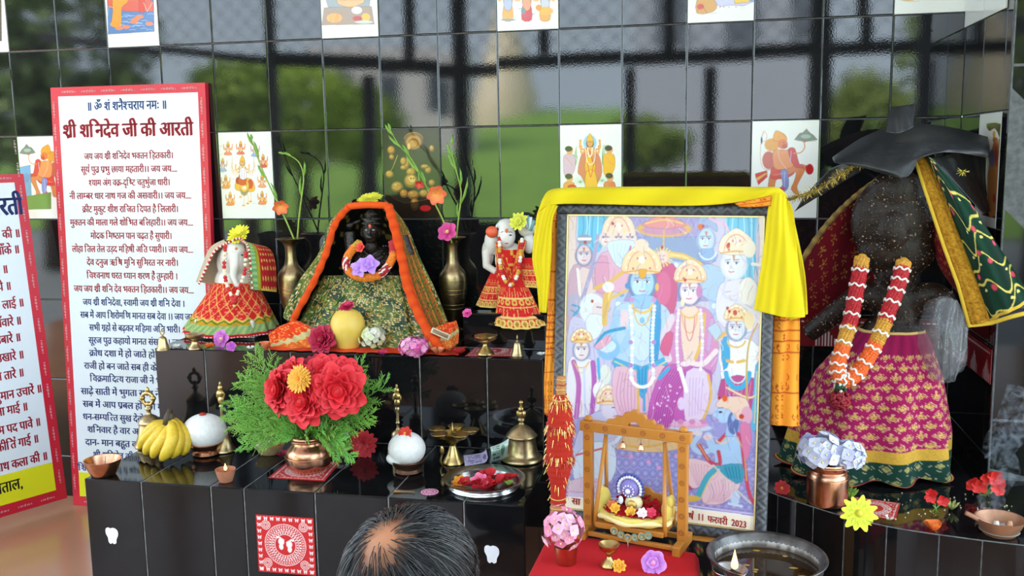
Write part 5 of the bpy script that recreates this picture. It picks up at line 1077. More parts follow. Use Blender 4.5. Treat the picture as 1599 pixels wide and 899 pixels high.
# bananas
bo = WZ(254, 724, LOW+.0006); be = empty('banana_bunch', bo, 'bunch of ripe yellow bananas with a dark stem, front left on the lower step', 'bananas'); K = mpp(bo)
def rb(px, py, d): p = W(px, py, bo.y+d); return p-bo
root = rb(262, 652, .06)
BAN = [((264, 662), (246, 668), (226, 685), (217, 703), .045, 1.0), ((264, 664), (250, 676), (234, 695), (226, 711), .02, 1.05), ((266, 666), (257, 682), (244, 700), (238, 716), .0, 1.05), ((268, 664), (270, 682), (262, 703), (250, 720), -.012, 1.1), ((270, 660), (279, 680), (276, 700), (266, 716), .006, 1.05), ((272, 658), (287, 676), (290, 696), (283, 711), .03, 1.0), ((262, 660), (243, 664), (228, 676), (219, 690), .07, .9)]
for i, (a, b_, c_, d_, dp, s_) in enumerate(BAN):
    P_ = [root.lerp(rb(*a, .05+dp), .5), rb(*a, .05+dp*.9), rb(*b_, .025+dp*.9), rb(*c_, .01+dp), rb(*d_, .012+dp)]; n = 22; S = [cat(P_, t/n) for t in range(n+1)]
    rad = [K*s_*r0 for r0 in np.interp(np.linspace(0, 1, n+1), [0, .12, .25, .5, .8, .93, .97, 1], [2.6, 3.4, 7.6, 9.6, 8.8, 5, 2.6, 2])]
    for p, r0 in zip(S, rad): p.z = max(p.z, r0*1.02)
    yl = [mixc(C(120, 125, 40), C(226, 186, 40), min(1, t/6)) if t < 6 else (C(60, 45, 25) if t > n-2 else jit(C(228, 190, 48), .05)) for t in range(n+1)]
    g = G().tube(S, rad, 7, col=yl, flat=.95); 
    o = g.build('banana', mat('banana_skin', attr=True, rough=.45, noise=(110, .22, (.20, .13, .03)), bump=(60, .1, .001)), be)
g = G(C(70, 55, 35)); g.tube([root+Vector((-.004, .0, -.02)), root+Vector((0, 0, .0)), root+Vector((.004, .01, .022))], [.013, .012, .008], 8); g.tube([root+Vector((.01, 0, -.01)), root+Vector((.016, 0, .012))], [.009, .006], 7); g.build('stem', PETAL, be)
# domes of white marble on copper stands
def dome(cx, by, rx, ry, label_stand, label_dome, lipx, standm, tilt):
    e, c, k = lathe_px('offering_stand', cx+2, by, 22, LOW, smooth_prof([(20, 0), (22, 2), (19, 6), (22, 9), (25, 14), (27, 18)], 3)+[(26, 19), (20, 14), (0, 13)], standm, label_stand, 'stand', n=36)
    o = W(cx, by-19-ry*.62, c.y); o = Vector((c.x-.003, c.y, c.z+.032)); e2 = empty('marble_dome', o, label_dome, 'dome'); g = G()
    g.ball((0, 0, ry*k*.72), (rx*k, rx*k*.9, ry*k), 28, 20); g.ball((lipx*k, -.012, ry*k*.16), (rx*k*.72, rx*k*.45, ry*k*.42), 20, 14)
    b_ = g.build('body', mat('white_plaster', (.86, .85, .82), .45, noise=(90, .25, (.55, .50, .42)), bump=(60, .2, .001)), e2); clampz(remesh(b_, .0022, 4), -.012, 0)
    return e2, o, k
e, o, k = dome(321, 715, 33, 26, 'ridged copper stand under the left white dome', 'white domed stone with a red dot on top, left on a copper stand', -14, COPPER, 0)
G(C(170, 40, 15)).ball((0, -.004, 26*k*1.72), (.011, .011, .006), 10, 8).build('red_dot', GLOSS, e)
g = G(C(176, 110, 60, .9)); g.tube([(-.04, -.035, .0), (-.028, -.05, .004), (-.01, -.046, .002)], [.004, .006, .004], 8); g.build('spout_chip', PAINT, e)
e, o, k = dome(636, 743, 28, 25, 'dark copper stand under the right white dome', 'white domed stone with a small orange flower on top, middle of the step', -10, mat('dark_copper', (.22, .11, .07), .35, .9, noise=(40, .6, (.1, .06, .04))), 0)
flower('orange_red_flower', Vector(o)+Vector((0, -.012, 25*k*1.72-.001)), (-.05, -.85, .6), .022, 7, 2, C(200, 60, 20), C(210, 45, 28), 'small orange red flower stuck on the right white dome', wd=.5, cup=.2, centre=C(235, 150, 50))
# hand bells with figured handles
def figure_bell(cx, by, H, label):
    e, c, k = lathe_px('hand_bell', cx, by, 17, LOW, smooth_prof([(17, 0), (18, 2), (14, 9), (11, 20), (10.5, 30), (7, 35), (3, 38), (2.5, 45), (3.6, 47), (2.6, 50), (2.4, 66), (3.8, 68), (3, 71)], 3), DULLBRASS, label, 'bell')
    g = G(); g.ball((0, 0, 78*k), (5*k, 4*k, 7*k), 12, 10); g.ball((0, -.002, 88*k), (6.5*k, 4.5*k, 6*k), 12, 10); g.ball((0, 0, 96*k), (4*k, 3.5*k, 5*k), 12, 10); g.ball((0, 0, 102*k), (2*k, 2*k, 4*k), 8, 8)
    for s_ in (-1, 1): g.ball((s_*5*k, 0, 85*k), (2.2*k, 2.5*k, 6*k), 8, 8); g.ball((s_*2*k, -.0055, 89*k), 1.1*k, 6, 5)
    g.build('handle_figure', BRASS, e); return e
figure_bell(623, 713, 104, 'slim brass hand bell with a winged figure handle, behind the right white dome')
figure_bell(350, 709, 104, 'slim brass hand bell with a winged figure handle, behind the left white dome')
# clay lamp
e, c, k = flat_bowl('clay_lamp', 353, 754, 15.5, 19, LOW, mat('fired_clay', (.42, .16, .08), .8, noise=(60, .5, (.30, .11, .06))), 'small red clay lamp with a lit wick at the front edge', 'lamp')
FLAME = mat('flame', (1, .5, .1), .5, emit=(1, .52, .14, 4.5)); 
G(C(60, 45, 35)).tube([(-.004, 0, .018), (0, -.002, .028), (.002, -.003, .034)], [.0022, .002, .0012], 6).build('wick', PAINT, e)
G().lathe(smooth_prof([(0, 0), (.0042, .004), (.0035, .011), (0, .021)], 3), 10, at=(.002, -.003, .031)).build('flame', FLAME, e)
# basket with sweets, packet
e, c, k = flat_bowl('wicker_bowl', 422, 711, 24, 15, LOW, mat('wicker', (.48, .33, .15), .7, bump=(250, .6, .002), noise=(120, .5, (.35, .22, .10))), 'small woven bowl with pale offerings behind the copper flower pot', 'bowl')
o = tag(G(C(226, 205, 180)).box((0, 0, 0), (.036, .03, .022), .4, bev=.003).build('sweet_cube', PETAL, loc=(c.x-.012, c.y, c.z+.030)), 'pale block of sweet in the woven bowl', 'sweet')
o = G(C(226, 190, 185)).ball((0, 0, 0), (.016, .016, .010), 14, 10).build('sweet', PETAL, loc=(c.x-.022, c.y-.018, c.z+.024)); tag(o, 'pinkish round sweet at the front of the woven bowl', 'sweet')
o = G(C(160, 100, 45)).lathe(smooth_prof([(.010, 0), (.012, .006), (.012, .024), (.010, .03)], 3), 16).build('jaggery_piece', PETAL, loc=(c.x+.022, c.y, c.z+.008)); tag(o, 'brown lump of jaggery at the right in the woven bowl', 'sweet')
p_ = WZ(527, 705, LOW+.0006); e = empty('cardboard_packet', p_, 'small cardboard packet with a dark blue band behind the copper flower pot', 'packet', rz=R(-8))
G(C(176, 130, 80)).box((0, .02, .011), (.05, .03, .022)).build('base', PRINT, e, smooth=False); G(C(36, 36, 62)).box((0, .02, .031), (.05, .03, .018)).build('band', PRINT, e, smooth=False)
G(C(200, 200, 205)).box((-.003, .02, .046), (.045, .028, .012)).build('lid', PRINT, e, smooth=False)
o = petals('magenta_petal', 443, 712, LOW, .02, 3, C(165, 20, 60), C(190, 35, 85), 'single magenta petal between woven bowl and copper pot', up=.5)
# copper pot, mat and bouquet
mp2 = [WZ(x, y, LOW) for x, y in ((419, 746), (507, 751), (532, 722), (452, 719))]
redmat('patterned_mat', mp2, 'red and white patterned mat under the copper flower pot')
POT = smooth_prof([(20, 0), (24, 1), (33, 10), (35, 22), (33, 33), (26, 41), (24, 45), (27, 49), (28, 53), (25, 56)], 4)+[(23, 55), (24, 46), (28, 30), (10, 12), (0, 11)]
e, c, k = lathe_px('copper_pot', 483, 742, 24, LOW+.0008, POT, COPPER, 'round copper pot holding red roses and fir sprigs, on the red mat', 'pot', n=44)
g = G(); [g.lathe([(r0*k, h0*k-.001), (r0*k+.0014, h0*k), (r0*k, h0*k+.001)], 44, cap=False) for r0, h0 in ((34.6, 25), (26.8, 49))]; g.build('rolled_ring', COPPER, e)
POTC = Vector(c)+Vector((0, 0, .095))
def frond(g, o, d, nrm, L, depth, q, w_=.0017, col=(None, None)):
    d = d.normalized(); sd = nrm.cross(d).normalized(); n = (3, 6, 11)[depth]; P_ = [o]; p = o.copy(); bend = q.uniform(-.05, .05)
    for i in range(n): p = p+d*(L/n); d = (d+sd*(bend+q.uniform(-.06, .06))+nrm*q.uniform(-.07, .05)).normalized(); P_.append(p.copy())
    cc = [mixc(col[0], col[1], (i/n)*(1 if depth == 2 else .6)+(.4 if depth == 0 else 0)) for i in range(n+1)]
    g.tube(P_, [w_*(1-.55*i/n) for i in range(n+1)], 4, col=cc, cap=False)
    if depth:
        for i in range(1 if depth == 1 else 3, n+1):
            for s_ in ((-1, 1) if depth == 1 or q.random() < .75 else (q.choice((-1, 1)),)):
                t = i/n; l2 = L*((.50-.34*t) if depth == 2 else .34)*q.uniform(.55, 1.15); aw = q.uniform(.5, .85)
                frond(g, P_[i], d*1.0+sd*s_*aw+nrm*q.uniform(-.35, .35), (nrm+sd*q.uniform(-.4, .4)).normalized(), l2, depth-1, q, w_*.84, col)
SPR = [((395, 578), -.02), ((372, 560), .0), ((388, 600), -.03), ((362, 612), -.03), ((348, 628), -.04), ((352, 648), -.05), ((368, 672), -.055), ((386, 690), -.06), ((410, 640), -.06), ((430, 680), -.08), ((478, 680), -.10), ((515, 670), -.10), ((540, 690), -.09), ((560, 702), -.07), ((580, 570), .02), ((606, 592), .0), ((610, 620), -.01), ((592, 652), -.02), ((450, 570), .03), ((565, 610), .02), ((405, 662), -.07), ((560, 640), -.06), ((500, 640), -.09), ((430, 650), -.09)]
q = random.Random(11)
SPR += [(((a[0]+b[0])/2+q.uniform(-8, 8), (a[1]+b[1])/2+q.uniform(-8, 8)), (da+db)/2+.015) for (a, da), (b, db) in zip(SPR[:13], SPR[1:14])]
SETS = [[2*j, 2*j+1]+[24+k for k in (2*j, 2*j+1) if k < 13] for j in range(12)]+[[36]]
for ids in SETS:      # a sprig carries a few fronds
    g = G()
    for i in ids:
        (px, py), dy = SPR[i]; tip = W(px, py, POTC.y+dy*.9); st = POTC+Vector((q.uniform(-.012, .012), q.uniform(-.012, .012), -.004)); d = tip-st; L = d.length
        nrm = Vector((.15*q.uniform(-1, 1), -1, .45)); base = st+d*.12
        frond(g, base, d+Vector((0, 0, .02)), (nrm-d.normalized()*nrm.dot(d.normalized())).normalized(), L*.80, 2, q, .0019, (C(84, 140, 48), C(136+q.randint(-15, 20), 200+q.randint(-10, 12), 78)))
        g.tube([POTC+Vector((0, 0, -.044)), st, base], [.002, .002, .0019], 5, col=C(70, 90, 40))
    tag(g.build('fir_sprig', LEAF), 'feathery bright green fir sprig in the copper flower pot', 'sprig', 'fir sprigs in the copper flower pot')
RR0, RR1 = C(196, 14, 28), C(222, 38, 50)
for (x, y, dy, R_, nr, lab) in ((437, 612, -.075, .060, (-.7, -1, .25), 'leftmost large red rose of the copper pot bouquet'), (474, 628, -.11, .062, (-.2, -1, .15), 'large red rose at the lower middle of the bouquet'), (524, 612, -.10, .066, (.3, -1, .1), 'large red rose at the lower right of the bouquet'), (503, 586, -.06, .050, (.1, -.9, .6), 'red rose at the upper middle of the bouquet, right of the marigold'), (532, 588, -.055, .046, (.6, -.8, .5), 'red rose at the upper right edge of the bouquet'), (455, 588, -.055, .046, (-.4, -.9, .5), 'red rose at the upper left of the bouquet, beside the marigold')):
    p_ = W(x, y, POTC.y+dy)+Vector((0, .02, 0)); e = rose('rose', p_, nr, R_, RR0, RR1, lab)
    d = (POTC-Vector(p_)); G(C(80, 105, 50)).tube([Vector((0, .01, 0)), d*.55, d], [.0025, .0025, .0022], 6).build('stem', LEAF, e)
p_ = W(490, 575, POTC.y-.01); e = flower('dark_crimson_dahlia', p_, (.1, -.6, .8), .048, 14, 4, C(120, 5, 30), C(170, 14, 48), 'dark crimson dahlia at the very top of the bouquet', wd=.28, cup=.5); d = POTC-Vector(p_); G(C(80, 105, 50)).tube([Vector((0, 0, 0)), d*.5, d], .0022, 6).build('stem', LEAF, e)
p_ = W(469, 592, POTC.y-.105); e = flower('marigold', p_, (-.15, -1, .35), .040, 22, 6, C(222, 130, 25), C(236, 175, 60), 'orange yellow marigold on the front of the rose bouquet', wd=.17, cup=.55); d = POTC-Vector(p_); G(C(80, 105, 50)).tube([Vector((0, .01, 0)), d*.5, d], .0022, 6).build('stem', LEAF, e)
e = flower('red_dahlia', WZ(566, 714, LOW)+Vector((0, .015, .036)), (.1, -1, .25), .044, 14, 5, C(150, 14, 24), C(196, 34, 44), 'red dahlia lying on the step right of the copper pot', wd=.3, cup=.4)
# five cup lamp
e, c, k = lathe_px('five_wick_lamp', 708, 727, 15, LOW, smooth_prof([(16, 0), (17, 2), (11, 12), (6, 24), (5, 28), (8, 31), (16, 38), (21, 46)], 3)+[(20, 46), (14, 39), (0, 36)], BRASS, 'brass lamp with five small cups round a bowl and a snake handle', 'lamp')
for i in range(5):
    a = R(20+72*i); x, y = math.cos(a)*27*k, math.sin(a)*24*k; g = G()
    g.lathe([(v[0]*k, v[1]*k) for v in smooth_prof([(3, 0), (8, 2), (13, 8)], 3)+[(12.4, 8), (7, 3.4), (0, 2)]], 18, at=(x, y, 42*k)); g.tube([(x*.55, y*.55, 40*k), (x*.8, y*.8, 43*k)], 2.6*k, 7); g.build('oil_cup', BRASS, e)
G().tube([(0, 0, 36*k), (0, 0, 48*k), (0, 0, 62*k)], [2.4*k, 2*k, .4*k], 8).build('centre_spike', BRASS, e)
o = Vector(c); hp = [WZ(691, 742, LOW+.004)-o, W(697, 734, c.y-.02)-o, W(688, 722, c.y-.03)-o, W(690, 710, c.y-.03)-o, W(690, 702, c.y-.032)-o]; hb = [W(700, 726, c.y-.015)-o, W(692, 716, c.y-.028)-o, W(703, 707, c.y-.01)-o]
g = G(); S = [cat(hp, i/20) for i in range(21)]; g.tube(S, [.0026]*21, 8); g.tube([cat([hp[1], W(700, 716, c.y-.02)-o, W(708, 706, c.y-.006)-o], i/10) for i in range(11)], .0028, 8); g.ball(hp[4]+Vector((0, 0, -.002)), (.0062, .004, .014), 12, 10); g.build('snake_handle', BRASS, e)
# bank notes and the right bell
def note(name, corners, c0, c1, label, seed):
    q = random.Random(seed)
    def pt(u, v):
        x, y, r = cell(u, v, 26, 10)
        if u < .03 or u > .97 or v < .06 or v > .94: return mixc(c0, C(235, 232, 238), .6)
        if (u-.62)**2*4+(v-.5)**2 < .06: return mixc(c0, c1, .75)
        if .12 < u < .45 and abs((v*7) % 1-.5) < .22 and hsh(int(u*40), int(v*7)) > .3: return c1
        return mixc(c0, C(235, 235, 240), .3*r+.25*math.sin(v*30)**2)
    S = surf(corners); g = G().grid(lambda u, v: S(u, v), 60, 26, pt); o = g.build(name, PRINT); solid(o, .0004); return tag(o, label, 'banknote')
zz = LOW+.0012; v3 = Vector
note('banknote', [[WZ(726, 727, zz), WZ(756, 722, zz), WZ(762, 714, zz+.004)], [WZ(724, 716, zz)+v3((0, -.0, .010)), WZ(752, 712, zz)+v3((0, -.0, .010)), WZ(759, 710, zz)+v3((0, 0, .018))]], C(176, 160, 205), C(90, 70, 130), 'folded violet banknote lying in front of the five cup lamp', 1)
note('banknote', [[WZ(765, 723, zz), WZ(782, 719, zz+.003), WZ(792, 716, zz+.004)], [W(767, 706, -.60), W(782, 702, -.605), W(793, 698, -.60)], [W(765, 698, -.585), W(782, 692, -.59), W(795, 684, -.588)]], C(165, 205, 180), C(40, 90, 75), 'pale green banknote propped against the big right bell', 2)
e, c, k, top = big_bell(815, 727, LOW, [(31, 0), (33, 2), (31, 6), (26, 10), (23, 22), (22, 34), (25, 37), (23, 40), (16, 47), (9, 52), (4.5, 55), (4, 58), (6, 61), (4, 64)], 'large aged brass bell with a figured handle at the right of the lower step', DULLBRASS)
g = G(); g.ball((0, 0, 70*k), (6*k, 5*k, 7*k), 12, 10); g.ball((0, -.004, 77*k), (4.5*k, 4*k, 5*k), 12, 10); g.ball((-5*k, 0, 70*k), (2.5*k, 3*k, 5*k)); g.ball((5*k, 0, 70*k), (2.5*k, 3*k, 5*k)); g.ball((0, 0, 84*k), (3*k, 3*k, 4*k)); g.lathe([(3.2*k, 84*k), (3.4*k, 88*k), (1.8*k, 90*k)], 12); g.build('handle', BRASS, e)
# steel plate of flowers
e, c, k = flat_bowl('steel_plate', 756, 774, 64, 11, LOW, STEEL, 'round steel plate of red and orange petals at the front right of the step', 'plate', r0=.8)
pc = Vector(c)
def onp(dx, dy, dz=.0035): return pc+Vector((dx, dy, dz))
flower('orange_flower', onp(-.062, -.012, .008), (-.1, -.5, 1), .026, 8, 2, C(200, 110, 20), C(228, 150, 40), 'orange cosmos at the left on the steel plate', wd=.36, cup=.3, centre=C(225, 130, 120))
flower('pink_flower', onp(-.004, -.028, .020), (0, -.7, .7), .024, 6, 2, C(205, 40, 90), C(235, 120, 160), 'pink blossom in the middle of the steel plate', wd=.5)
for k_, (dx, dy, R_, lab) in enumerate(((.012, .022, .035, 'tall red hibiscus petal heap at the back of the steel plate'), (.035, -.018, .036, 'red petal heap right of the middle on the steel plate'), (-.028, -.036, .034, 'red petal heap at the front left of the steel plate'), (.012, -.052, .034, 'red petal heap at the front edge of the steel plate'), (.062, .026, .026, 'dark red petal heap at the right on the steel plate'))):
    q = random.Random(k_); p_ = onp(dx, dy, .008); e = empty('red_petals', p_, lab, 'petal'); g = G()
    for i in range(7): a = q.uniform(0, 6.28); g.petal(Vector((math.cos(a)*.004, math.sin(a)*.004, 0)), (math.cos(a), math.sin(a), q.uniform(.15, .8)), (0, 0, 1), R_, R_*.9, curl=.1, cup=.3, col0=C(170, 12, 22), col1=jit(C(202, 26, 36), .12))
    g.build('petals', PETAL, e)
for k_, (dx, dy, lab) in enumerate(((-.045, -.04, 'green sepals at the left front of the steel plate'), (.07, -.018, 'green sepals at the right of the steel plate'))):
    p_ = onp(dx, dy, .007); e = empty('green_sepals', p_, lab, 'leaf'); g = G()
    for i in range(9): a = i*.7; g.petal((0, 0, .002), (math.cos(a), math.sin(a), .5), (0, 0, 1), .016, .007, col0=C(110, 160, 40), col1=C(150, 195, 70))
    g.build('leaves', LEAF, e)
q = random.Random(4); g = G(C(232, 230, 222))
for i in range(26): g.ball(onp(-.026+q.uniform(-.02, .02), .028+q.uniform(-.016, .016), .0045), (.003, .0022, .0018), 6, 4)
tag(g.build('rice_grains', PAINT), 'scatter of white rice at the back of the steel plate', 'rice', kind='stuff')
o = WZ(671, 768, LOW+.0004); g = G()
def stk(a, t): return C(226, 190, 205) if (int(t*5) % 2 == 0 and math.sin(a*14) > -.6) else C(190, 70, 120)
g.lathe([(0.0, .0012)]+[(.004+.019*i/20, .0012) for i in range(21)]+[(.0235, 0)], 60, col=stk, cap=False); ob = g.build('round_sticker', PRINT, loc=o); tag(ob, 'small round pink and white patterned sticker near the front edge', 'sticker')
p_ = WZ(632, 769, LOW+.001); e = empty('dry_twig', p_, 'short dry orange twig at the front edge below the white dome', 'twig'); G(C(190, 110, 40)).tube([(-.03, 0, .0015), (-.01, .003, .002), (.014, .006, .0015), (.026, .004, .003)], [.003, .0016, .0011, .001], 6).build('stalk', LEAF, e)
# ------------------------------------------------------------------ stickers on the front of the lower step
PF = Plane((0, YL-.0006, 0), (1, 0, 0), (0, 0, 1))
u0, v0 = PF.uv(405, 893); u1, v1 = PF.uv(488, 806); u0 = PF.uv(402, 850)[0]
p = Pic(PF, u0, PF.uv(446, 895)[1], u1+.002, PF.uv(446, 806)[1], .0009, C(200, 34, 38)); p.map = lambda x, y: (u0+(u1-u0)*x, PF.uv(446, 895)[1]+(PF.uv(446, 806)[1]-PF.uv(446, 895)[1])*y)
def foot(p, x, y, s, sg=1, rot=0.0, c=C(238, 226, 222)):
    p.ell(x, y-.22*s, .16*s, .22*s, c, rot=rot); p.ell(x+.02*s*sg, y+.15*s, .22*s, .26*s, c, rot=rot)
    for i in range(5): p.ell(x+sg*(-.26+.115*i)*s, y+(.50-.045*abs(i-1)-.02*i)*s, (.075-.007*i)*s, (.09-.008*i)*s, c)
wh = C(238, 226, 222)
for i in range(9):
    t = .06+.88*i/8
    for x, y in ((t, .945), (t, .055), (.05, t), (.95, t)): foot(p, x-.016, y-.005, .062, 1); foot(p, x+.018, y-.005, .062, -1)
for r_0, w_0 in ((.36, 1.1), (.345, .5), (.30, .8), (.245, .9), (.2, .9)): p.arc(.5, .5, r_0, r_0, 0, 6.29, w_0*.011/.011*.8, wh) if False else None
m_ = np.hypot((p.X-u0)/(u1-u0)-.5, ((p.Y-p.v0)/(p.v1-p.v0)-.5)); an = np.arctan2((p.Y-p.v0)/(p.v1-p.v0)-.5, (p.X-u0)/(u1-u0)-.5)
for lo, hi, k_, th in ((.355, .365, 0, 0), (.335, .345, 60, 0), (.31, .33, 48, .2), (.295, .30, 0, 0), (.255, .285, 36, -.1), (.235, .245, 0, 0), (.2, .226, 30, .0), (.18, .19, 0, 0)): p._mix(((m_ > lo) & (m_ < hi) & ((np.sin(an*k_) > th) if k_ else True)).astype(np.float32), wh)
for x, y in ((.17, .17), (.83, .17), (.17, .83), (.83, .83)):
    for k_ in range(3): mm = np.hypot((p.X-u0)/(u1-u0)-x, (p.Y-p.v0)/(p.v1-p.v0)-y); p._mix(((mm > .02+.025*k_) & (mm < .03+.025*k_)).astype(np.float32), wh)
foot(p, .425, .52, .24, 1, .1); foot(p, .575, .48, .24, -1, -.1)
tag(p.build('footprint_sticker', PRINT, thick=.0008, h=.0006), 'square red sticker with white footprints on the front of the lower step', 'sticker')
for cx, cy, lab in ((175, 836, 'white footprint shaped sticker at the left of the lower step front'), (768, 865, 'white footprint shaped sticker at the right of the lower step front')):
    pts = [(-.5, .45), (-.3, .56), (-.08, .5), (.05, .55), (.3, .52), (.5, .35), (.52, .05), (.36, -.25), (.32, -.5), (.12, -.58), (0, -.5), (-.15, -.58), (-.32, -.45), (-.36, -.15), (-.52, .15)]
    u, v = PF.uv(cx, cy); s_ = .036; q_ = [Vector((x, y, 0)) for x, y in pts]; n = len(q_); out = [cat([q_[(i+j) % n] for j in (-1, 0, 1, 2)], 1/3+t/9) for i in range(n) for t in range(3)]
    g = G(C(238, 242, 246)).prism([(u+a.x*s_, v+a.y*s_*1.15) for a in out], .0006, PF, .0); tag(g.build('white_sticker', PRINT, smooth=False), lab, 'sticker')
# ================================================================== FRAMED POSTER, ITS CLOTHS AND THE SWING TABLE
_ps, _tl = R(-8.69), R(5.83); PWID, PHT, PZ0 = .506, .756, .360
_e = np.array([math.cos(_ps), math.sin(_ps), 0]); _nn = np.array([math.sin(_ps), -math.cos(_ps), 0])
PP = Plane((2.109, -.885, PZ0), _e, np.array([0, 0, 1])*math.cos(_tl)-_nn*math.sin(_tl))
pe = empty('framed_poster', PP.pt(PWID/2, 0), 'large framed devotional poster in a dark braided frame, draped in yellow and orange', 'picture'); pe_o = pe.location.copy()
FWD = .025
def frame_bar(a, b, c_, d):   # four corners (u,v)
    n = 46 if abs(c_[1]-b[1]) > .3 or abs(b[0]-a[0]) > .3 else 6
    return None
def frame_grid(u0, u1, v0, v1, along):
    nu, nv = (int((u1-u0)/.0022), 14) if along == 'u' else (14, int((v1-v0)/.0022)); 
    def f(u, v):
        uu, vv = u0+(u1-u0)*u, v0+(v1-v0)*v; x = v if along == 'u' else u; s_ = uu if along == 'u' else vv
        k = s_/.016+(x*1.4); k2 = s_/.016-(x*1.4); br = abs(((k % 1)-.5)*2) if int(math.floor(s_/.016)) % 2 else abs(((k2 % 1)-.5)*2)
        h = .009*math.sin(math.pi*min(1, max(0, x)))**.5+.0028*br
        return PP.pt(uu, vv, h)-pe_o
    def c(u, v):
        uu, vv = u0+(u1-u0)*u, v0+(v1-v0)*v; x = v if along == 'u' else u; s_ = uu if along == 'u' else vv
        k = s_/.016+(x*1.4); k2 = s_/.016-(x*1.4); br = abs(((k % 1)-.5)*2) if int(math.floor(s_/.016)) % 2 else abs(((k2 % 1)-.5)*2)
        return mixc(C(52, 54, 59), C(80, 82, 88), br)
    return f, c, nu, nv
g = G()
for a in ((0, PWID, 0, FWD, 'u'), (0, PWID, PHT-FWD, PHT, 'u'), (0, FWD, FWD, PHT-FWD, 'v'), (PWID-FWD, PWID, FWD, PHT-FWD, 'v')):
    f, c, nu, nv = frame_grid(*a); g.grid(f, nu, nv, c)
g.K += [C(40, 40, 44)]*8; b0 = len(g.V); g.V += [tuple(PP.pt(u, v, h)-pe_o) for h in (0, -.016) for u, v in ((0, 0), (PWID, 0), (PWID, PHT), (0, PHT))]
g.F += [(b0+7, b0+6, b0+5, b0+4)]+[(b0+4+i, b0+4+(i+1) % 4, b0+(i+1) % 4, b0+i) for i in range(4)]
g.build('frame', PAINT, pe)
g = G(C(215, 195, 140, .6)); w_ = .0035
for a in ((FWD, PWID-FWD, FWD, FWD+w_), (FWD, PWID-FWD, PHT-FWD-w_, PHT-FWD), (FWD, FWD+w_, FWD, PHT-FWD), (PWID-FWD-w_, PWID-FWD, FWD, PHT-FWD)):
    g.prism([(a[0], a[2]), (a[1], a[2]), (a[1], a[3]), (a[0], a[3])], .005, PP)
for i in range(len(g.V)): g.V[i] = tuple(Vector(g.V[i])-pe_o)
g.build('gilt_edge', PAINT, pe, smooth=False)
p = Pic(PP, FWD+w_, FWD+w_, PWID-FWD-w_, PHT-FWD-w_, .0016, C(205, 198, 220))
LILA = C(196, 188, 222); PALE = C(228, 220, 226); PINK = C(226, 170, 196); MAG = C(205, 110, 180); SKYB = C(95, 185, 222); GLD = C(226, 186, 110); PBLU = C(170, 200, 232); CRM = C(236, 222, 208); DBL = C(105, 125, 175); LINE = C(120, 105, 150)
p.outline = (C(128, 112, 160), .5, .0013)
# hall, curtains, pillars
p.poly([(975, 318), (1105, 318), (1110, 470), (970, 470)], C(172, 160, 205)); p.poly([(985, 370), (1095, 370), (1100, 450), (980, 450)], C(150, 165, 200))
for x in range(990, 1090, 16): p.line([(x, 328), (x+14, 352), (x, 372)], 1.2, C(150, 140, 190)); p.line([(x+14, 328), (x, 352), (x+14, 372)], .8, C(195, 185, 222))
for x0, x1, y1, sg in ((902, 946, 392, 1), (1134, 1186, 440, -1)):
    p.poly([(x0, 318), (x1, 318), (x1+6*sg, (318+y1)/2), (x1-10, y1), (x0+6, y1)], C(120, 195, 225), smooth=2)
    for k in range(9): x = x0+(x1-x0)*k/8; p.line([(x, 318), (x+5*sg*math.sin(k), (318+y1)/2), (x-4*sg, y1-6)], 1.5, C(85, 165, 205) if k % 2 else C(190, 228, 240), smooth=4)
p.poly([(880, 318), (903, 318), (899, 365), (903, 420), (880, 560)], C(234, 214, 210)); p.poly([(1184, 318), (1200, 318), (1200, 500), (1182, 460), (1186, 380)], C(236, 220, 216)); p.line([(903, 318), (899, 365), (903, 420)], 1.6, C(215, 190, 200)); p.line([(1184, 330), (1181, 380), (1186, 420)], 1.6, C(210, 190, 205))
# throne
p.arc(1040, 500, 96, 104, 3.25, 6.15, 9, GLD); p.arc(1040, 500, 96, 104, 3.25, 6.15, 3, C(240, 214, 150)); p.arc(1040, 500, 78, 88, 3.2, 6.2, 12, C(180, 196, 225))
for k in range(16): a = 3.25+k*.185; p.ell(1040+78*math.cos(a), 500+88*math.sin(a), 4, 4, C(225, 230, 245) if k % 2 else C(140, 165, 205))
p.poly([(1024, 412), (1052, 412), (1058, 440), (1052, 490), (1022, 490), (1018, 440)], C(206, 92, 146), smooth=3); p.ell(1036, 450, 12, 26, C(222, 120, 165), .6)
# carpet and dais
p.poly([(880, 640), (1200, 650), (1200, 810), (880, 800)], C(168, 165, 212))
for k in range(24):
    for j in range(8):
        x, y = 930+k*12+(j % 2)*6, 690+j*15+k*.6; p.arc(x, y, 5.4, 6, 0, 6.3, .8, C(132, 130, 190)); p.ell(x, y, 1.3, 1.5, C(205, 195, 228))
for k in range(7): p.ell(985+k*22+(k % 2)*6, 712+9*(k % 3), 3.6, 3, C(226, 170, 205))
p.poly([(930, 676), (1066, 672), (1072, 694), (1030, 706), (960, 700)], C(228, 196, 150), smooth=2); p.line([(935, 684), (1000, 698), (1068, 684)], 3.5, GLD, smooth=4)
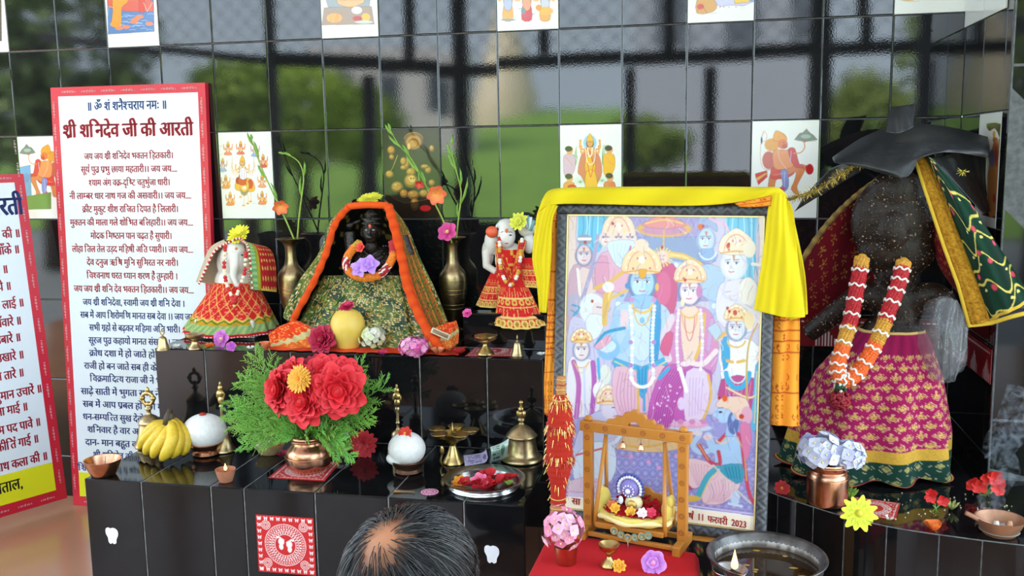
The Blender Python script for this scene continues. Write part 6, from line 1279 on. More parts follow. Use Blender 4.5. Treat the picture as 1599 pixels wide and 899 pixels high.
# umbrella and sun face
p.ell(1037, 357, 43, 13, C(222, 180, 90)); p.ell(1037, 359, 35, 8, C(206, 150, 178)); p.poly([(1002, 352), (1020, 340), (1037, 334), (1054, 340), (1072, 352), (1037, 357)], C(226, 150, 150), smooth=3); p.line([(1008, 349), (1037, 343), (1066, 349)], 2.2, C(232, 200, 120), smooth=4); p.ell(1037, 334, 4, 7, C(214, 130, 60)); p.line([(1037, 360), (1036, 386)], 2.6, C(226, 180, 100))
for k in range(18): a = k*.349; p.line([(1034, 401), (1034+16*math.cos(a), 401+15*math.sin(a))], 2.4, C(232, 205, 140))
p.ell(1034, 401, 9.5, 9.5, C(238, 210, 200)); p.line([(1030, 399), (1032, 399)], 1, LINE); p.line([(1036, 399), (1038, 399)], 1, LINE); p.line([(1031, 405), (1037, 405)], 1, C(200, 110, 110))
def face(x, y, rx, ry, skin, hair=DBL, look=0, brow=LINE, lips=C(205, 120, 140), mark=C(222, 150, 50)):
    p.ell(x, y+1, rx*1.3, ry*1.12, hair); p.ell(x, y, rx, ry, skin); p.ell(x-rx*.3, y+ry*.3, rx*.55, ry*.5, mixc(skin, C(250, 250, 255), .35), .7)
    for sg in (-1, 1):
        ex = x+sg*rx*.42+look*rx*.2; p.ell(ex, y-ry*.06, rx*.25, ry*.09, C(245, 245, 250)); p.ell(ex, y-ry*.06, rx*.11, ry*.085, C(60, 60, 95)); p.line([(ex-rx*.26, y-ry*.12), (ex, y-ry*.18), (ex+rx*.26, y-ry*.12)], .9, brow); p.line([(ex-rx*.28, y-ry*.28), (ex+rx*.26, y-ry*.32)], 1.1, brow)
    nx = x+look*rx*.3; p.line([(nx, y-ry*.05), (nx+look*rx*.1+.5, y+ry*.28), (nx-rx*.1, y+ry*.32)], .8, mixc(skin, LINE, .5)); p.line([(nx-rx*.25, y+ry*.54), (nx, y+ry*.58), (nx+rx*.25, y+ry*.54)], 1.7, lips); p.poly([(x-rx*.16, y-ry*.75), (x+rx*.16, y-ry*.75), (x, y-ry*.2)], mark)
def crown(x, y, w_, h_, c0=C(234, 200, 150), c1=C(226, 165, 150)):
    p.poly([(x-w_, y), (x-w_*1.05, y-h_*.5), (x-w_*.6, y-h_*.8), (x, y-h_), (x+w_*.6, y-h_*.8), (x+w_*1.05, y-h_*.5), (x+w_, y)], c0, smooth=3)
    p.arc(x, y, w_*.82, h_*.75, 3.3, 6.12, 1.6, c1); p.arc(x, y, w_*1.0, h_*.92, 3.4, 6.0, 1.4, C(240, 226, 190))
    for k in range(7): a = 3.35+k*.45; p.ell(x+w_*.9*math.cos(a), y+h_*.85*math.sin(a), 1.5, 1.5, C(248, 240, 225)); p.ell(x+w_*.5*math.cos(a), y-2+h_*.5*math.sin(a), 1.6, 1.8, (C(206, 110, 120), C(235, 215, 140))[k % 2])
    p.ell(x, y-h_*.45, w_*.2, h_*.14, C(240, 225, 215)); p.line([(x-w_, y-1), (x, y-4), (x+w_, y-1)], 2.2, C(222, 170, 90), smooth=4)
def folds(pts_l, pts_r, n, c, w_=1.0):
    for k in range(n):
        t = (k+.5)/n; p.line([(a[0]*(1-t)+b[0]*t, a[1]*(1-t)+b[1]*t) for a, b in zip(pts_l, pts_r)], w_, c, .8, smooth=4)
# top left: musician sage and bearded figure
p.poly([(890, 425), (912, 412), (935, 425), (945, 470), (935, 520), (886, 520)], C(210, 175, 195), smooth=3); p.poly([(900, 425), (922, 420), (926, 470), (908, 480)], C(230, 205, 205), smooth=2); p.line([(902, 420), (906, 455), (908, 480)], 4, C(238, 232, 228)); face(912, 398, 11, 15, C(226, 205, 212), C(150, 150, 180)); p.ell(913, 374, 12, 8, C(160, 165, 190)); p.line([(904, 373), (922, 373)], 4, C(240, 240, 240)); p.line([(934, 368), (924, 420), (908, 470), (898, 490)], 6, C(180, 170, 205), smooth=4); p.ell(897, 478, 14, 20, C(190, 180, 205)); p.line([(930, 430), (938, 445), (926, 455)], 5, C(230, 205, 208), smooth=3)
p.poly([(940, 395), (985, 390), (992, 430), (975, 455), (945, 450), (935, 420)], C(226, 180, 200), smooth=3); crown(966, 378, 23, 52, C(236, 212, 190)); 
for x in (946, 966, 984): face(x, 372, 8, 10, C(234, 212, 210), C(232, 215, 200))
p.poly([(950, 378), (990, 376), (984, 402), (968, 418), (954, 400)], C(214, 226, 238), smooth=3); folds([(954, 380), (960, 410)], [(988, 380), (974, 412)], 5, C(180, 200, 222)); p.poly([(930, 410), (948, 400), (950, 450), (932, 455)], C(222, 165, 190), smooth=2); p.line([(985, 385), (978, 410)], 3, C(205, 120, 170))
p.line([(930, 450), (955, 438), (978, 420)], 6, GLD, smooth=4); p.line([(946, 460), (948, 480)], 7, GLD); p.ell(950, 448, 9, 8, C(236, 236, 240)); p.line([(955, 465), (985, 450)], 5, C(222, 190, 130))
# top right: blue figure and white bearded elder
p.poly([(1085, 425), (1105, 412), (1130, 425), (1128, 470), (1095, 460)], C(180, 200, 226), smooth=3); face(1103, 374, 12, 17, C(196, 210, 232), C(165, 180, 210), -.4); p.poly([(1090, 360), (1092, 340), (1103, 328), (1116, 340), (1120, 362), (1104, 352)], C(170, 182, 212), smooth=3); p.ell(1098, 335, 4, 4, C(222, 165, 195)); p.poly([(1096, 388), (1114, 388), (1118, 408), (1095, 408)], C(150, 180, 220)); p.arc(1105, 392, 13, 13, .2, 2.9, 2.2, C(225, 230, 240)); p.arc(1105, 394, 16, 18, .2, 2.9, 1.5, C(130, 150, 195)); p.line([(1108, 340), (1122, 348), (1134, 352), (1138, 370)], 4, C(230, 190, 212), smooth=4); p.ell(1094, 354, 4.5, 5, C(222, 120, 60))
p.poly([(1122, 450), (1140, 438), (1180, 440), (1190, 500), (1160, 520), (1120, 500)], C(226, 220, 232), smooth=3); face(1146, 412, 16, 22, C(228, 226, 234), C(222, 220, 232), -.8); crown(1150, 396, 24, 40, C(236, 220, 200)); p.ell(1170, 388, 10, 14, C(238, 226, 208)); p.poly([(1156, 440), (1172, 432), (1176, 455), (1160, 462)], C(205, 175, 210), smooth=2); p.ell(1168, 455, 14, 22, C(238, 232, 226)); p.line([(1135, 435), (1130, 460), (1150, 470)], 4, C(214, 210, 226), smooth=4); p.ell(1137, 384, 3, 4, C(206, 90, 50)); p.line([(1175, 412), (1190, 414)], 5, C(240, 232, 226))
# bearded sage at left, kneeling crowned figure below
p.poly([(890, 500), (915, 500), (945, 520), (955, 560), (945, 590), (888, 590)], C(206, 200, 226), smooth=3); folds([(892, 510), (890, 585)], [(940, 520), (950, 585)], 8, C(175, 170, 206)); p.ell(925, 482, 20, 24, C(226, 230, 236)); p.ell(934, 486, 10, 15, C(230, 212, 216)); p.poly([(922, 490), (944, 496), (938, 520), (925, 530), (914, 508)], C(224, 230, 238), smooth=3); p.line([(932, 479), (939, 480)], 1.6, LINE); p.line([(941, 484), (943, 490)], 1.2, LINE); p.line([(894, 476), (905, 480), (896, 492)], 3, C(90, 165, 205), smooth=3); p.line([(892, 484), (902, 490)], 2, C(90, 165, 205)); p.line([(945, 470), (944, 505)], 8, GLD)
p.poly([(888, 565), (905, 558), (930, 570), (936, 640), (888, 645)], C(232, 226, 232), smooth=3); p.line([(896, 565), (904, 600), (900, 650)], 8, C(196, 120, 185), smooth=4); p.line([(926, 566), (928, 600), (924, 650)], 8, C(190, 115, 190), smooth=4); face(908, 546, 11, 15, C(232, 218, 220), C(165, 165, 195)); crown(908, 534, 15, 22); p.arc(908, 562, 12, 12, .2, 2.9, 1.6, GLD); p.arc(908, 564, 9, 18, .2, 2.9, 1.2, C(228, 200, 140)); p.ell(945, 585, 9, 16, C(226, 228, 222)); p.line([(934, 560), (936, 590)], 4, SKYB); p.ell(936, 610, 10, 14, C(240, 238, 236)); p.line([(912, 575), (914, 650)], 3, C(205, 212, 235)); folds([(892, 630), (888, 660)], [(930, 630), (936, 660)], 6, C(200, 190, 225))
p.poly([(910, 660), (940, 640), (970, 650), (968, 690), (935, 720), (895, 715)], C(200, 200, 226), smooth=3); p.ell(953, 640, 13, 15, C(222, 214, 228)); crown(950, 630, 17, 30, C(236, 216, 190)); p.line([(956, 636), (962, 636)], 1.6, LINE); p.line([(965, 648), (958, 650)], 1.4, C(200, 120, 140)); p.poly([(925, 690), (960, 700), (955, 750), (905, 760), (895, 720)], C(215, 225, 238), smooth=3); p.line([(935, 700), (960, 690), (975, 672)], 5, C(220, 226, 240), smooth=4); p.line([(900, 710), (940, 700)], 3, C(206, 120, 120)); p.poly([(890, 750), (935, 748), (930, 790), (890, 785)], C(225, 200, 214), smooth=2)
# blue king
p.poly([(958, 488), (978, 472), (1025, 472), (1046, 488), (1050, 530), (1040, 570), (965, 570), (958, 540)], C(188, 208, 234), smooth=3); p.poly([(985, 480), (1018, 480), (1014, 555), (990, 555)], C(206, 220, 238), smooth=3)
p.line([(966, 490), (956, 525), (970, 545), (985, 520)], 13, PBLU, smooth=5); p.ell(975, 500, 6.5, 14, C(232, 206, 214)); 
for k in range(4): p.line([(971+3*k, 498), (970+3.4*k, 484)], 2.4, C(232, 206, 214))
p.poly([(1018, 474), (1032, 476), (1030, 540), (1024, 575), (1014, 575)], C(62, 160, 212), smooth=2); p.line([(1022, 480), (1020, 560)], 1.6, C(160, 215, 238))
p.ell(950, 545, 18, 17, C(150, 190, 226)); p.ell(948, 540, 14, 10, C(206, 222, 240)); p.line([(930, 540), (945, 520), (975, 512)], 5, C(70, 160, 205), smooth=4); p.poly([(928, 540), (948, 524), (956, 530), (938, 545)], C(226, 176, 196), smooth=2)
p.poly([(960, 558), (1003, 572), (1048, 552), (1046, 572), (1004, 590), (962, 578)], C(88, 178, 218), smooth=2); p.line([(960, 564), (1003, 580), (1048, 560)], 2, C(225, 215, 160), smooth=4); p.line([(962, 573), (1003, 586), (1046, 568)], 1.4, C(50, 130, 185), smooth=4)
p.poly([(962, 572), (1000, 585), (1006, 640), (990, 665), (966, 650), (956, 610)], C(228, 190, 206), smooth=3); p.poly([(1004, 585), (1044, 572), (1040, 630), (1020, 655), (1008, 640)], C(226, 186, 204), smooth=3); folds([(966, 580), (960, 620), (975, 655)], [(998, 588), (1000, 620), (994, 660)], 7, C(200, 140, 175), 1.2); folds([(1006, 590), (1010, 620), (1014, 645)], [(1040, 580), (1034, 610), (1026, 648)], 5, C(200, 140, 175), 1.2)
p.poly([(994, 572), (1012, 572), (1010, 612), (1003, 622), (995, 612)], C(80, 172, 214)); folds([(995, 574), (997, 612)], [(1011, 574), (1009, 612)], 3, C(40, 120, 175)); p.line([(996, 600), (997, 645)], 4, GLD); p.line([(1006, 600), (1006, 640)], 4, C(100, 170, 205))
face(1003, 441, 18, 24, C(176, 208, 238), C(120, 140, 185)); crown(1002, 426, 27, 46, C(238, 208, 170)); p.ell(1002, 383, 11, 10, C(240, 214, 196)); p.poly([(997, 420), (1010, 420), (1009, 432), (1003, 436), (998, 432)], C(228, 170, 40)); p.ell(980, 446, 4, 5, C(90, 150, 205)); p.ell(1026, 448, 3, 6, GLD); p.poly([(985, 462), (1021, 462), (1018, 480), (988, 480)], C(160, 196, 232), smooth=2)
p.arc(1003, 472, 16, 16, .2, 2.95, 4, C(228, 196, 120)); p.arc(1003, 474, 14, 34, .2, 2.95, 2, GLD); p.ell(1003, 500, 4, 5, C(150, 190, 230))
for sg in (-1, 1):
    for k in range(20): t = k/19; p.ell(1003+sg*(19-1*t-3*math.sin(t*3.1)), 478+t*112, 2.9, 3.1, C(244, 244, 248) if k % 2 else C(222, 226, 240))
p.arc(1003, 590, 16, 14, 0, 3.14, 5, C(244, 242, 246)); [p.ell(1003+sg*18, y, 3.6, 3.6, C(190, 150, 205)) for sg in (-1, 1) for y in (534, 570)]; p.ell(987, 468, 4, 4, C(205, 160, 205)); p.ell(1021, 468, 4, 4, C(205, 160, 205))
# queen
p.poly([(1048, 500), (1062, 480), (1100, 480), (1116, 500), (1122, 545), (1108, 590), (1050, 590), (1042, 540)], C(214, 150, 196), smooth=3); p.poly([(1064, 484), (1092, 484), (1088, 560), (1068, 560)], C(236, 208, 196), smooth=3); p.line([(1050, 495), (1036, 530), (1044, 560)], 11, C(226, 206, 220), smooth=5); p.line([(1100, 490), (1096, 530), (1086, 560)], 5, GLD, smooth=4); p.line([(1112, 500), (1106, 545)], 5, C(205, 170, 215)); p.poly([(1040, 520), (1052, 520), (1044, 556), (1030, 545)], C(214, 100, 150), smooth=2)
p.poly([(1030, 585), (1048, 568), (1100, 575), (1112, 590), (1100, 650), (1060, 672), (1016, 665), (1014, 630)], C(200, 112, 184), smooth=3); folds([(1046, 575), (1024, 620), (1018, 662)], [(1088, 580), (1060, 620), (1050, 668)], 10, C(165, 70, 150), 1.2); p.poly([(1072, 580), (1108, 585), (1100, 650), (1070, 655)], C(226, 206, 226), smooth=3); p.line([(1106, 585), (1110, 620), (1094, 660), (1070, 668)], 4, GLD, smooth=5); folds([(1075, 590), (1074, 650)], [(1100, 590), (1096, 645)], 5, C(195, 165, 215)); p.line([(1030, 590), (1044, 575)], 6, C(90, 175, 215)); 
for k in range(26): p.ell(1020+hsh(k, 1)*44, 598+hsh(k, 2)*62, 1.4, 1.4, C(236, 200, 226))
face(1077, 455, 15, 20, C(234, 214, 222), C(135, 135, 180), -.3, lips=C(206, 90, 130)); crown(1078, 440, 22, 36, C(238, 206, 176)); p.ell(1066, 472, 3, 6, C(240, 225, 190)); p.ell(1092, 455, 5, 10, C(205, 140, 190)); p.arc(1077, 482, 14, 14, .2, 2.95, 3, GLD); p.arc(1077, 486, 12, 34, .2, 2.95, 1.8, C(226, 176, 130)); p.arc(1077, 486, 8, 46, .2, 2.95, 1.4, C(214, 120, 150))
for sg in (-1, 1):
    for k in range(18): t = k/17; p.ell(1077+sg*(17+3*math.sin(t*3.1)), 484+t*92, 2.5, 2.9, C(244, 242, 248) if k % 2 else C(226, 214, 238))
p.line([(1118, 548), (1098, 568), (1078, 566)], 8, C(236, 218, 222), smooth=4); p.ell(1070, 568, 8, 4, C(236, 216, 220)); p.line([(1062, 575), (1072, 610)], 6, C(242, 240, 246)); p.ell(1064, 630, 6, 10, C(226, 206, 232))
# right attendant with a bow
p.poly([(1128, 545), (1140, 530), (1176, 532), (1188, 560), (1184, 600), (1130, 600)], C(236, 232, 236), smooth=3); p.line([(1134, 532), (1128, 560), (1140, 590), (1152, 575)], 10, C(236, 230, 234), smooth=5); p.line([(1182, 545), (1186, 575), (1165, 592), (1155, 575)], 11, C(238, 232, 236), smooth=5); p.poly([(1126, 535), (1137, 525), (1140, 560), (1130, 578)], C(72, 170, 214), smooth=2); p.line([(1118, 530), (1132, 520)], 6, GLD); p.poly([(1104, 512), (1120, 502), (1128, 520), (1118, 532)], C(190, 205, 222)); 
p.poly([(1126, 592), (1178, 590), (1182, 640), (1160, 655), (1126, 640)], C(192, 92, 150), smooth=2); folds([(1130, 596), (1132, 645)], [(1176, 596), (1168, 648)], 7, C(226, 160, 195)); p.arc(1152, 580, 18, 26, .1, 3.05, 8, C(82, 176, 216)); p.arc(1152, 578, 14, 20, .1, 3.05, 2, C(205, 232, 240)); p.poly([(1180, 570), (1190, 572), (1188, 660), (1172, 670), (1176, 620)], C(112, 188, 222), smooth=2); p.line([(1182, 580), (1178, 660)], 1.6, C(230, 220, 170)); p.line([(1135, 605), (1165, 620), (1180, 618)], 3, C(236, 214, 170), smooth=4)
p.line([(1183, 505), (1170, 535), (1166, 580), (1168, 650)], 3, C(206, 176, 110), smooth=5); face(1150, 512, 13, 18, C(222, 220, 234), C(150, 160, 190), -.3); crown(1150, 500, 17, 26, C(238, 216, 180)); p.ell(1170, 500, 8, 14, C(236, 214, 180)); p.ell(1148, 488, 3.4, 4.4, C(206, 80, 50)); p.arc(1150, 530, 14, 12, .2, 2.9, 3, GLD); p.ell(1148, 566, 7, 10, C(240, 232, 232)); p.line([(1136, 563), (1144, 565)], 5, GLD); p.line([(1152, 565), (1162, 563)], 5, GLD)
# offering tray and the kneeling blue figure
p.ell(1078, 668, 34, 6, C(206, 214, 232)); p.ell(1076, 663, 30, 6, C(226, 176, 205)); [p.ell(1054+k*9, 661-(k % 2)*3, 5, 4, (C(232, 190, 212), C(214, 150, 190))[k % 2]) for k in range(6)]; p.ell(1072, 676, 12, 4, C(236, 236, 240))
p.poly([(1080, 724), (1065, 745), (1062, 760), (1080, 765), (1098, 745)], C(190, 90, 130), smooth=2)
p.poly([(1066, 728), (1078, 715), (1110, 722), (1150, 735), (1155, 760), (1130, 785), (1098, 785), (1096, 760), (1082, 762), (1068, 745)], C(232, 200, 208), smooth=3); folds([(1072, 722), (1080, 740), (1088, 758)], [(1108, 726), (1104, 745), (1098, 756)], 7, C(208, 160, 180)); folds([(1102, 755), (1108, 770), (1104, 782)], [(1150, 742), (1148, 765), (1128, 784)], 9, C(208, 160, 180))
p.poly([(1118, 692), (1140, 676), (1160, 690), (1160, 725), (1150, 735), (1120, 728), (1116, 708)], C(178, 204, 232), smooth=3); p.line([(1092, 680), (1082, 695), (1094, 706), (1116, 700)], 8, C(186, 208, 234), smooth=5); p.line([(1106, 680), (1116, 702), (1138, 706), (1150, 690)], 12, C(182, 206, 234), smooth=5); p.ell(1090, 676, 7, 4, C(226, 214, 222)); p.ell(1105, 682, 7, 5, C(228, 206, 210))
p.line([(1122, 690), (1140, 674), (1156, 682), (1162, 720), (1170, 770), (1185, 795)], 6, C(205, 90, 120), smooth=5); p.line([(1126, 690), (1142, 677), (1160, 700), (1166, 750)], 1.6, GLD, smooth=5); p.line([(1092, 695), (1108, 720), (1124, 724), (1122, 705)], 6, C(200, 90, 110), smooth=5); p.line([(1090, 692), (1106, 718)], 1.4, GLD)
p.poly([(1126, 726), (1158, 724), (1162, 745), (1150, 755), (1120, 732)], C(84, 166, 190), smooth=2); p.line([(1120, 730), (1104, 745), (1090, 775)], 9, C(96, 178, 198), smooth=4); p.line([(1124, 732), (1108, 750), (1094, 778)], 1.6, C(222, 200, 120), smooth=4); folds([(1130, 730), (1136, 745)], [(1156, 728), (1158, 748)], 5, C(40, 110, 140)); p.line([(1114, 726), (1150, 764), (1172, 785)], 3, C(214, 206, 200), smooth=3); p.ell(1148, 778, 7, 12, C(200, 214, 234)); p.line([(1138, 786), (1158, 790)], 4, C(206, 220, 236)); p.ell(1080, 778, 14, 5, C(222, 190, 110))
p.poly([(1136, 655), (1150, 655), (1150, 682), (1132, 680)], C(172, 200, 232)); p.ell(1130, 645, 13, 15, C(184, 208, 234)); p.poly([(1120, 640), (1112, 648), (1120, 654)], C(184, 208, 234)); p.ell(1145, 660, 9, 18, C(110, 130, 180)); p.poly([(1118, 634), (1130, 620), (1165, 622), (1170, 652), (1150, 655), (1140, 640)], C(236, 206, 190), smooth=3); p.ell(1166, 648, 9, 14, C(226, 176, 196)); p.ell(1158, 650, 4, 4, C(200, 80, 60)); p.ell(1132, 622, 4, 5, C(226, 110, 50)); p.ell(1125, 643, 3, 1.6, C(60, 60, 95)); p.line([(1121, 637), (1129, 636)], 1, LINE); p.line([(1116, 656), (1122, 655)], 1.2, C(200, 110, 140)); p.ell(1145, 652, 3, 5, C(170, 196, 228)); p.poly([(1156, 660), (1172, 665), (1172, 700), (1165, 720), (1158, 690)], C(222, 140, 176), smooth=2); p.arc(1128, 684, 10, 8, .2, 2.8, 2.6, C(226, 206, 190))
q_ = random.Random(31); p.outline = None
for k in range(420):      # fine drawn folds, ornaments and shading strokes of the print
    x, y = q_.uniform(890, 1190), q_.uniform(330, 790); a, l, b_ = q_.uniform(0, 6.28), q_.uniform(5, 15), q_.uniform(-4, 4); dx, dy = math.cos(a)*l*.5, math.sin(a)*l
    p.line([(x-dx, y-dy), (x+b_, y+b_*.4), (x+dx, y+dy)], q_.uniform(.7, 1.4), q_.choice([C(150, 120, 175), C(240, 232, 240), C(205, 150, 120), C(120, 140, 190), C(214, 150, 190)]), q_.uniform(.3, .6), smooth=3)
for k, (x, y) in enumerate(((957, 349), (914, 378), (1098, 353), (1138, 381), (1070, 437), (1136, 481), (925, 470), (1139, 486), (1123, 621), (1034, 386))): p.ell(x, y, 2.2, 2.6, C(190, 60, 40))
# printed colours deepened evenly, and the caption band
p.A[..., :3] = p.A[..., :3]**1.22*.84
p.poly([(860, 772), (1070, 791), (1200, 808), (1200, 900), (860, 860)], C(238, 226, 204)); p.line([(860, 769), (1070, 788), (1190, 804)], 2.2, C(196, 180, 215)); p.line([(860, 764), (1070, 783), (1190, 798)], 1.2, C(170, 140, 190)); p.line([(860, 773), (1070, 792), (1190, 808)], 1.4, C(226, 226, 236))
pr_ = p.build('print', mat('laminated_print', attr=True, rough=.22, bump=(12, .03, .002)), None, thick=.004, h=.001); pr_.data.transform(Matrix.Translation(-pe_o)); pr_.parent = pe
g = G()
lettering(g, PP, 'सा', 893, 906, 786, 9.5, C(205, 62, 34), h=.0022, bold=.02, slope=2); g.V = [tuple(Vector(v)-pe_o) for v in g.V]; g.build('caption', PRINT, pe, smooth=False); g = G()
for s_, a_, b_, y_ in (('गीता', 1030, 1057, 803), ('वर्ष', 1068, 1083, 808), ('11', 1089, 1100, 811), ('फरवरी', 1105, 1136, 814), ('2023', 1142, 1166, 820)):
    lettering(g, PP, s_, a_, b_, y_, 9.5, C(205, 62, 34), h=.0022, bold=.02, slope=(b_-a_)*.17)
for i in range(len(g.V)): g.V[i] = tuple(Vector(g.V[i])-pe_o)
g.build('caption', PRINT, pe, smooth=False)
# low covered stool that carries the frame
_m = PP.pt(PWID/2, 0); rzp = math.atan2(_e[1], _e[0])
e = empty('low_stool', (_m.x, _m.y, FL+.0005), 'low stool under the poster, covered with a dark flowered cloth', 'stool', rz=rzp)
def dark_flower(u, v): 
    x, y, r = cell(u, v, 16, 10); d = math.hypot(x, y); return (C(150, 30, 70) if d < .18 else (C(170, 150, 60, .3) if d < .26 else C(40, 70, 50))) if r < .55 and d < .36 else C(24, 20, 26)
g = G().box((0, 0, .2), (PWID-.04, .065, .40), bev=.004, col=C(40, 30, 24)); g.build('frame', WOOD, e)
def cov(u, v):
    x = (u-.5)*(PWID-.005); return Vector((x, (-.036-.004*math.sin(u*30)*(v)) , PZ0-FL-.003-.30*v))
g = G().grid(cov, 120, 40, dark_flower); solid(g.build('cover', CLOTH, e), .002); g = G(C(24, 20, 26)).box((0, 0, PZ0-FL-.0025), (PWID-.005, .072, .003)); g.build('cover', CLOTH, e)
# yellow cloth over the top
YC0, YC1 = C(212, 190, 24), C(198, 174, 18)
def yel(u, v): return mixc(YC0, YC1, .5+.5*math.sin(u*31+v*5))
def onP(px, py, off): u, v = PP.uv(px, py); return PP.pt(u, v, off)
tp = [[onP(849, 318, .016), onP(860, 306, .020), onP(890, 302, .024), onP(960, 301, .024), onP(1040, 301, .024), (onP(1120, 301, .024)), onP(1185, 302, .024), onP(1213, 302, .02), onP(1228, 312, .018)],
      [onP(846, 330, .020), onP(862, 322, .026), onP(890, 319, .028), onP(960, 320, .028), onP(1040, 322, .028), onP(1110, 321, .028), onP(1165, 315, .028), onP(1198, 309, .026), onP(1222, 318, .022)]]
back = [onP(849, 320, -.022), onP(860, 306, -.024), onP(890, 303, -.028), onP(960, 302, -.028), onP(1040, 302, -.028), onP(1120, 302, -.028), onP(1185, 303, -.028), onP(1213, 304, -.026), onP(1228, 316, -.024)]
top = [Vector(a)+Vector((0, 0, .004)) for a in tp[0]]
yo = top[4]; ye = empty('yellow_cloth', yo, 'long bright yellow cloth draped over the top of the framed poster, ends hanging down', 'cloth')
sheet('top_fold', [[p-yo for p in r] for r in (back, [(a+b)/2+Vector((0, 0, .012)) for a, b in zip(top, back)], top, tp[1])], 120, 26, yel, ye, world=True, ripple=.0012, freq=3)
lt = [[onP(849, 318, .02), onP(864, 316, .024), onP(876, 322, .026)], [onP(842, 340, .02), onP(856, 345, .026), onP(868, 345, .026)], [onP(835, 400, .016), onP(848, 400, .026), onP(866, 395, .026)], [onP(842, 440, .018), onP(852, 440, .026), onP(863, 440, .026)], [onP(846, 486, .018), onP(852, 487, .024), onP(858, 487, .024)]]
sheet('left_end', [[p-yo for p in r] for r in lt], 30, 60, yel, ye, world=True, ripple=.002, freq=1.5)
rt = [[onP(1205, 303, .026), onP(1214, 302, .03), onP(1224, 306, .028), onP(1233, 316, .022)], [onP(1200, 340, .026), onP(1212, 335, .036), onP(1226, 335, .034), onP(1240, 338, .02)], [onP(1194, 390, .028), onP(1210, 388, .038), onP(1230, 390, .036), onP(1246, 392, .02)], [onP(1187, 440, .03), onP(1206, 442, .04), onP(1232, 442, .038), onP(1252, 440, .02)], [onP(1180, 482, .03), onP(1204, 488, .04), onP(1230, 494, .036), onP(1258, 494, .02)]]
sheet('right_end', [[p-yo for p in r] for r in rt], 60, 70, yel, ye, world=True, ripple=.0035, freq=1.6, seed=3)
rt2 = [[onP(1225, 330, .012), onP(1240, 340, .006)], [onP(1232, 420, .012), onP(1256, 425, .004)], [onP(1234, 500, .012), onP(1262, 490, .004)]]
sheet('right_end', [[p-yo for p in r] for r in rt2], 30, 50, yel, ye, world=True, ripple=.002, freq=2, seed=4)
# orange printed shawl behind the frame
def orange_print(u, v):
    base = mixc(C(216, 128, 34), C(228, 150, 50), .5+.5*math.sin(u*14+v*3)); ink = C(165, 62, 22)
    if (v*11) % 1 < .035 or (.45 < v < .62 and (v*46) % 1 < .14): return ink
    x, y, r = cell(u, v, 7, 22)
    if r < .4 and (abs(x*x+y*y-.06) < .025 or abs(x-.3*y) < .05 and r < .2): return ink
    return jit(base, .03)
so = onP(869, 320, -.03); se = empty('orange_shawl', so, 'orange printed shawl hung behind the framed poster, its ends showing at both sides', 'shawl')
ls = [[onP(858, 312, -.024), onP(872, 310, -.026), onP(900, 308, -.026)], [onP(856, 350, -.012), onP(866, 350, -.010), onP(888, 350, -.022)], [onP(855, 440, -.012), onP(866, 440, -.008), onP(886, 440, -.022)], [onP(850, 540, -.012), onP(864, 540, -.006), onP(884, 540, -.022)], [onP(847, 600, -.014), onP(860, 600, -.006), onP(882, 600, -.022)], [onP(848, 638, -.014), onP(860, 640, -.006), onP(878, 640, -.022)]]
sheet('left_side', [[p-so for p in r] for r in ls], 40, 180, orange_print, se, world=True, ripple=.003, freq=1.4)
g = G(C(216, 130, 40))
for i in range(26): a = cat([Vector(p) for p in ls[-1]], i/25)-so; g.tube([a, a+Vector((.002*math.sin(i*3), -.001, -.009)), a+Vector((.003*math.sin(i*2), 0, -.016))], [.0016, .0018, .0008], 4)
g.build('fringe', CLOTH, se)
rs = [[onP(1190, 312, -.022), onP(1212, 308, -.018), onP(1226, 318, -.012)], [onP(1198, 400, -.022), onP(1222, 400, -.010), onP(1244, 400, -.014)], [onP(1196, 500, -.022), onP(1224, 500, -.006), onP(1248, 500, -.014)], [onP(1194, 590, -.022), onP(1222, 590, -.004), onP(1246, 590, -.014)], [onP(1193, 664, -.022), onP(1222, 666, -.006), onP(1247, 667, -.014)]]
sheet('right_side', [[p-so for p in r] for r in rs], 40, 160, orange_print, se, world=True, ripple=.0035, freq=1.3, seed=6)
tb = [[onP(x, 309, -.024) for x in (872, 960, 1050, 1130, 1212)], [onP(x, 330, -.022) for x in (872, 960, 1050, 1130, 1212)]]
sheet('top_band', [[p-so for p in r] for r in tb], 80, 10, orange_print, se, world=True, ripple=.001)
gs = [[onP(1150, 318, .029), onP(1180, 312, .031), onP(1206, 306, .030)], [onP(1158, 324, .027), onP(1184, 324, .029), onP(1206, 322, .028)]]
sheet('folded_corner', [[p-so for p in r] for r in gs], 24, 10, orange_print, se, world=True, ripple=.001)
# ------------------------------------------------------------------ red covered table
TZ = .372; ta, tb_, tc_, td = WZ(859, 843, TZ), WZ(1091, 856, TZ), None, None
TX0, TX1, TY0, TY1 = 2.128, 2.452, -1.36, -1.022
def P2(u, v): return None
back_l, back_r = Vector((2.132, -1.010, TZ)), Vector((2.455, -1.07, TZ)); fr_l, fr_r = Vector((2.118, -1.37, TZ)), Vector((2.47, -1.36, TZ))
tbl = empty('cloth_table', (2.29, -1.2, FL+.0005), 'low table covered by a bright red cloth, carrying the wooden swing', 'table'); to = tbl.location
REDC = C(186, 14, 24)
g = G(C(90, 60, 40))
for a, b in ((.1, .12), (.9, .12), (.1, .88), (.9, .88)):
    q_ = back_l.lerp(back_r, a).lerp(fr_l.lerp(fr_r, a), b); gl = G(C(90, 60, 40)).box((q_.x-to.x, q_.y-to.y, (TZ-FL-.014)/2), (.03, .03, TZ-FL-.016)); gl.build('leg', WOOD, tbl)
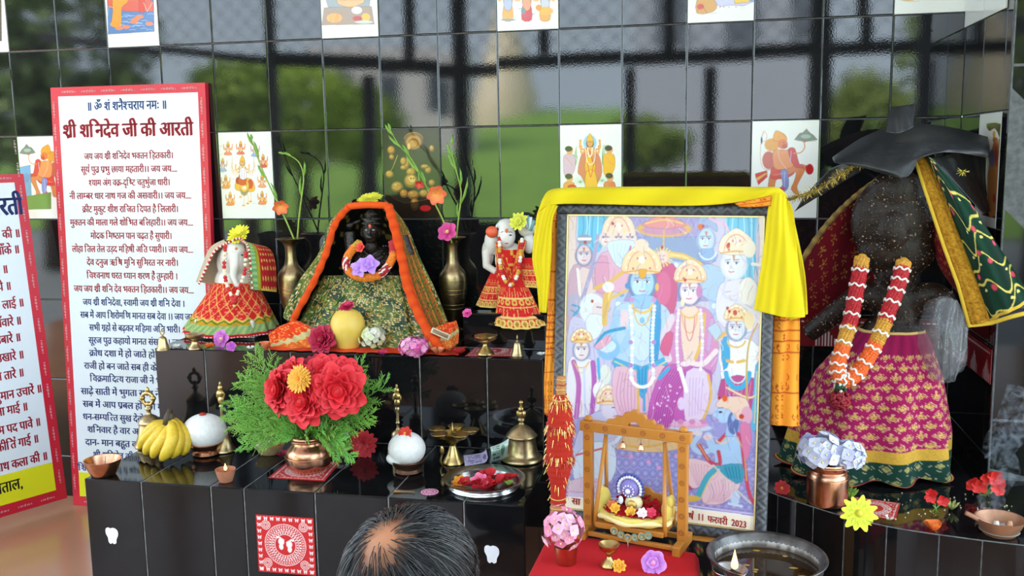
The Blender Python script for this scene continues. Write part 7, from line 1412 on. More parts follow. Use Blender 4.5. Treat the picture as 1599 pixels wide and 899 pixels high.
g.add([p-to+Vector((0, 0, dz)) for dz in (-.018, -.003) for p in (fr_l, fr_r, back_r, back_l)], [(3, 2, 1, 0), (4, 5, 6, 7)]+[(i, (i+1) % 4, (i+1) % 4+4, i+4) for i in range(4)]); g.build('top_board', WOOD, tbl, smooth=False)
def tcl(u, v):   # one cloth: flat in the middle, falling over the edges
    x = min(max((u-.22)/.56, 0), 1); y = min(max((v-.22)/.56, 0), 1); p = fr_l.lerp(fr_r, x).lerp(back_l.lerp(back_r, x), y); dx = min(0, u-.22)+max(0, u-.78); dy = min(0, v-.22)+max(0, v-.78)
    dn = abs(dx)+abs(dy); k = 1+.35*math.sin((u+v)*46) if dn > .02 else 1
    p = p+Vector((dx*.10*k+(.006 if dx > 0 else -.006 if dx < 0 else 0), dy*.10*k+(.006 if dy > 0 else -.006 if dy < 0 else 0), .0012-dn*1.25)); p.z = max(p.z, FL+.03)
    if abs(dx) < 1e-6 and abs(dy) < 1e-6: p.z += .0006*math.sin(u*40)*math.sin(v*37)
    return p-to
g = G().grid(tcl, 90, 90, lambda u, v: jit(REDC, .03)); solid(g.build('red_cloth', CLOTH, tbl), .0014)
TT = TZ+.0026
# ------------------------------------------------------------------ wooden swing
fR, fL_ = WZ(1062, 866, TT), WZ(906, 838, TT); ax_ = (fR-fL_); SWW = ax_.length; ax_.normalize(); dpt = Vector((-ax_.y, ax_.x, 0)); 
se = empty('wooden_swing', (fR+fL_)/2+dpt*.0+Vector((0, 0, 0)), 'carved wooden toy swing with a cushioned seat, on the red table', 'swing', rz=math.atan2(ax_.y, ax_.x)); kS = mpp(se.location)
hw = SWW/2-.006; PH = 186*kS; DS = .075
def wbar(n, a, b, w_, t, parent=se, bev=.002, m=WOOD):
    a, b = Vector(a), Vector(b); d = (b-a).normalized(); s_ = d.cross(Vector((0, 1, 0))); s_ = s_.normalized() if s_.length > .1 else Vector((1, 0, 0)); t_ = d.cross(s_)
    vs = [p+s_*i*w_/2+t_*j*t/2 for p in (a, b) for i, j in ((-1, -1), (1, -1), (1, 1), (-1, 1))]
    o = G().add(vs, [(3, 2, 1, 0), (4, 5, 6, 7)]+[(i, (i+1) % 4, (i+1) % 4+4, i+4) for i in range(4)]).build(n, m, parent, smooth=False)
    md = o.modifiers.new('b', 'BEVEL'); md.width = bev; md.segments = 2; return o
for sx in (-1, 1):
    wbar('post', (sx*hw, DS/2, .014), (sx*hw, DS/2, PH), .021, .018); wbar('foot', (sx*hw, -.012, .009), (sx*hw, DS+.012, .009), .018, .022)
wbar('stretcher', (-hw+.010, .006, .010), (hw-.010, .006, .010), .010, .010); wbar('stretcher', (-hw+.010, DS-.004, .012), (hw-.010, DS-.004, .012), .010, .010)
wbar('top_beam', (-hw-.018, DS/2, PH-.012), (hw+.018, DS/2, PH-.012), .024, .020)
cr_ = [(-.062, 0), (-.060, .008), (-.045, .010), (-.040, .018), (-.026, .018), (-.022, .028), (-.010, .030), (-.006, .036), (.006, .036), (.010, .030), (.022, .028), (.026, .018), (.040, .018), (.045, .010), (.060, .008), (.062, 0), (.014, 0), (.009, .008), (0, .011), (-.009, .008), (-.014, 0)]
g = G().prism([(x*1.05, y) for x, y in cr_], .014, Plane((0, DS/2+.007, PH-.0005), (1, 0, 0), (0, 0, 1))); g.build('carved_crest', WOOD, se, smooth=False)
for sx in (-1, 1): G().ball((sx*hw, DS/2, PH+.004), (.010, .009, .008), 12, 8).build('finial', WOOD, se)
g = G(C(160, 88, 24))
def rosette(x, z):
    g = G(C(150, 80, 22)); g.lathe([(.0040, 0), (.0052, .0009), (.0064, 0)], 14, at=(x, DS/2-(.0102 if z > PH-.02 else .0092), z), M=Matrix.Rotation(R(90), 3, 'X'), cap=False); g.ball((x, DS/2-(.0100 if z > PH-.02 else .0090), z), (.002, .001, .002), 6, 5); g.build('carved_rosette', PAINT, se)
for x in [-hw+2*hw*i/5 for i in range(6)]: rosette(x, PH-.012)
for sx in (-1, 1):
    for i in range(1, 7): rosette(sx*hw, PH*i/7)
for x in []: g.lathe([(.0052, 0), (.0060, .0008), (.0068, 0)], 14, at=(x, DS/2-.0102, PH-.012), M=Matrix.Rotation(R(90), 3, 'X'), cap=False); g.ball((x, DS/2-.010, PH-.012), (.002, .001, .002), 6, 5)
for sx in (-1, 1):
    for i in []: g.lathe([(.0045, 0), (.0053, .0008), (.006, 0)], 14, at=(sx*hw, DS/2-.0092, PH*i/7), M=Matrix.Rotation(R(90), 3, 'X'), cap=False)
for x in (-.028, .014):
    G().lathe(smooth_prof([(.0075, 0), (.008, .002), (.006, .008), (.003, .014), (0, .015)], 3), 14, at=(x, DS/2, PH-.054)).build('little_bell', COPPER, se); G(C(150, 150, 150, .9)).tube([(x, DS/2, PH-.040), (x, DS/2, PH-.023)], .0008, 5).build('hook', PAINT, se)
SZ = 27*kS
for sx in (-1, 1):
    for y in (.004, DS-.004):
        G(C(150, 70, 24)).tube([(sx*hw*.62, DS/2, PH-.03), (sx*hw*.72, y, SZ+.03), (sx*hw*.74, y, SZ-.004)], [.0042, .0048, .0045], 9).build('hanger', WOOD, se)
    G(C(150, 150, 150, .9)).lathe([(.004, 0), (.005, .0012), (.006, 0)], 12, at=(sx*hw*.62, DS/2, PH-.027), M=Matrix.Rotation(R(90), 3, 'X'), cap=False).build('ring', PAINT, se)
wbar('seat_board', (-hw*.72, DS/2, SZ), (hw*.72, DS/2, SZ), .012, .086)
bk = [(-.052, 0), (-.052, .045), (-.04, .058), (-.022, .060), (-.012, .070), (.012, .070), (.022, .060), (.04, .058), (.052, .045), (.052, 0)]
g = G().prism(bk, .008, Plane((.012, DS-.002, SZ+.006), (1, 0, 0), (0, 0, 1))); g.build('seat_back', WOOD, se, smooth=False)
# cushioned throne of yellow satin and red cloth on the seat
CY = C(226, 205, 105)
def cush(u, v): a = 2*math.pi*u; r = .082 if True else 0; return Vector((r*math.cos(a)*(1-v*.1)*abs(math.cos(a))**-.0, DS/2+.046*math.sin(a)*(1-v*.1), SZ+.007+.02*math.sin(v*3.14)))
g = G(CY); g.lathe(smooth_prof([(.4, 0), (.92, .004), (1.0, .012), (.95, .020), (.85, .022)], 4), 60, M=Matrix.Diagonal((.080, .050, 1)), at=(0, DS/2-.004, SZ+.0065), fn=lambda v, a, t: Vector((v.x, v.y, v.z+.004*math.sin(a*9)*.25))); g.build('satin_cushion', CLOTH, se)
g = G(C(232, 214, 150)); P_ = [Vector((.084*math.cos(t), DS/2-.004+.053*math.sin(t), SZ+.020+.003*math.sin(t*5))) for t in [i*6.2832/60 for i in range(61)]]; g.tube(P_, [.0052+.001*math.sin(i*.9) for i in range(61)], 8, cap=False); g.build('piping', CLOTH, se)
for sx in (-1, 1): 
    g = G(CY); g.ball((sx*.074, DS/2+.008, SZ+.040), (.014, .020, .030), 16, 12); g.ball((sx*.082, DS/2+.004, SZ+.062), (.009, .014, .014), 12, 8); g.build('bolster', CLOTH, se)
g = G(); q = random.Random(8)
for i in range(150): a = q.uniform(0, 6.28); r = q.uniform(0, 1)**.5; p_ = Vector((.066*r*math.cos(a), DS/2-.006+.040*r*math.sin(a), SZ+.028+.024*max(0, math.sin(a))*r)); g.petal(p_, (q.gauss(0, 1), q.gauss(0, 1)-.6, .8), (0, -.5, 1), .013, .014, col0=C(160, 10, 22), col1=jit(C(192, 20, 36), .15), nu=2, nv=3)
g.ball((0, DS/2, SZ+.026), (.066, .040, .014), 20, 10, C(168, 14, 24)); g.build('red_cloth', CLOTH, se)
ioff = Vector((0, DS/2-.006, SZ+.032)); ti = empty('tiny_idol', se.location+Matrix.Rotation(math.atan2(ax_.y, ax_.x), 3, 'Z') @ ioff, 'tiny dressed idol with a violet turban and pearls, seated on the wooden swing', 'statue', rz=math.atan2(ax_.y, ax_.x))
g = G(C(226, 214, 165)); g.ball((0, DS/2-.006, SZ+.050), (.020, .016, .018), 16, 12); g.ball((.0, DS/2-.020, SZ+.050), (.012, .006, .010), 12, 8, C(205, 170, 90, .6)); g.build('body', PAINT, ti)
g = G(C(130, 118, 185)); g.ball((-.008, DS/2-.004, SZ+.082), (.023, .018, .024), 18, 14); g.build('turban', PAINT, ti)
g = G(C(225, 225, 235)); g2 = G(C(70, 80, 150))
for i in range(17): t = R(-20+220*i/16); p_ = Vector((-.008+.026*math.cos(t), DS/2-.012, SZ+.082+.027*math.sin(t))); g.ball(p_, .0036, 8, 6); g2.ball(p_+Vector((.004*math.cos(t), .004, .005*math.sin(t))), .0042, 8, 6)
for i in range(12): t = i*.5236; g.ball((-.008+.012*math.cos(t), DS/2-.021, SZ+.080+.012*math.sin(t)), .0022, 6, 5)
g.ball((-.008, DS/2-.024, SZ+.080), (.006, .003, .006), 10, 8); g.ball((-.026, DS/2-.018, SZ+.056), (.006, .005, .010), 8, 6); g.build('pearls', GLOSS, ti); g2.build('blue_beads', GLOSS, ti)
for ch in ti.children: ch.data.transform(Matrix.Translation(-ioff))
for k, (x, y, c0, c1) in enumerate(((-.034, -.030, C(216, 140, 20), C(236, 185, 50)), (.004, -.036, C(216, 140, 20), C(236, 185, 60)), (-.046, -.014, C(214, 90, 30), C(226, 120, 60)), (.046, -.022, C(206, 40, 70), C(222, 60, 90)), (.030, -.034, C(225, 205, 205), C(238, 225, 225)))):
    w_ = Matrix.Rotation(math.atan2(ax_.y, ax_.x), 3, 'Z') @ Vector((x, DS/2-.006+y*.9, SZ+.041))+se.location
    flower('yellow_blossom' if k < 2 else 'small_blossom', w_, (0, -.8, .7), .0125, 7, 2, c0, c1, ('yellow blossom on the red swing cushion, left one', 'yellow blossom on the red swing cushion, front middle one', 'orange blossom on the left of the red swing cushion', 'crimson blossom on the right of the red swing cushion', 'white blossom at the front right of the red swing cushion')[k], wd=.5)
g1, g2 = G(C(120, 175, 165)), G(C(226, 190, 120))
for i, (x, z) in enumerate(((-.030, -.016), (-.014, -.022), (.002, -.026), (.018, -.023), (.034, -.018), (.048, -.014))):
    for k_, r0 in enumerate((.0085, .0055, .0026)): (g1 if (i+k_) % 2 else g2).lathe([(r0-.0014, 0), (r0, .001), (r0+.0004, 0)], 16, at=(x, -.013-.0012*k_, SZ+z+.012), M=Matrix.Rotation(R(90), 3, 'X'))
g1.build('teal_scroll', PAINT, se); g2.build('gold_scroll', PAINT, se); G(C(180, 180, 180, .8)).tube([(.002, -.013, SZ-.022), (.003, -.014, SZ-.040)], .001, 5).build('drop_chain', PAINT, se)
# red tinsel wrapped mace at the left of the frame
mo = WZ(885, 846, TT); mo = Vector((mo.x-.022, mo.y+.002, TZ+.003)); me_ = empty('wrapped_mace', mo, 'tall mace wrapped in red cloth and golden tinsel, leaning at the poster left edge', 'mace'); km = mpp(mo)
ax = lambda h_: Vector((h_*km*.03, .0+h_*km*.02, h_*km))
prof = [(0, 10), (20, 12), (60, 14), (90, 15), (110, 22), (135, 25), (160, 24), (185, 25), (205, 22), (222, 15), (236, 9), (262, 8), (290, 8)]
hs = np.linspace(0, 262, 90); rr = np.interp(hs, [a for a, b in prof], [b for a, b in prof])
g = G(); g.tube([ax(h_) for h_ in hs], [r0*km*.82*(1+.05*math.sin(i*2.1)) for i, r0 in enumerate(rr)], 20, col=[C(168, 40, 26) if (h_ > 60 and h_ < 235) else C(176, 120, 70) for h_ in hs]); g.build('wrapping', CLOTH, me_)
g = G(C(190, 140, 60, .5)); 
for k_ in range(34):
    h0 = k_*7.8; r0 = float(np.interp(h0, [a for a, b in prof], [b for a, b in prof]))*km*.86; c_ = ax(h0); P_ = [c_+Vector((r0*math.cos(t), r0*math.sin(t), .0008*math.sin(t*3+k_))) for t in [i*6.2832/18 for i in range(19)]]
    if h0 < 75 or h0 > 225: g.tube(P_, .0016, 5, cap=False, col=C(205, 165, 95, .4) if k_ % 2 else C(150, 50, 30))
g.build('binding', PAINT, me_)
g = G(); q = random.Random(9)
for k_ in range(520):
    h0 = q.choice([q.uniform(70, 235), q.uniform(128, 140), q.uniform(178, 190), q.uniform(215, 235)]); r0 = float(np.interp(h0, [a for a, b in prof], [b for a, b in prof]))*km*.84; t = q.uniform(0, 6.28); p_ = ax(h0)+Vector((r0*math.cos(t), r0*math.sin(t), 0)); d = Vector((math.cos(t)*.5, math.sin(t)*.5, -1+q.uniform(-.3, .6)))
    g.tube([p_, p_+d*q.uniform(.006, .016)], [.0009, .0004], 3, col=q.choice([C(225, 180, 80, .7), C(190, 60, 35, .3), C(240, 215, 140, .6), C(170, 40, 28, .2)]), cap=False)
g.build('tinsel', GLOSS, me_)
# copper cup with pink flowers, brass lamp, loose flowers on the table
e, c, k = lathe_px('copper_cup', 884, 884, 16, TT, smooth_prof([(15, 0), (16, 1), (17, 12), (19, 26)], 3)+[(18, 26), (16, 12), (0, 3)], COPPER, 'small copper cup holding pink flowers, front left on the red table', 'cup')
cluster('pink_flower_cluster', Vector(c)+Vector((-.006, -.004, 22*k)), 26*k, 40, .0145, C(224, 130, 165), C(240, 190, 210), 'cluster of pink florets in the small copper cup', flat=1.1, npet=4)
lathe_px('brass_lamp', 951, 889, 12, TT, smooth_prof([(12, 0), (13, 2), (9, 8), (4, 14), (4, 18), (9, 22), (15, 28), (16.5, 34)], 3)+[(15.5, 34), (9, 26), (0, 25)], BRASS, 'small footed brass lamp in front of the wooden swing', 'lamp')
flower('orange_flower', WZ(967, 890, TT)+Vector((0, 0, .009)), (0, -.9, .7), .016, 8, 2, C(214, 130, 20), C(232, 170, 40), 'orange yellow flower beside the small brass lamp on the red cloth', wd=.4)
flower('purple_flower', WZ(1020, 890, TT)+Vector((0, 0, .016)), (-.1, -1, .5), .028, 6, 2, C(160, 70, 180), C(205, 140, 215), 'crumpled purple flower at the front of the red table', wd=.7, cup=.3, centre=C(220, 150, 190))
# ================================================================== DARK STONE STATUE IN RED ON THE ROUND PEDESTAL
YS = -.40; so_ = Vector((W(1385, 700, YS).x, YS, LOW+.0006)); st_ = empty('stone_statue', so_, 'large dark oiled stone statue with a round hooded head, in a magenta skirt', 'statue'); rs_ = rel(so_); K = mpp(W(1390, 450, YS))
ROUGH = mat('rough_oiled_stone', (.010, .006, .004), .42, spec=.22, bump=(150, .6, .003), noise=(70, .7, (.034, .018, .010)))
g = G()
def bs(px, py, dY, rx, ry, rz): g.ball(rs_(px, py, YS+dY), (rx*K, ry*K, rz*K), 24, 16)
bs(1399, 345, 0, 67, 30, 72); bs(1400, 388, 0, 58, 30, 46); bs(1398, 430, .0, 31, 26, 36); bs(1398, 480, .0, 33, 28, 56); bs(1394, 530, 0, 50, 36, 50); bs(1390, 600, .02, 60, 45, 80); bs(1388, 690, .02, 66, 50, 80); bs(1396, 360, -.045, 22, 12, 30); bs(1400, 300, -.02, 40, 18, 36)
def limb(pts, r0, r1, dY=0): 
    P_ = [rs_(x, y, YS+d) for x, y, d in pts]; S = [cat(P_, i/20) for i in range(21)]; g.tube(S, [(r0+(r1-r0)*i/20)*K for i in range(21)], 12)
limb([(1385, 470, 0), (1350, 462, 0), (1310, 485, .0), (1262, 522, .02)], 26, 14)
limb([(1415, 478, 0), (1440, 462, -.01), (1468, 466, -.01), (1484, 500, 0), (1492, 545, .02)], 22, 18)
g.box(rs_(1388, 740, YS)+Vector((0, .0, .0)), (130*K, 90*K, 60*K))
o = g.build('body', ROUGH, st_); clampz(remesh(o, .0045, 2), 0)
q = random.Random(14); me_v = [v for v in o.data.vertices if v.co.z > .36 and v.normal.y < -.15]; g = G(C(30, 24, 20))
for v in q.sample(me_v, 900): g.ball(v.co, q.uniform(.0010, .0032), 6, 4, q.choice([C(26, 20, 17), C(40, 30, 24), C(120, 100, 84)]))  # glossy oil beads added to make the stone sparkle, some coloured paler
g.build('oil_sparkle_beads', mat('wet_oil', attr=True, rough=.06, spec=.9), st_)
MGD = C(142, 18, 72)
def skirt_p(u, v):
    if v < .012: return C(214, 180, 110, .3)
    if v < .13: return jit(mixc(MGD, C(120, 14, 60), .5+.5*math.sin(u*120)), .05)
    if v < .70:
        uu = u*(20); vv = v*17; row = math.floor(vv); x = (uu+.5*(row % 2)) % 1-.5; y = vv-row-.5; d = abs(x)*1.1+abs(y); r = hsh(math.floor(uu+.5*(row % 2)), row)
        if .42 < d < .55: return C(206, 150, 130, .3) if (int(u*500)+int(v*300)) % 2 else MGD
        if d < .34 and y < .26 and (abs(math.sin(math.atan2(y-.3, x)*9)) > .35 or d < .12): return mixc(C(222, 188, 110, .6), C(170, 120, 70, .3), hsh(int(u*400), int(v*260))*.9)
        return jit(MGD, .06)
    if v < .765: return jit(C(206, 164, 66, .55), .12)
    if v < .94:
        uu = u*20; vv = (v-.765)*13; row = math.floor(vv); x = (uu+.5*(row % 2)) % 1-.5; y = vv-row-.5; d = abs(x)+abs(y)
        if .40 < d < .47: return C(150, 150, 130, .2) if int(u*700) % 2 else C(20, 48, 38)
        if d < .26: return mixc(C(200, 180, 110, .6), C(70, 90, 60, .2), hsh(int(u*500), int(v*300)))
        return jit(C(16, 50, 38), .1)
    if v < .975: return C(206, 168, 60, .6)
    return C(130, 20, 50)
def skirt_f(u, v):
    a = math.pi*(1.30-1.60*u); cx = np.interp(v, [0, .3, 1], [1392, 1372, 1345]); y = 512+np.interp(v, [0, 1], [0, 238]); wd = np.interp(v, [0, .08, .3, .65, 1], [48, 62, 90, 112, 122])
    fo = 1+(.02+.07*v)*math.sin(u*46+1.5*math.sin(v*3))+.04*v*math.sin(u*19); p = W(cx, y, YS-.01); k = mpp(p); w_ = wd*k*fo
    return Vector((p.x+w_*math.cos(a), p.y-w_*.78*math.sin(a), max(p.z-(0.0 if v > .0 else 0), LOW+.012+.006*math.sin(u*52)*v)))-so_
g = G().grid(skirt_f, 300, 170, skirt_p); solid(g.build('skirt', CLOTH, st_), .002)
# garland
def wave_garland(name, P_, rad, label, bands):
    V = [Vector(p) for p in P_]; o = V[0]; e = empty(name, o, label, 'garland'); L = [p-o for p in V]; n = 150
    for (t0, t1, c) in bands:
        g = G(); m_ = max(3, int((t1-t0)*n))
        for i in range(m_+1):
            t = t0+(t1-t0)*i/m_; p = cat(L, t); d = (cat(L, min(1, t+.01))-cat(L, max(0, t-.01))).normalized(); a = d.orthogonal().normalized(); b = d.cross(a)
            for k in range(13): an = 2*math.pi*k/13+i*.55; g.ball(p+(a*math.cos(an)+b*math.sin(an))*rad*.78, rad*.30*rng.uniform(.85, 1.2), 6, 4, jit(c, .13))
            g.ball(p, rad*.78, 8, 6, c)
        g.build('flower_run', PETAL, e)
    g = G(C(236, 232, 220))
    for i in range(1, 22):
        t = i/22; p = cat(L, t); d = (cat(L, min(1, t+.01))-cat(L, max(0, t-.01))).normalized(); a = d.orthogonal().normalized(); b = d.cross(a)
        g.tube([p+(a*math.cos(an)+b*math.sin(an))*rad*1.07+d*(.0035*math.sin(an*6)) for an in [k*6.2832/30 for k in range(31)]], .0028, 6, cap=False)
    g.build('white_wave', PETAL, e); return e, L, o
RDG, ORG_, GLG = C(172, 16, 26), C(226, 96, 24), C(196, 140, 40)
gpts = [(1346, 404, -.46), (1338, 450, -.475), (1328, 500, -.50), (1314, 548, -.535), (1308, 578, -.55), (1318, 594, -.556), (1340, 580, -.55), (1368, 535, -.53), (1390, 480, -.50), (1404, 440, -.48), (1411, 410, -.465)]
e, L, o = wave_garland('flower_garland', [W(*p) for p in gpts], .0185, 'long red and orange garland with white waves on the dark stone statue', [(0, .035, GLG), (.035, .22, RDG), (.22, .28, GLG), (.28, .44, ORG_), (.44, .56, ORG_), (.56, .70, ORG_), (.70, .76, GLG), (.76, .965, RDG), (.965, 1, GLG)])
g = G(); p0 = W(1312, 604, -.562)-o; q = random.Random(2)
for i in range(60): d = Vector((q.gauss(0, 1), q.gauss(0, 1), q.gauss(0, 1))).normalized(); g.ball(p0+d*.013, .0045, 6, 4, C(24, 60, 34) if q.random() < .75 else C(225, 220, 200))
for i in range(150): d = Vector((q.gauss(0, 1), q.gauss(0, 1), q.gauss(0, 1))).normalized(); g.ball(p0+Vector((0, 0, -.034))+Vector((d.x*.024, d.y*.02, d.z*.022)), .0055, 6, 4, jit(C(140, 12, 30), .2))
g.build('pompon', PETAL, e)
# veil: maroon lining on the left, green with a gold border on the right
VR = C(120, 14, 30)
def sprig(u, v):
    x, y, r = cell(u, v, 9, 7); d = math.hypot(x, y); an = math.atan2(y, x)
    if r < .8 and d < .36 and math.cos(an*5+r*6) > .35+d*1.2 and hsh(int(u*260), int(v*200)) > .25: return C(190, 130, 60, .3)
    return jit(mixc(VR, C(96, 10, 24), .5+.5*math.sin(u*9+v*4)), .06)
vo = W(1410, 262, -.44); ve = empty('veil', vo, 'maroon and green veil with a broad gold border over the dark stone statue', 'veil')
lv = [[(1243, 420, -.34), (1290, 352, -.35), (1340, 303, -.37), (1392, 266, -.40)], [(1246, 450, -.32), (1294, 400, -.30), (1342, 360, -.29), (1392, 320, -.28)], [(1250, 480, -.30), (1296, 445, -.27), (1342, 420, -.25), (1392, 400, -.24)], [(1256, 505, -.29), (1300, 492, -.25), (1344, 470, -.22), (1392, 450, -.21)]]
sheet('lining', [[W(*p)-vo for p in r] for r in lv], 120, 90, sprig, ve, world=True, ripple=.003, freq=1.5)
g = G(C(120, 96, 54, .3)); P_ = [cat([W(*p)-vo for p in lv[0]], i/40) for i in range(41)]; g.tube(P_, [.0075+.001*math.sin(i*2.3) for i in range(41)], 8, col=[mixc(C(150, 120, 62, .3), C(86, 66, 40), .5+.5*math.sin(i*1.9)) for i in range(41)]); g.build('rim', CLOTH, ve)
rl = [[(1455, 345, -.43), (1466, 345, -.45), (1478, 350, -.47)], [(1458, 385, -.41), (1474, 390, -.44), (1492, 395, -.47)], [(1466, 415, -.40), (1484, 430, -.44), (1502, 440, -.48)], [(1482, 440, -.42), (1494, 455, -.45), (1508, 470, -.49)]]
sheet('lining', [[W(*p)-vo for p in r] for r in rl], 40, 60, sprig, ve, world=True)
YV = [-.44, -.47, -.49, -.51, -.52]
gl_ = [(1427, 243), (1449, 310), (1474, 385), (1496, 445), (1513, 508)]; gr_ = [(1446, 243), (1476, 312), (1505, 385), (1527, 445), (1546, 502)]
def goldb(u, v):
    if u < .08 : return C(214, 180, 70, .3)
    x, y, r = cell(u, v, 6, 60); return mixc(C(206, 158, 50, .65), C(150, 100, 26, .5), hsh(int(u*14), int(v*120)))
rows = [[W(*a, y)-vo, W((a[0]+b[0])/2, (a[1]+b[1])/2, y-.012)-vo, W(*b, y)-vo] for a, b, y in zip(gl_, gr_, YV)]
sheet('gold_border', rows, 24, 180, goldb, ve, world=True, ripple=.0012, freq=5, thick=.003)
out = [(1452, 246), (1512, 312), (1552, 372), (1582, 418), (1612, 470)]
def vine(u, v):
    base = jit(mixc(C(14, 52, 36), C(10, 38, 28), .5+.5*math.sin(u*12+v*7)), .1)
    if v > .965 : return C(206, 170, 60, .4)
    for k in range(7):
        cy = .06+.145*k; w_ = .05*math.sin(u*7+k*1.9)+.03*math.sin(u*13+k); 
        if abs(v-cy-w_) < .008: return C(206, 190, 96, .4)
        for j in range(4):
            lx = .18+.22*j+.07*(k % 2); ly = cy+.05*math.sin(lx*7+k*1.9)+.03*math.sin(lx*13+k)+.038; dx, dy = (u-lx)/.055, (v-ly)/.022
            if dx*dx+dy*dy < 1 and (k+j) % 2 == 0: return C(186, 70, 84) if dx*dx+dy*dy < .6 else C(150, 40, 60)
            if dx*dx+(dy*1.4)**2 < .35: return C(214, 200, 120, .4)
    return base
rows = [[W(*b, y)-vo, W(b[0]*.6+c_[0]*.4, b[1]*.6+c_[1]*.4, y-.035)-vo, W(*c_, y-.012)-vo] for b, c_, y in zip(gr_, out, YV)]
gsh = sheet('green_field', rows, 90, 170, vine, ve, world=True, ripple=.0035, freq=1.8)
g = G(C(214, 180, 60, .2)); P_ = [W(1511, 508, -.522)-vo, W(1546, 504, -.53)-vo, W(1580, 494, -.56)-vo, W(1612, 486, -.56)-vo]; g.tube([cat(P_, i/30) for i in range(31)], .0062, 7, flat=.6); g.tube([W(*a, y-.003)-vo for a, y in zip(gl_, YV)], .0045, 7); g.build('yellow_hem', CLOTH, ve)
# black plastic on top, gold tinsel, clear bag
BLK = mat('black_plastic', (.012, .013, .014), .38, bump=(60, .5, .003))
bo_ = W(1410, 200, -.45); bk = empty('black_plastic_sheet', bo_, 'crumpled black plastic sheet laid over the top of the dark stone statue', 'plastic sheet')
rw = [[(1300, 246, -.34), (1345, 216, -.30), (1390, 198, -.28), (1440, 194, -.29), (1500, 202, -.32), (1542, 214, -.36)], [(1302, 250, -.42), (1345, 232, -.43), (1395, 220, -.43), (1440, 214, -.42), (1500, 216, -.40), (1544, 226, -.40)], [(1305, 254, -.46), (1345, 252, -.49), (1385, 258, -.51), (1430, 246, -.50), (1490, 232, -.44), (1546, 240, -.42)], [(1318, 256, -.47), (1350, 262, -.50), (1412, 277, -.525), (1438, 246, -.50), (1480, 238, -.45), (1546, 246, -.42)]]
sheet('sheet', [[W(*p)-bo_ for p in r] for r in rw], 60, 40, lambda u, v: C(20, 20, 22), bk, m=BLK, world=True, ripple=.003, freq=2.5)
sheet('folded_flap', [[W(1384, 206, -.45)-bo_, W(1404, 208, -.462)-bo_, W(1426, 198, -.45)-bo_], [W(1386, 186, -.43)-bo_, W(1406, 186, -.44)-bo_, W(1428, 182, -.43)-bo_], [W(1390, 168, -.40)-bo_, W(1408, 166, -.41)-bo_, W(1430, 162, -.40)-bo_]], 16, 16, lambda u, v: C(24, 24, 26), bk, m=BLK, world=True, ripple=.002, freq=2)
sheet('left_wing', [[W(1262, 300, -.34)-bo_, W(1300, 262, -.36)-bo_, W(1345, 250, -.42)-bo_], [W(1240, 330, -.33)-bo_, W(1290, 300, -.34)-bo_, W(1345, 268, -.40)-bo_]], 30, 14, lambda u, v: C(24, 24, 26), bk, m=BLK, world=True, ripple=.002, freq=2)
sheet('right_wing', [[W(1455, 246, -.42)-bo_, W(1500, 236, -.36)-bo_, W(1540, 232, -.30)-bo_], [W(1490, 285, -.42)-bo_, W(1525, 285, -.34)-bo_, W(1540, 290, -.30)-bo_], [W(1535, 335, -.42)-bo_, W(1545, 330, -.36)-bo_, W(1548, 330, -.30)-bo_]], 30, 26, lambda u, v: C(24, 24, 26), bk, m=BLK, world=True, ripple=.003, freq=2)
to_ = W(1270, 296, -.44); g = G(); q = random.Random(6); P_ = [W(1224, 314, -.40)-to_, W(1250, 306, -.42)-to_, W(1285, 292, -.44)-to_, W(1318, 268, -.46)-to_, W(1345, 256, -.47)-to_]
for i in range(420):
    t = q.random(); p = cat(P_, t); d = Vector((q.gauss(0, 1), q.gauss(0, 1), q.gauss(0, 1))).normalized(); l = q.uniform(.008, .022); g.tube([p, p+d*l], [.0011, .0004], 3, col=q.choice([C(206, 176, 60, .8), C(150, 120, 40, .7), C(235, 215, 120, .7)]), cap=False)
g.tube([cat(P_, i/20) for i in range(21)], .003, 6, col=C(120, 100, 50, .5)); tag(g.build('gold_tinsel', GLOSS, loc=to_), 'strand of gold tinsel along the left rim of the maroon veil', 'tinsel')
g = G(); q = random.Random(16); p = W(1503, 268, -.44)
for i in range(40): d = Vector((q.gauss(0, 1), q.gauss(0, 1), q.gauss(0, .6))).normalized(); g.tube([d*.002, d*q.uniform(.006, .018)], [.0011, .0005], 3, col=q.choice([C(206, 190, 60, .7), C(235, 225, 120, .7)]), cap=False)
tag(g.build('gold_tinsel', GLOSS, loc=p), 'small tuft of gold tinsel on the black plastic at the right of the statue', 'tinsel')
BAG = mat('clear_plastic_bag', (.30, .31, .33), .16, bump=(55, .9, .006), alpha=.13, spec=.8)
go = W(1470, 500, -.52); bg = empty('clear_plastic_bag', go, 'crumpled clear plastic bag hanging at the right of the magenta skirt', 'bag')
fr = [[W(1448, 478, -.50)-go, W(1470, 466, -.53)-go, W(1495, 470, -.52)-go, W(1512, 490, -.50)-go], [W(1436, 520, -.51)-go, W(1462, 510, -.56)-go, W(1490, 512, -.55)-go, W(1514, 520, -.51)-go], [W(1440, 562, -.51)-go, W(1462, 560, -.56)-go, W(1490, 560, -.55)-go, W(1510, 560, -.51)-go], [W(1452, 590, -.51)-go, W(1466, 598, -.54)-go, W(1486, 596, -.54)-go, W(1500, 580, -.51)-go]]
sheet('bag_front', fr, 50, 60, lambda u, v: WHITE, bg, m=BAG, world=True, ripple=.006, freq=3, thick=.0005)
bkr = [[p+Vector((0, .035, 0)) for p in r] for r in fr]; sheet('bag_back', bkr, 40, 40, lambda u, v: WHITE, bg, m=BAG, world=True, ripple=.006, freq=3, seed=5, thick=.0005)
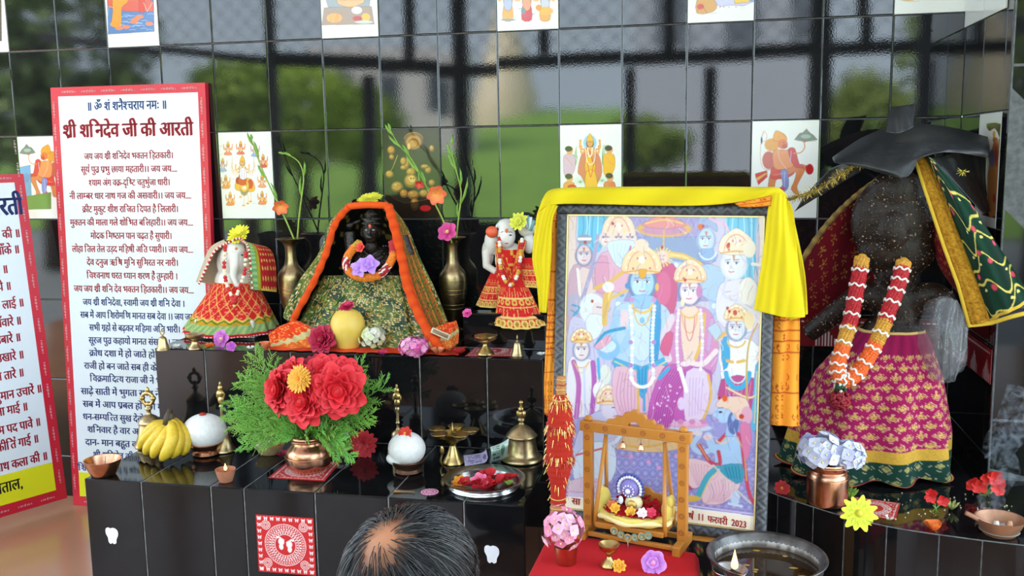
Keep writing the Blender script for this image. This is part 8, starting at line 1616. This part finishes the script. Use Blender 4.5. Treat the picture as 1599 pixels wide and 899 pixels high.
# ------------------------------------------------------------------ things on the round pedestal
e, c, k = lathe_px('copper_pot', 1291, 795, 28, LOW, smooth_prof([(27, 0), (30, 2), (31, 12), (31, 38), (29, 46), (26, 50), (27, 55), (29, 60), (28, 63)], 3)+[(27, 62), (25, 50), (29, 30), (20, 4), (0, 3)], COPPER, 'straight sided copper pot holding white hydrangea, on the right pedestal', 'pot', n=40)
g = G(); [g.lathe([(r0*k, h0*k-.001), (r0*k+.0012, h0*k), (r0*k, h0*k+.001)], 40, cap=False) for r0, h0 in ((30.2, 42), (26.4, 51), (28.6, 59))]; g.build('rolled_ring', COPPER, e)
for dx, dy, r_, lab in ((-.020, -.004, .052, 'larger white lilac hydrangea head leaning left in the copper pot'), (.045, -.002, .040, 'smaller white lilac hydrangea head at the right of the copper pot')):
    cluster('hydrangea_flower', Vector(c)+Vector((dx, dy, 56*k)), r_, 44, .0185, C(190, 190, 222), C(222, 222, 238), lab, flat=.75)
flower('yellow_flower', WZ(1338, 806, LOW)+Vector((.002, -.018, .014)), (.0, -1, .55), .044, 12, 2, C(190, 205, 30), C(228, 228, 60), 'bright yellow flower at the pedestal edge beside the right copper pot', wd=.26, cup=.1, centre=C(215, 205, 60))
e = empty('green_leaves', WZ(1326, 782, LOW+.001), 'small tuft of green leaves behind the yellow flower on the pedestal', 'leaf'); g = G()
for i in range(12): a = i*.55; g.petal((0, 0, .004), (math.cos(a), math.sin(a), .7), (0, 0, 1), .034, .009, col0=C(80, 120, 40), col1=C(120, 165, 60))
g.build('leaves', LEAF, e)
redmat('patterned_mat', [WZ(x, y, LOW) for x, y in ((1318, 801), (1398, 812), (1406, 786), (1335, 776))], 'red printed mat lying beside the yellow flower on the right pedestal')
def red_sprig(px, py, n, sz, c0, c1, name, label, green=True):
    p = WZ(px, py, LOW+.002); e = empty(name, p, label, 'flower'); q = random.Random(px); g = G()
    for i in range(n):
        o_ = Vector((q.uniform(-1, 1)*sz*.6, q.uniform(-.4, .4)*sz, sz*.35+q.uniform(0, 1)*sz*.8))
        for j in range(5): a = j*1.257+q.uniform(0, 1); g.petal(o_, (math.cos(a), -.5+.3*q.random(), math.sin(a)), (0, -1, .3), sz*.42, sz*.4, curl=.1, cup=.2, col0=c0, col1=jit(c1, .12), nu=3, nv=4)
    g.build('petals', PETAL, e); g = G(C(120, 160, 60))
    for i in range(n): g.tube([(q.uniform(-.3, .3)*sz, 0, .0016), (q.uniform(-.5, .5)*sz, q.uniform(-.2, .2)*sz, sz*.6)], .0014, 5)
    if green:
        for i in range(5): a = i*1.2; g.petal((0, 0, .003), (math.cos(a), math.sin(a)*.6, .25), (0, 0, 1), sz*.5, sz*.2, col0=C(140, 165, 70), col1=C(175, 190, 100))
    g.build('stalk', LEAF, e); return e
red_sprig(1462, 802, 3, .040, C(190, 20, 22), C(222, 40, 32), 'red_flower', 'red flower sprig lying in the middle of the right pedestal', False)
red_sprig(1536, 776, 6, .052, C(196, 24, 22), C(226, 48, 36), 'red_flower', 'larger red flower sprig at the back right of the pedestal')
petals('orange_flower', 1458, 828, LOW, .024, 6, C(205, 80, 20), C(228, 120, 40), 'orange crumpled flower at the front edge of the right pedestal', 'flower', up=.9)
e = empty('green_sepals', WZ(1486, 797, LOW+.001), 'pale green sepals next to the red sprig on the pedestal', 'leaf'); g = G()
for i in range(7): a = i*.9; g.petal((0, 0, .002), (math.cos(a), math.sin(a), .6), (0, 0, 1), .026, .008, col0=C(150, 160, 70), col1=C(196, 196, 120))
g.build('leaves', LEAF, e)
p_ = WZ(1214, 772, LOW); flower('orange_red_flower', p_+Vector((.012, .014, .012)), (-.3, -1, .5), .022, 9, 2, C(150, 14, 20), C(190, 26, 28), 'small dark red marigold with an orange heart beside the poster frame', wd=.45, cup=.1, centre=C(228, 130, 40))
petals('white_petals', 1388, 812, LOW, .012, 4, C(215, 205, 190), C(235, 228, 215), 'single pale petal on the mat at the pedestal edge', up=.9)
q = random.Random(12); g = G(C(205, 190, 160))
for i in range(40): p = WZ(q.uniform(1380, 1580), q.uniform(770, 812), LOW); g.ball(p+Vector((0, 0, .0016)), q.uniform(.0012, .0026), 6, 4, jit(C(200, 185, 150), .2))
tag(g.build('crumbs', PAINT), 'crumbs and grains scattered over the right pedestal', 'crumbs', kind='stuff')
e, c, k = flat_bowl('incense_bowl', 1560, 841, 36, 25, LOW, mat('clay_bowl', (.40, .20, .11), .45, .5, noise=(40, .5, (.28, .13, .07))), 'copper coloured bowl of ash and burnt incense at the far right', 'bowl')
g = G(C(120, 116, 110)); g.lathe([(0, .012), (25*k, .012), (27*k, .010)], 24, cap=False); q = random.Random(3)
for i in range(14): g.ball((q.uniform(-18, 18)*k, q.uniform(-14, 14)*k, .014), (.006, .005, .005), 8, 6, q.choice([C(60, 58, 58), C(205, 196, 180), C(190, 120, 80), C(150, 146, 140)]))
g.build('ash', PAINT, e)
g = G(C(206, 150, 110)); g.lathe([(.0, 0), (.010, 0), (.004, .022), (0, .022)], 10, at=(.018, -.012, .014)); g.lathe([(0, 0), (.009, 0), (.005, .020), (0, .02)], 10, at=(-.010, -.010, .014), col=C(214, 205, 190)); g.build('incense_cone', PAINT, e)
p_ = Vector(c); o = G(C(170, 120, 90)).tube([p_+Vector((-.075, -.012, .050)), p_+Vector((-.035, -.010, .030)), p_+Vector((.004, -.004, .018))], [.0052, .0056, .005], 8).build('incense_stick', PAINT); tag(o, 'thick incense stick resting on the rim of the clay bowl', 'incense')
e, c2, k2 = lathe_px('glass_cup', 1543, 806, 18, LOW, smooth_prof([(13, 0), (15, 1), (17, 12), (18, 22)], 3)+[(17, 22), (16, 12), (12, 2), (0, 2)], mat('thin_glass', (.9, .9, .9), .05, trans=1.0, ior=1.3), 'small clear glass cup behind the incense bowl', 'cup')
# smoke rising from the bowl
SM = bpy.data.materials.new('smoke'); SM.use_nodes = True; t = SM.node_tree; t.nodes.clear(); oo = t.nodes.new('ShaderNodeOutputMaterial'); vv = t.nodes.new('ShaderNodeVolumePrincipled'); tc = t.nodes.new('ShaderNodeTexCoord'); nz = t.nodes.new('ShaderNodeTexNoise'); mr = t.nodes.new('ShaderNodeMapRange')
nz.inputs['Scale'].default_value = 38; nz.inputs['Detail'].default_value = 3; nz.inputs['Distortion'].default_value = 1.6; mr.inputs[1].default_value = .50; mr.inputs[2].default_value = .66; mr.inputs[4].default_value = 15.0
vv.inputs['Color'].default_value = (.80, .84, .92, 1); vv.inputs['Anisotropy'].default_value = .2
t.links.new(tc.outputs['Object'], nz.inputs['Vector']); t.links.new(nz.outputs[0], mr.inputs[0]); t.links.new(mr.outputs[0], vv.inputs['Density']); t.links.new(vv.outputs[0], oo.inputs['Volume'])
g = G(); b0 = Vector(c)+Vector((0, 0, .05))
S = [b0, W(1556, 770, b0.y-.01), W(1572, 735, b0.y-.01), W(1560, 700, b0.y-.02), W(1585, 660, b0.y-.02), W(1606, 610, b0.y-.02)]; g.tube([cat(S, i/40) for i in range(41)], [.010+.034*(i/40)**.7 for i in range(41)], 14)
o = g.build('smoke', SM); tag(o, 'thin white smoke curling up from the incense bowl', 'smoke', kind='stuff')
# ------------------------------------------------------------------ iron pan of oil with a burning wick
IR = mat('burnt_iron', (.05, .045, .04), .35, .7, noise=(30, .7, (.20, .19, .18)), bump=(50, .4, .002))
pz = .412; pc_ = WZ(1197, 868, pz); rp_ = 88*mpp(pc_); bot = pz-.085
e = empty('iron_pan', (pc_.x, pc_.y, bot), 'round iron pan of dark oil beside the poster, with a burning wick', 'pan'); hh = .085
def rimcol(a, t): return C(190, 186, 178) if (t > .55 and math.sin(a) > -.2) else C(60, 54, 48)
g = G(); g.lathe(smooth_prof([(rp_*.45, 0), (rp_*.75, .018), (rp_*.93, .05), (rp_, hh)], 5)+[(rp_*1.05, hh+.002), (rp_*1.04, hh+.005), (rp_*.97, hh+.001), (rp_*.90, .052), (rp_*.72, .022), (rp_*.4, .006), (0, .005)], 64); g.build('pan_body', IR, e)
g = G(); g.lathe([(0, .0585), (rp_*.905, .0585)], 64, cap=False); o = g.build('oil', mat('dark_oil', (.018, .010, .004), .03, spec=.6, noise=(14, .5, (.07, .035, .008))), e)
g = G(C(150, 118, 50)); q = random.Random(5)
for i in range(9): a, r = q.uniform(0, 6.28), q.uniform(.2, .8)*rp_; g.ball((r*math.cos(a), r*math.sin(a), .0592), (.010*q.uniform(.5, 1), .004, .0012), 8, 6)
g.build('floating_bits', PAINT, e)
g = G(C(176, 172, 160)); 
def ashlip(u, v): a = R(12+150*u); r = rp_*(.985-.075*v); return Vector((r*math.cos(a), r*math.sin(a), hh+.001-.030*v))
g.grid(ashlip, 60, 8, lambda u, v: mixc(C(196, 192, 184), C(70, 60, 50), min(1, max(0, v*2.2-.5-.6*hsh(int(u*26), 3))))); solid(g.build('ash_crust', PAINT, e), .002)
wl = WZ(1140, 893, pz-.02)-e.location
g = G(); g.lathe(smooth_prof([(.016, 0), (.026, .004), (.034, .016), (.036, .022)], 3)+[(.033, .021), (.024, .007), (0, .004)], 30, at=(wl.x, wl.y, .050)); g.build('wick_cup', STEEL, e)
wp = WZ(1147, 889, pz+.012)-e.location
g = G(C(50, 40, 30)); g.tube([Vector((wl.x, wl.y, .062)), (Vector((wl.x, wl.y, .070))+wp)/2, wp], [.003, .003, .002], 7); g.build('wick', PAINT, e)
g = G(); g.lathe(smooth_prof([(0, 0), (.0062, .005), (.0068, .012), (.004, .024), (.0012, .036), (0, .042)], 3), 14, at=wp); g.build('flame', FLAME, e)
lp = bpy.data.lights.new('flame_light', 'POINT'); lp.energy = .25; lp.color = (1, .55, .2); lp.shadow_soft_size = .01; lo = bpy.data.objects.new('flame_light', lp); COL.objects.link(lo); lo.parent = e; lo.location = wp+Vector((0, -.004, .03))
g = G(); 
for i in range(3): a = i*2.094+.4; g.tube([(rp_*.55*math.cos(a), rp_*.55*math.sin(a), bot-FL-.004), (rp_*.7*math.cos(a), rp_*.7*math.sin(a), .006)], .009, 8)
g.lathe([(rp_*.62, bot-FL-.006), (rp_*.66, bot-FL-.004), (rp_*.66, bot-FL-.018), (rp_*.62, bot-FL-.018)], 40, cap=False)
tag(g.build('pan_stand', IRON, loc=(pc_.x, pc_.y, FL+.0006)), 'three legged iron stand under the oil pan', 'stand')
# ================================================================== THE PERSON SEATED IN FRONT OF THE STEPS
HC = W(643, 905, -1.86); HR = .098
pe_ = empty('person', (HC.x, HC.y-.04, FL+.0006), 'person with thinning black hair seated on the floor, seen from behind', 'person'); po = pe_.location
hc = HC-po
g = G()
g.ball(hc+Vector((0, -.01, 0)), (.088, .104, .098), 28, 20); g.ball(hc+Vector((0, .035, -.065)), (.064, .070, .075), 22, 16); g.ball(hc+Vector((0, .072, -.115)), (.036, .030, .026), 16, 12)
g.tube([hc+Vector((0, .098, -.028)), hc+Vector((0, .116, -.062)), hc+Vector((0, .106, -.070))], [.009, .014, .012], 10)                       # nose
for sx in (-1, 1): g.ball(hc+Vector((sx*.090, .010, -.045)), (.010, .022, .034), 12, 10); g.ball(hc+Vector((sx*.034, .086, -.03)), (.017, .012, .012), 12, 8)
g.ball(hc+Vector((0, .100, -.093)), (.024, .010, .007), 12, 8)
nk = hc+Vector((0, -.02, -.15)); g.tube([hc+Vector((0, -.005, -.06)), nk, nk+Vector((0, -.01, -.06))], [.058, .054, .075], 16)
sh = nk.z-.075
g.tube([Vector((-.17, -.045, sh)), Vector((0, -.045, sh+.012)), Vector((.17, -.045, sh))], [.060, .075, .060], 16)
g.tube([Vector((0, -.045, sh)), Vector((0, -.055, sh-.2)), Vector((0, -.03, .15)), Vector((0, -.01, .10))], [.135, .135, .150, .15], 20)
hands = []
for sx in (-1, 1):
    A, B_, D_ = Vector((sx*.205, -.045, sh-.01)), Vector((sx*.27, .03, sh-.27)), Vector((sx*.17, .24, .155))
    g.tube([A, A.lerp(B_, .5), B_], [.055, .048, .040], 12); g.tube([B_, B_.lerp(D_, .5), D_], [.040, .036, .027], 12); g.ball(B_, .041, 12, 8)
    pm = D_+Vector((-sx*.01, .045, -.006)); g.ball(pm, (.040, .048, .017), 14, 10)
    for i in range(4): f0 = pm+Vector((sx*(.028-.019*i), .036, 0)); ln = (.058, .072, .076, .066)[i if sx > 0 else i]; g.tube([f0, f0+Vector((0, ln*.5, .004)), f0+Vector((0, ln*.85, -.014)), f0+Vector((0, ln*.9, -.026))], [.0095, .009, .0085, .0075], 8)
    t0 = pm+Vector((-sx*.034, -.012, 0)); g.tube([t0, t0+Vector((-sx*.026, .022, .002)), t0+Vector((-sx*.034, .046, -.006))], [.0115, .0105, .009], 8)
    Kn, An = Vector((sx*.33, .29, .085)), Vector((-sx*.10, .33, .06)); g.tube([Vector((sx*.10, .0, .105)), Vector((sx*.22, .16, .105)), Kn], [.095, .085, .066], 14); g.tube([Kn, Kn.lerp(An, .5), An], [.064, .055, .040], 12); g.ball(An+Vector((-sx*.05, .02, -.012)), (.085, .04, .036), 14, 10)
SKINM = mat('skin', attr=True, rough=.45, bump=(250, .15, .0005), sss=.08)
o = g.build('body', SKINM, pe_); clampz(remesh(o, .006, 5), 0)
wn = Vector((-.17, -.34, .66)).normalized()     # the whorl, seen from the middle of the skull
def scalp(v): 
    d = v-hc; return Vector((d.x/.088, (d.y+.01)/.104, d.z/.098))
SK, SCD = C(184, 122, 86), C(34, 27, 25)
def skincol(v):
    v = Vector(v); d = scalp(v); n = d.normalized() if d.length > .01 else Vector((0, 0, -1)); a = n.angle(wn)
    if v.z > hc.z-.09 and d.length < 1.3 and not (n.y > .55 and n.z < .42):
        return mixc(SK, SCD, min(1, max(0, (a-.16)/.55)) if n.x < .25 else min(1, max(0, (a-.16)/.3)))
    return SK
paint_mesh(o, skincol)
for sx in (-1, 1):
    ey = G(C(235, 232, 226)).ball(hc+Vector((sx*.034, .092, -.03)), (.0125, .0095, .0085), 12, 8); ey.ball(hc+Vector((sx*.034, .0995, -.03)), (.0055, .003, .0055), 10, 8, C(40, 24, 18)); ey.build('eye', GLOSS, pe_)
HAIR = mat('black_hair', attr=True, rough=.32, spec=.7)
g = G(); q = random.Random(21); cnt = 0
while cnt < 5200:
    n = Vector((q.gauss(0, 1), q.gauss(0, 1), q.gauss(0, 1))).normalized()
    if n.z < -.55 or (n.y > .42 and n.z < .35) or (n.z < -.05 and n.y > .15): continue
    a = n.angle(wn)
    if a < .10: continue
    if q.random() > min(1.0, .10+(a/.62)**1.5*(.6 if n.x < 0 and n.z > 0 else 1.2)): continue
    P_ = []; p = n.copy(); lift = q.uniform(.004, .012); ln = q.uniform(.30, .62)*(1.25 if n.x > .1 else 1); sw = q.uniform(.25, .5)
    for i in range(7):
        t = i/6; r = 1.0+(lift*(.25+1.5*t-.9*t*t))/.095+.012*(1 if n.x > .1 else .3); P_.append(hc+Vector((p.x*.088*r, p.y*.104*r-.01, p.z*.098*r)))
        aw = (p-wn*p.dot(wn)); aw = (aw-p*aw.dot(p)); aw = aw.normalized() if aw.length > 1e-4 else Vector((1, 0, 0)); side = p.cross(aw)
        dn = Vector((0, 0, -1)); dn = dn-p*dn.dot(p); p = (p+(aw*1.0+side*sw*(1-t)+dn*.5)*ln/6+Vector((q.gauss(0, .012), q.gauss(0, .012), q.gauss(0, .012)))).normalized()
    c0 = C(16, 14, 15) if q.random() > .12 else C(92, 88, 86)
    g.tube(P_, [.00062, .0007, .0007, .00065, .00055, .0004, .0002], 3, col=jit(c0, .3), cap=False); cnt += 1
g.build('hair', HAIR, pe_)
# shirt and trousers follow the body
g = G(C(70, 84, 110))
g.tube([Vector((-.175, -.045, sh)), Vector((0, -.045, sh+.010)), Vector((.175, -.045, sh))], [.068, .080, .068], 18); g.tube([Vector((0, -.045, sh+.0)), Vector((0, -.055, sh-.2)), Vector((0, -.03, .15)), Vector((0, -.01, .09))], [.146, .146, .162, .166], 22)
for sx in (-1, 1): A, B_ = Vector((sx*.205, -.045, sh-.01)), Vector((sx*.27, .03, sh-.27)); g.tube([A, A.lerp(B_, .5), A.lerp(B_, .8)], [.066, .060, .058], 14)
clampz(remesh(g.build('shirt', CLOTH, pe_), .007, 4), 0, .02); paint_mesh(pe_.children[-1], lambda v: C(70, 84, 110))
g = G(C(45, 45, 52)); g.ball((0, 0, .10), (.19, .17, .105), 20, 14)
for sx in (-1, 1): Kn, An = Vector((sx*.33, .29, .085)), Vector((-sx*.10, .33, .06)); g.tube([Vector((sx*.10, .0, .108)), Vector((sx*.22, .16, .108)), Kn], [.106, .096, .077], 16); g.tube([Kn, Kn.lerp(An, .5), Kn.lerp(An, .85)], [.075, .066, .056], 14); g.ball(Kn, .077, 14, 10)
clampz(remesh(g.build('trousers', CLOTH, pe_), .007, 4), 0, .001)
for ch in pe_.children:
    if ch.name.startswith('trousers'): paint_mesh(ch, lambda v: C(45, 45, 52))
    if ch.name.startswith('shirt'): paint_mesh(ch, lambda v: C(70, 84, 110))
bpy.data.objects.remove(_to); bpy.data.curves.remove(_tc)
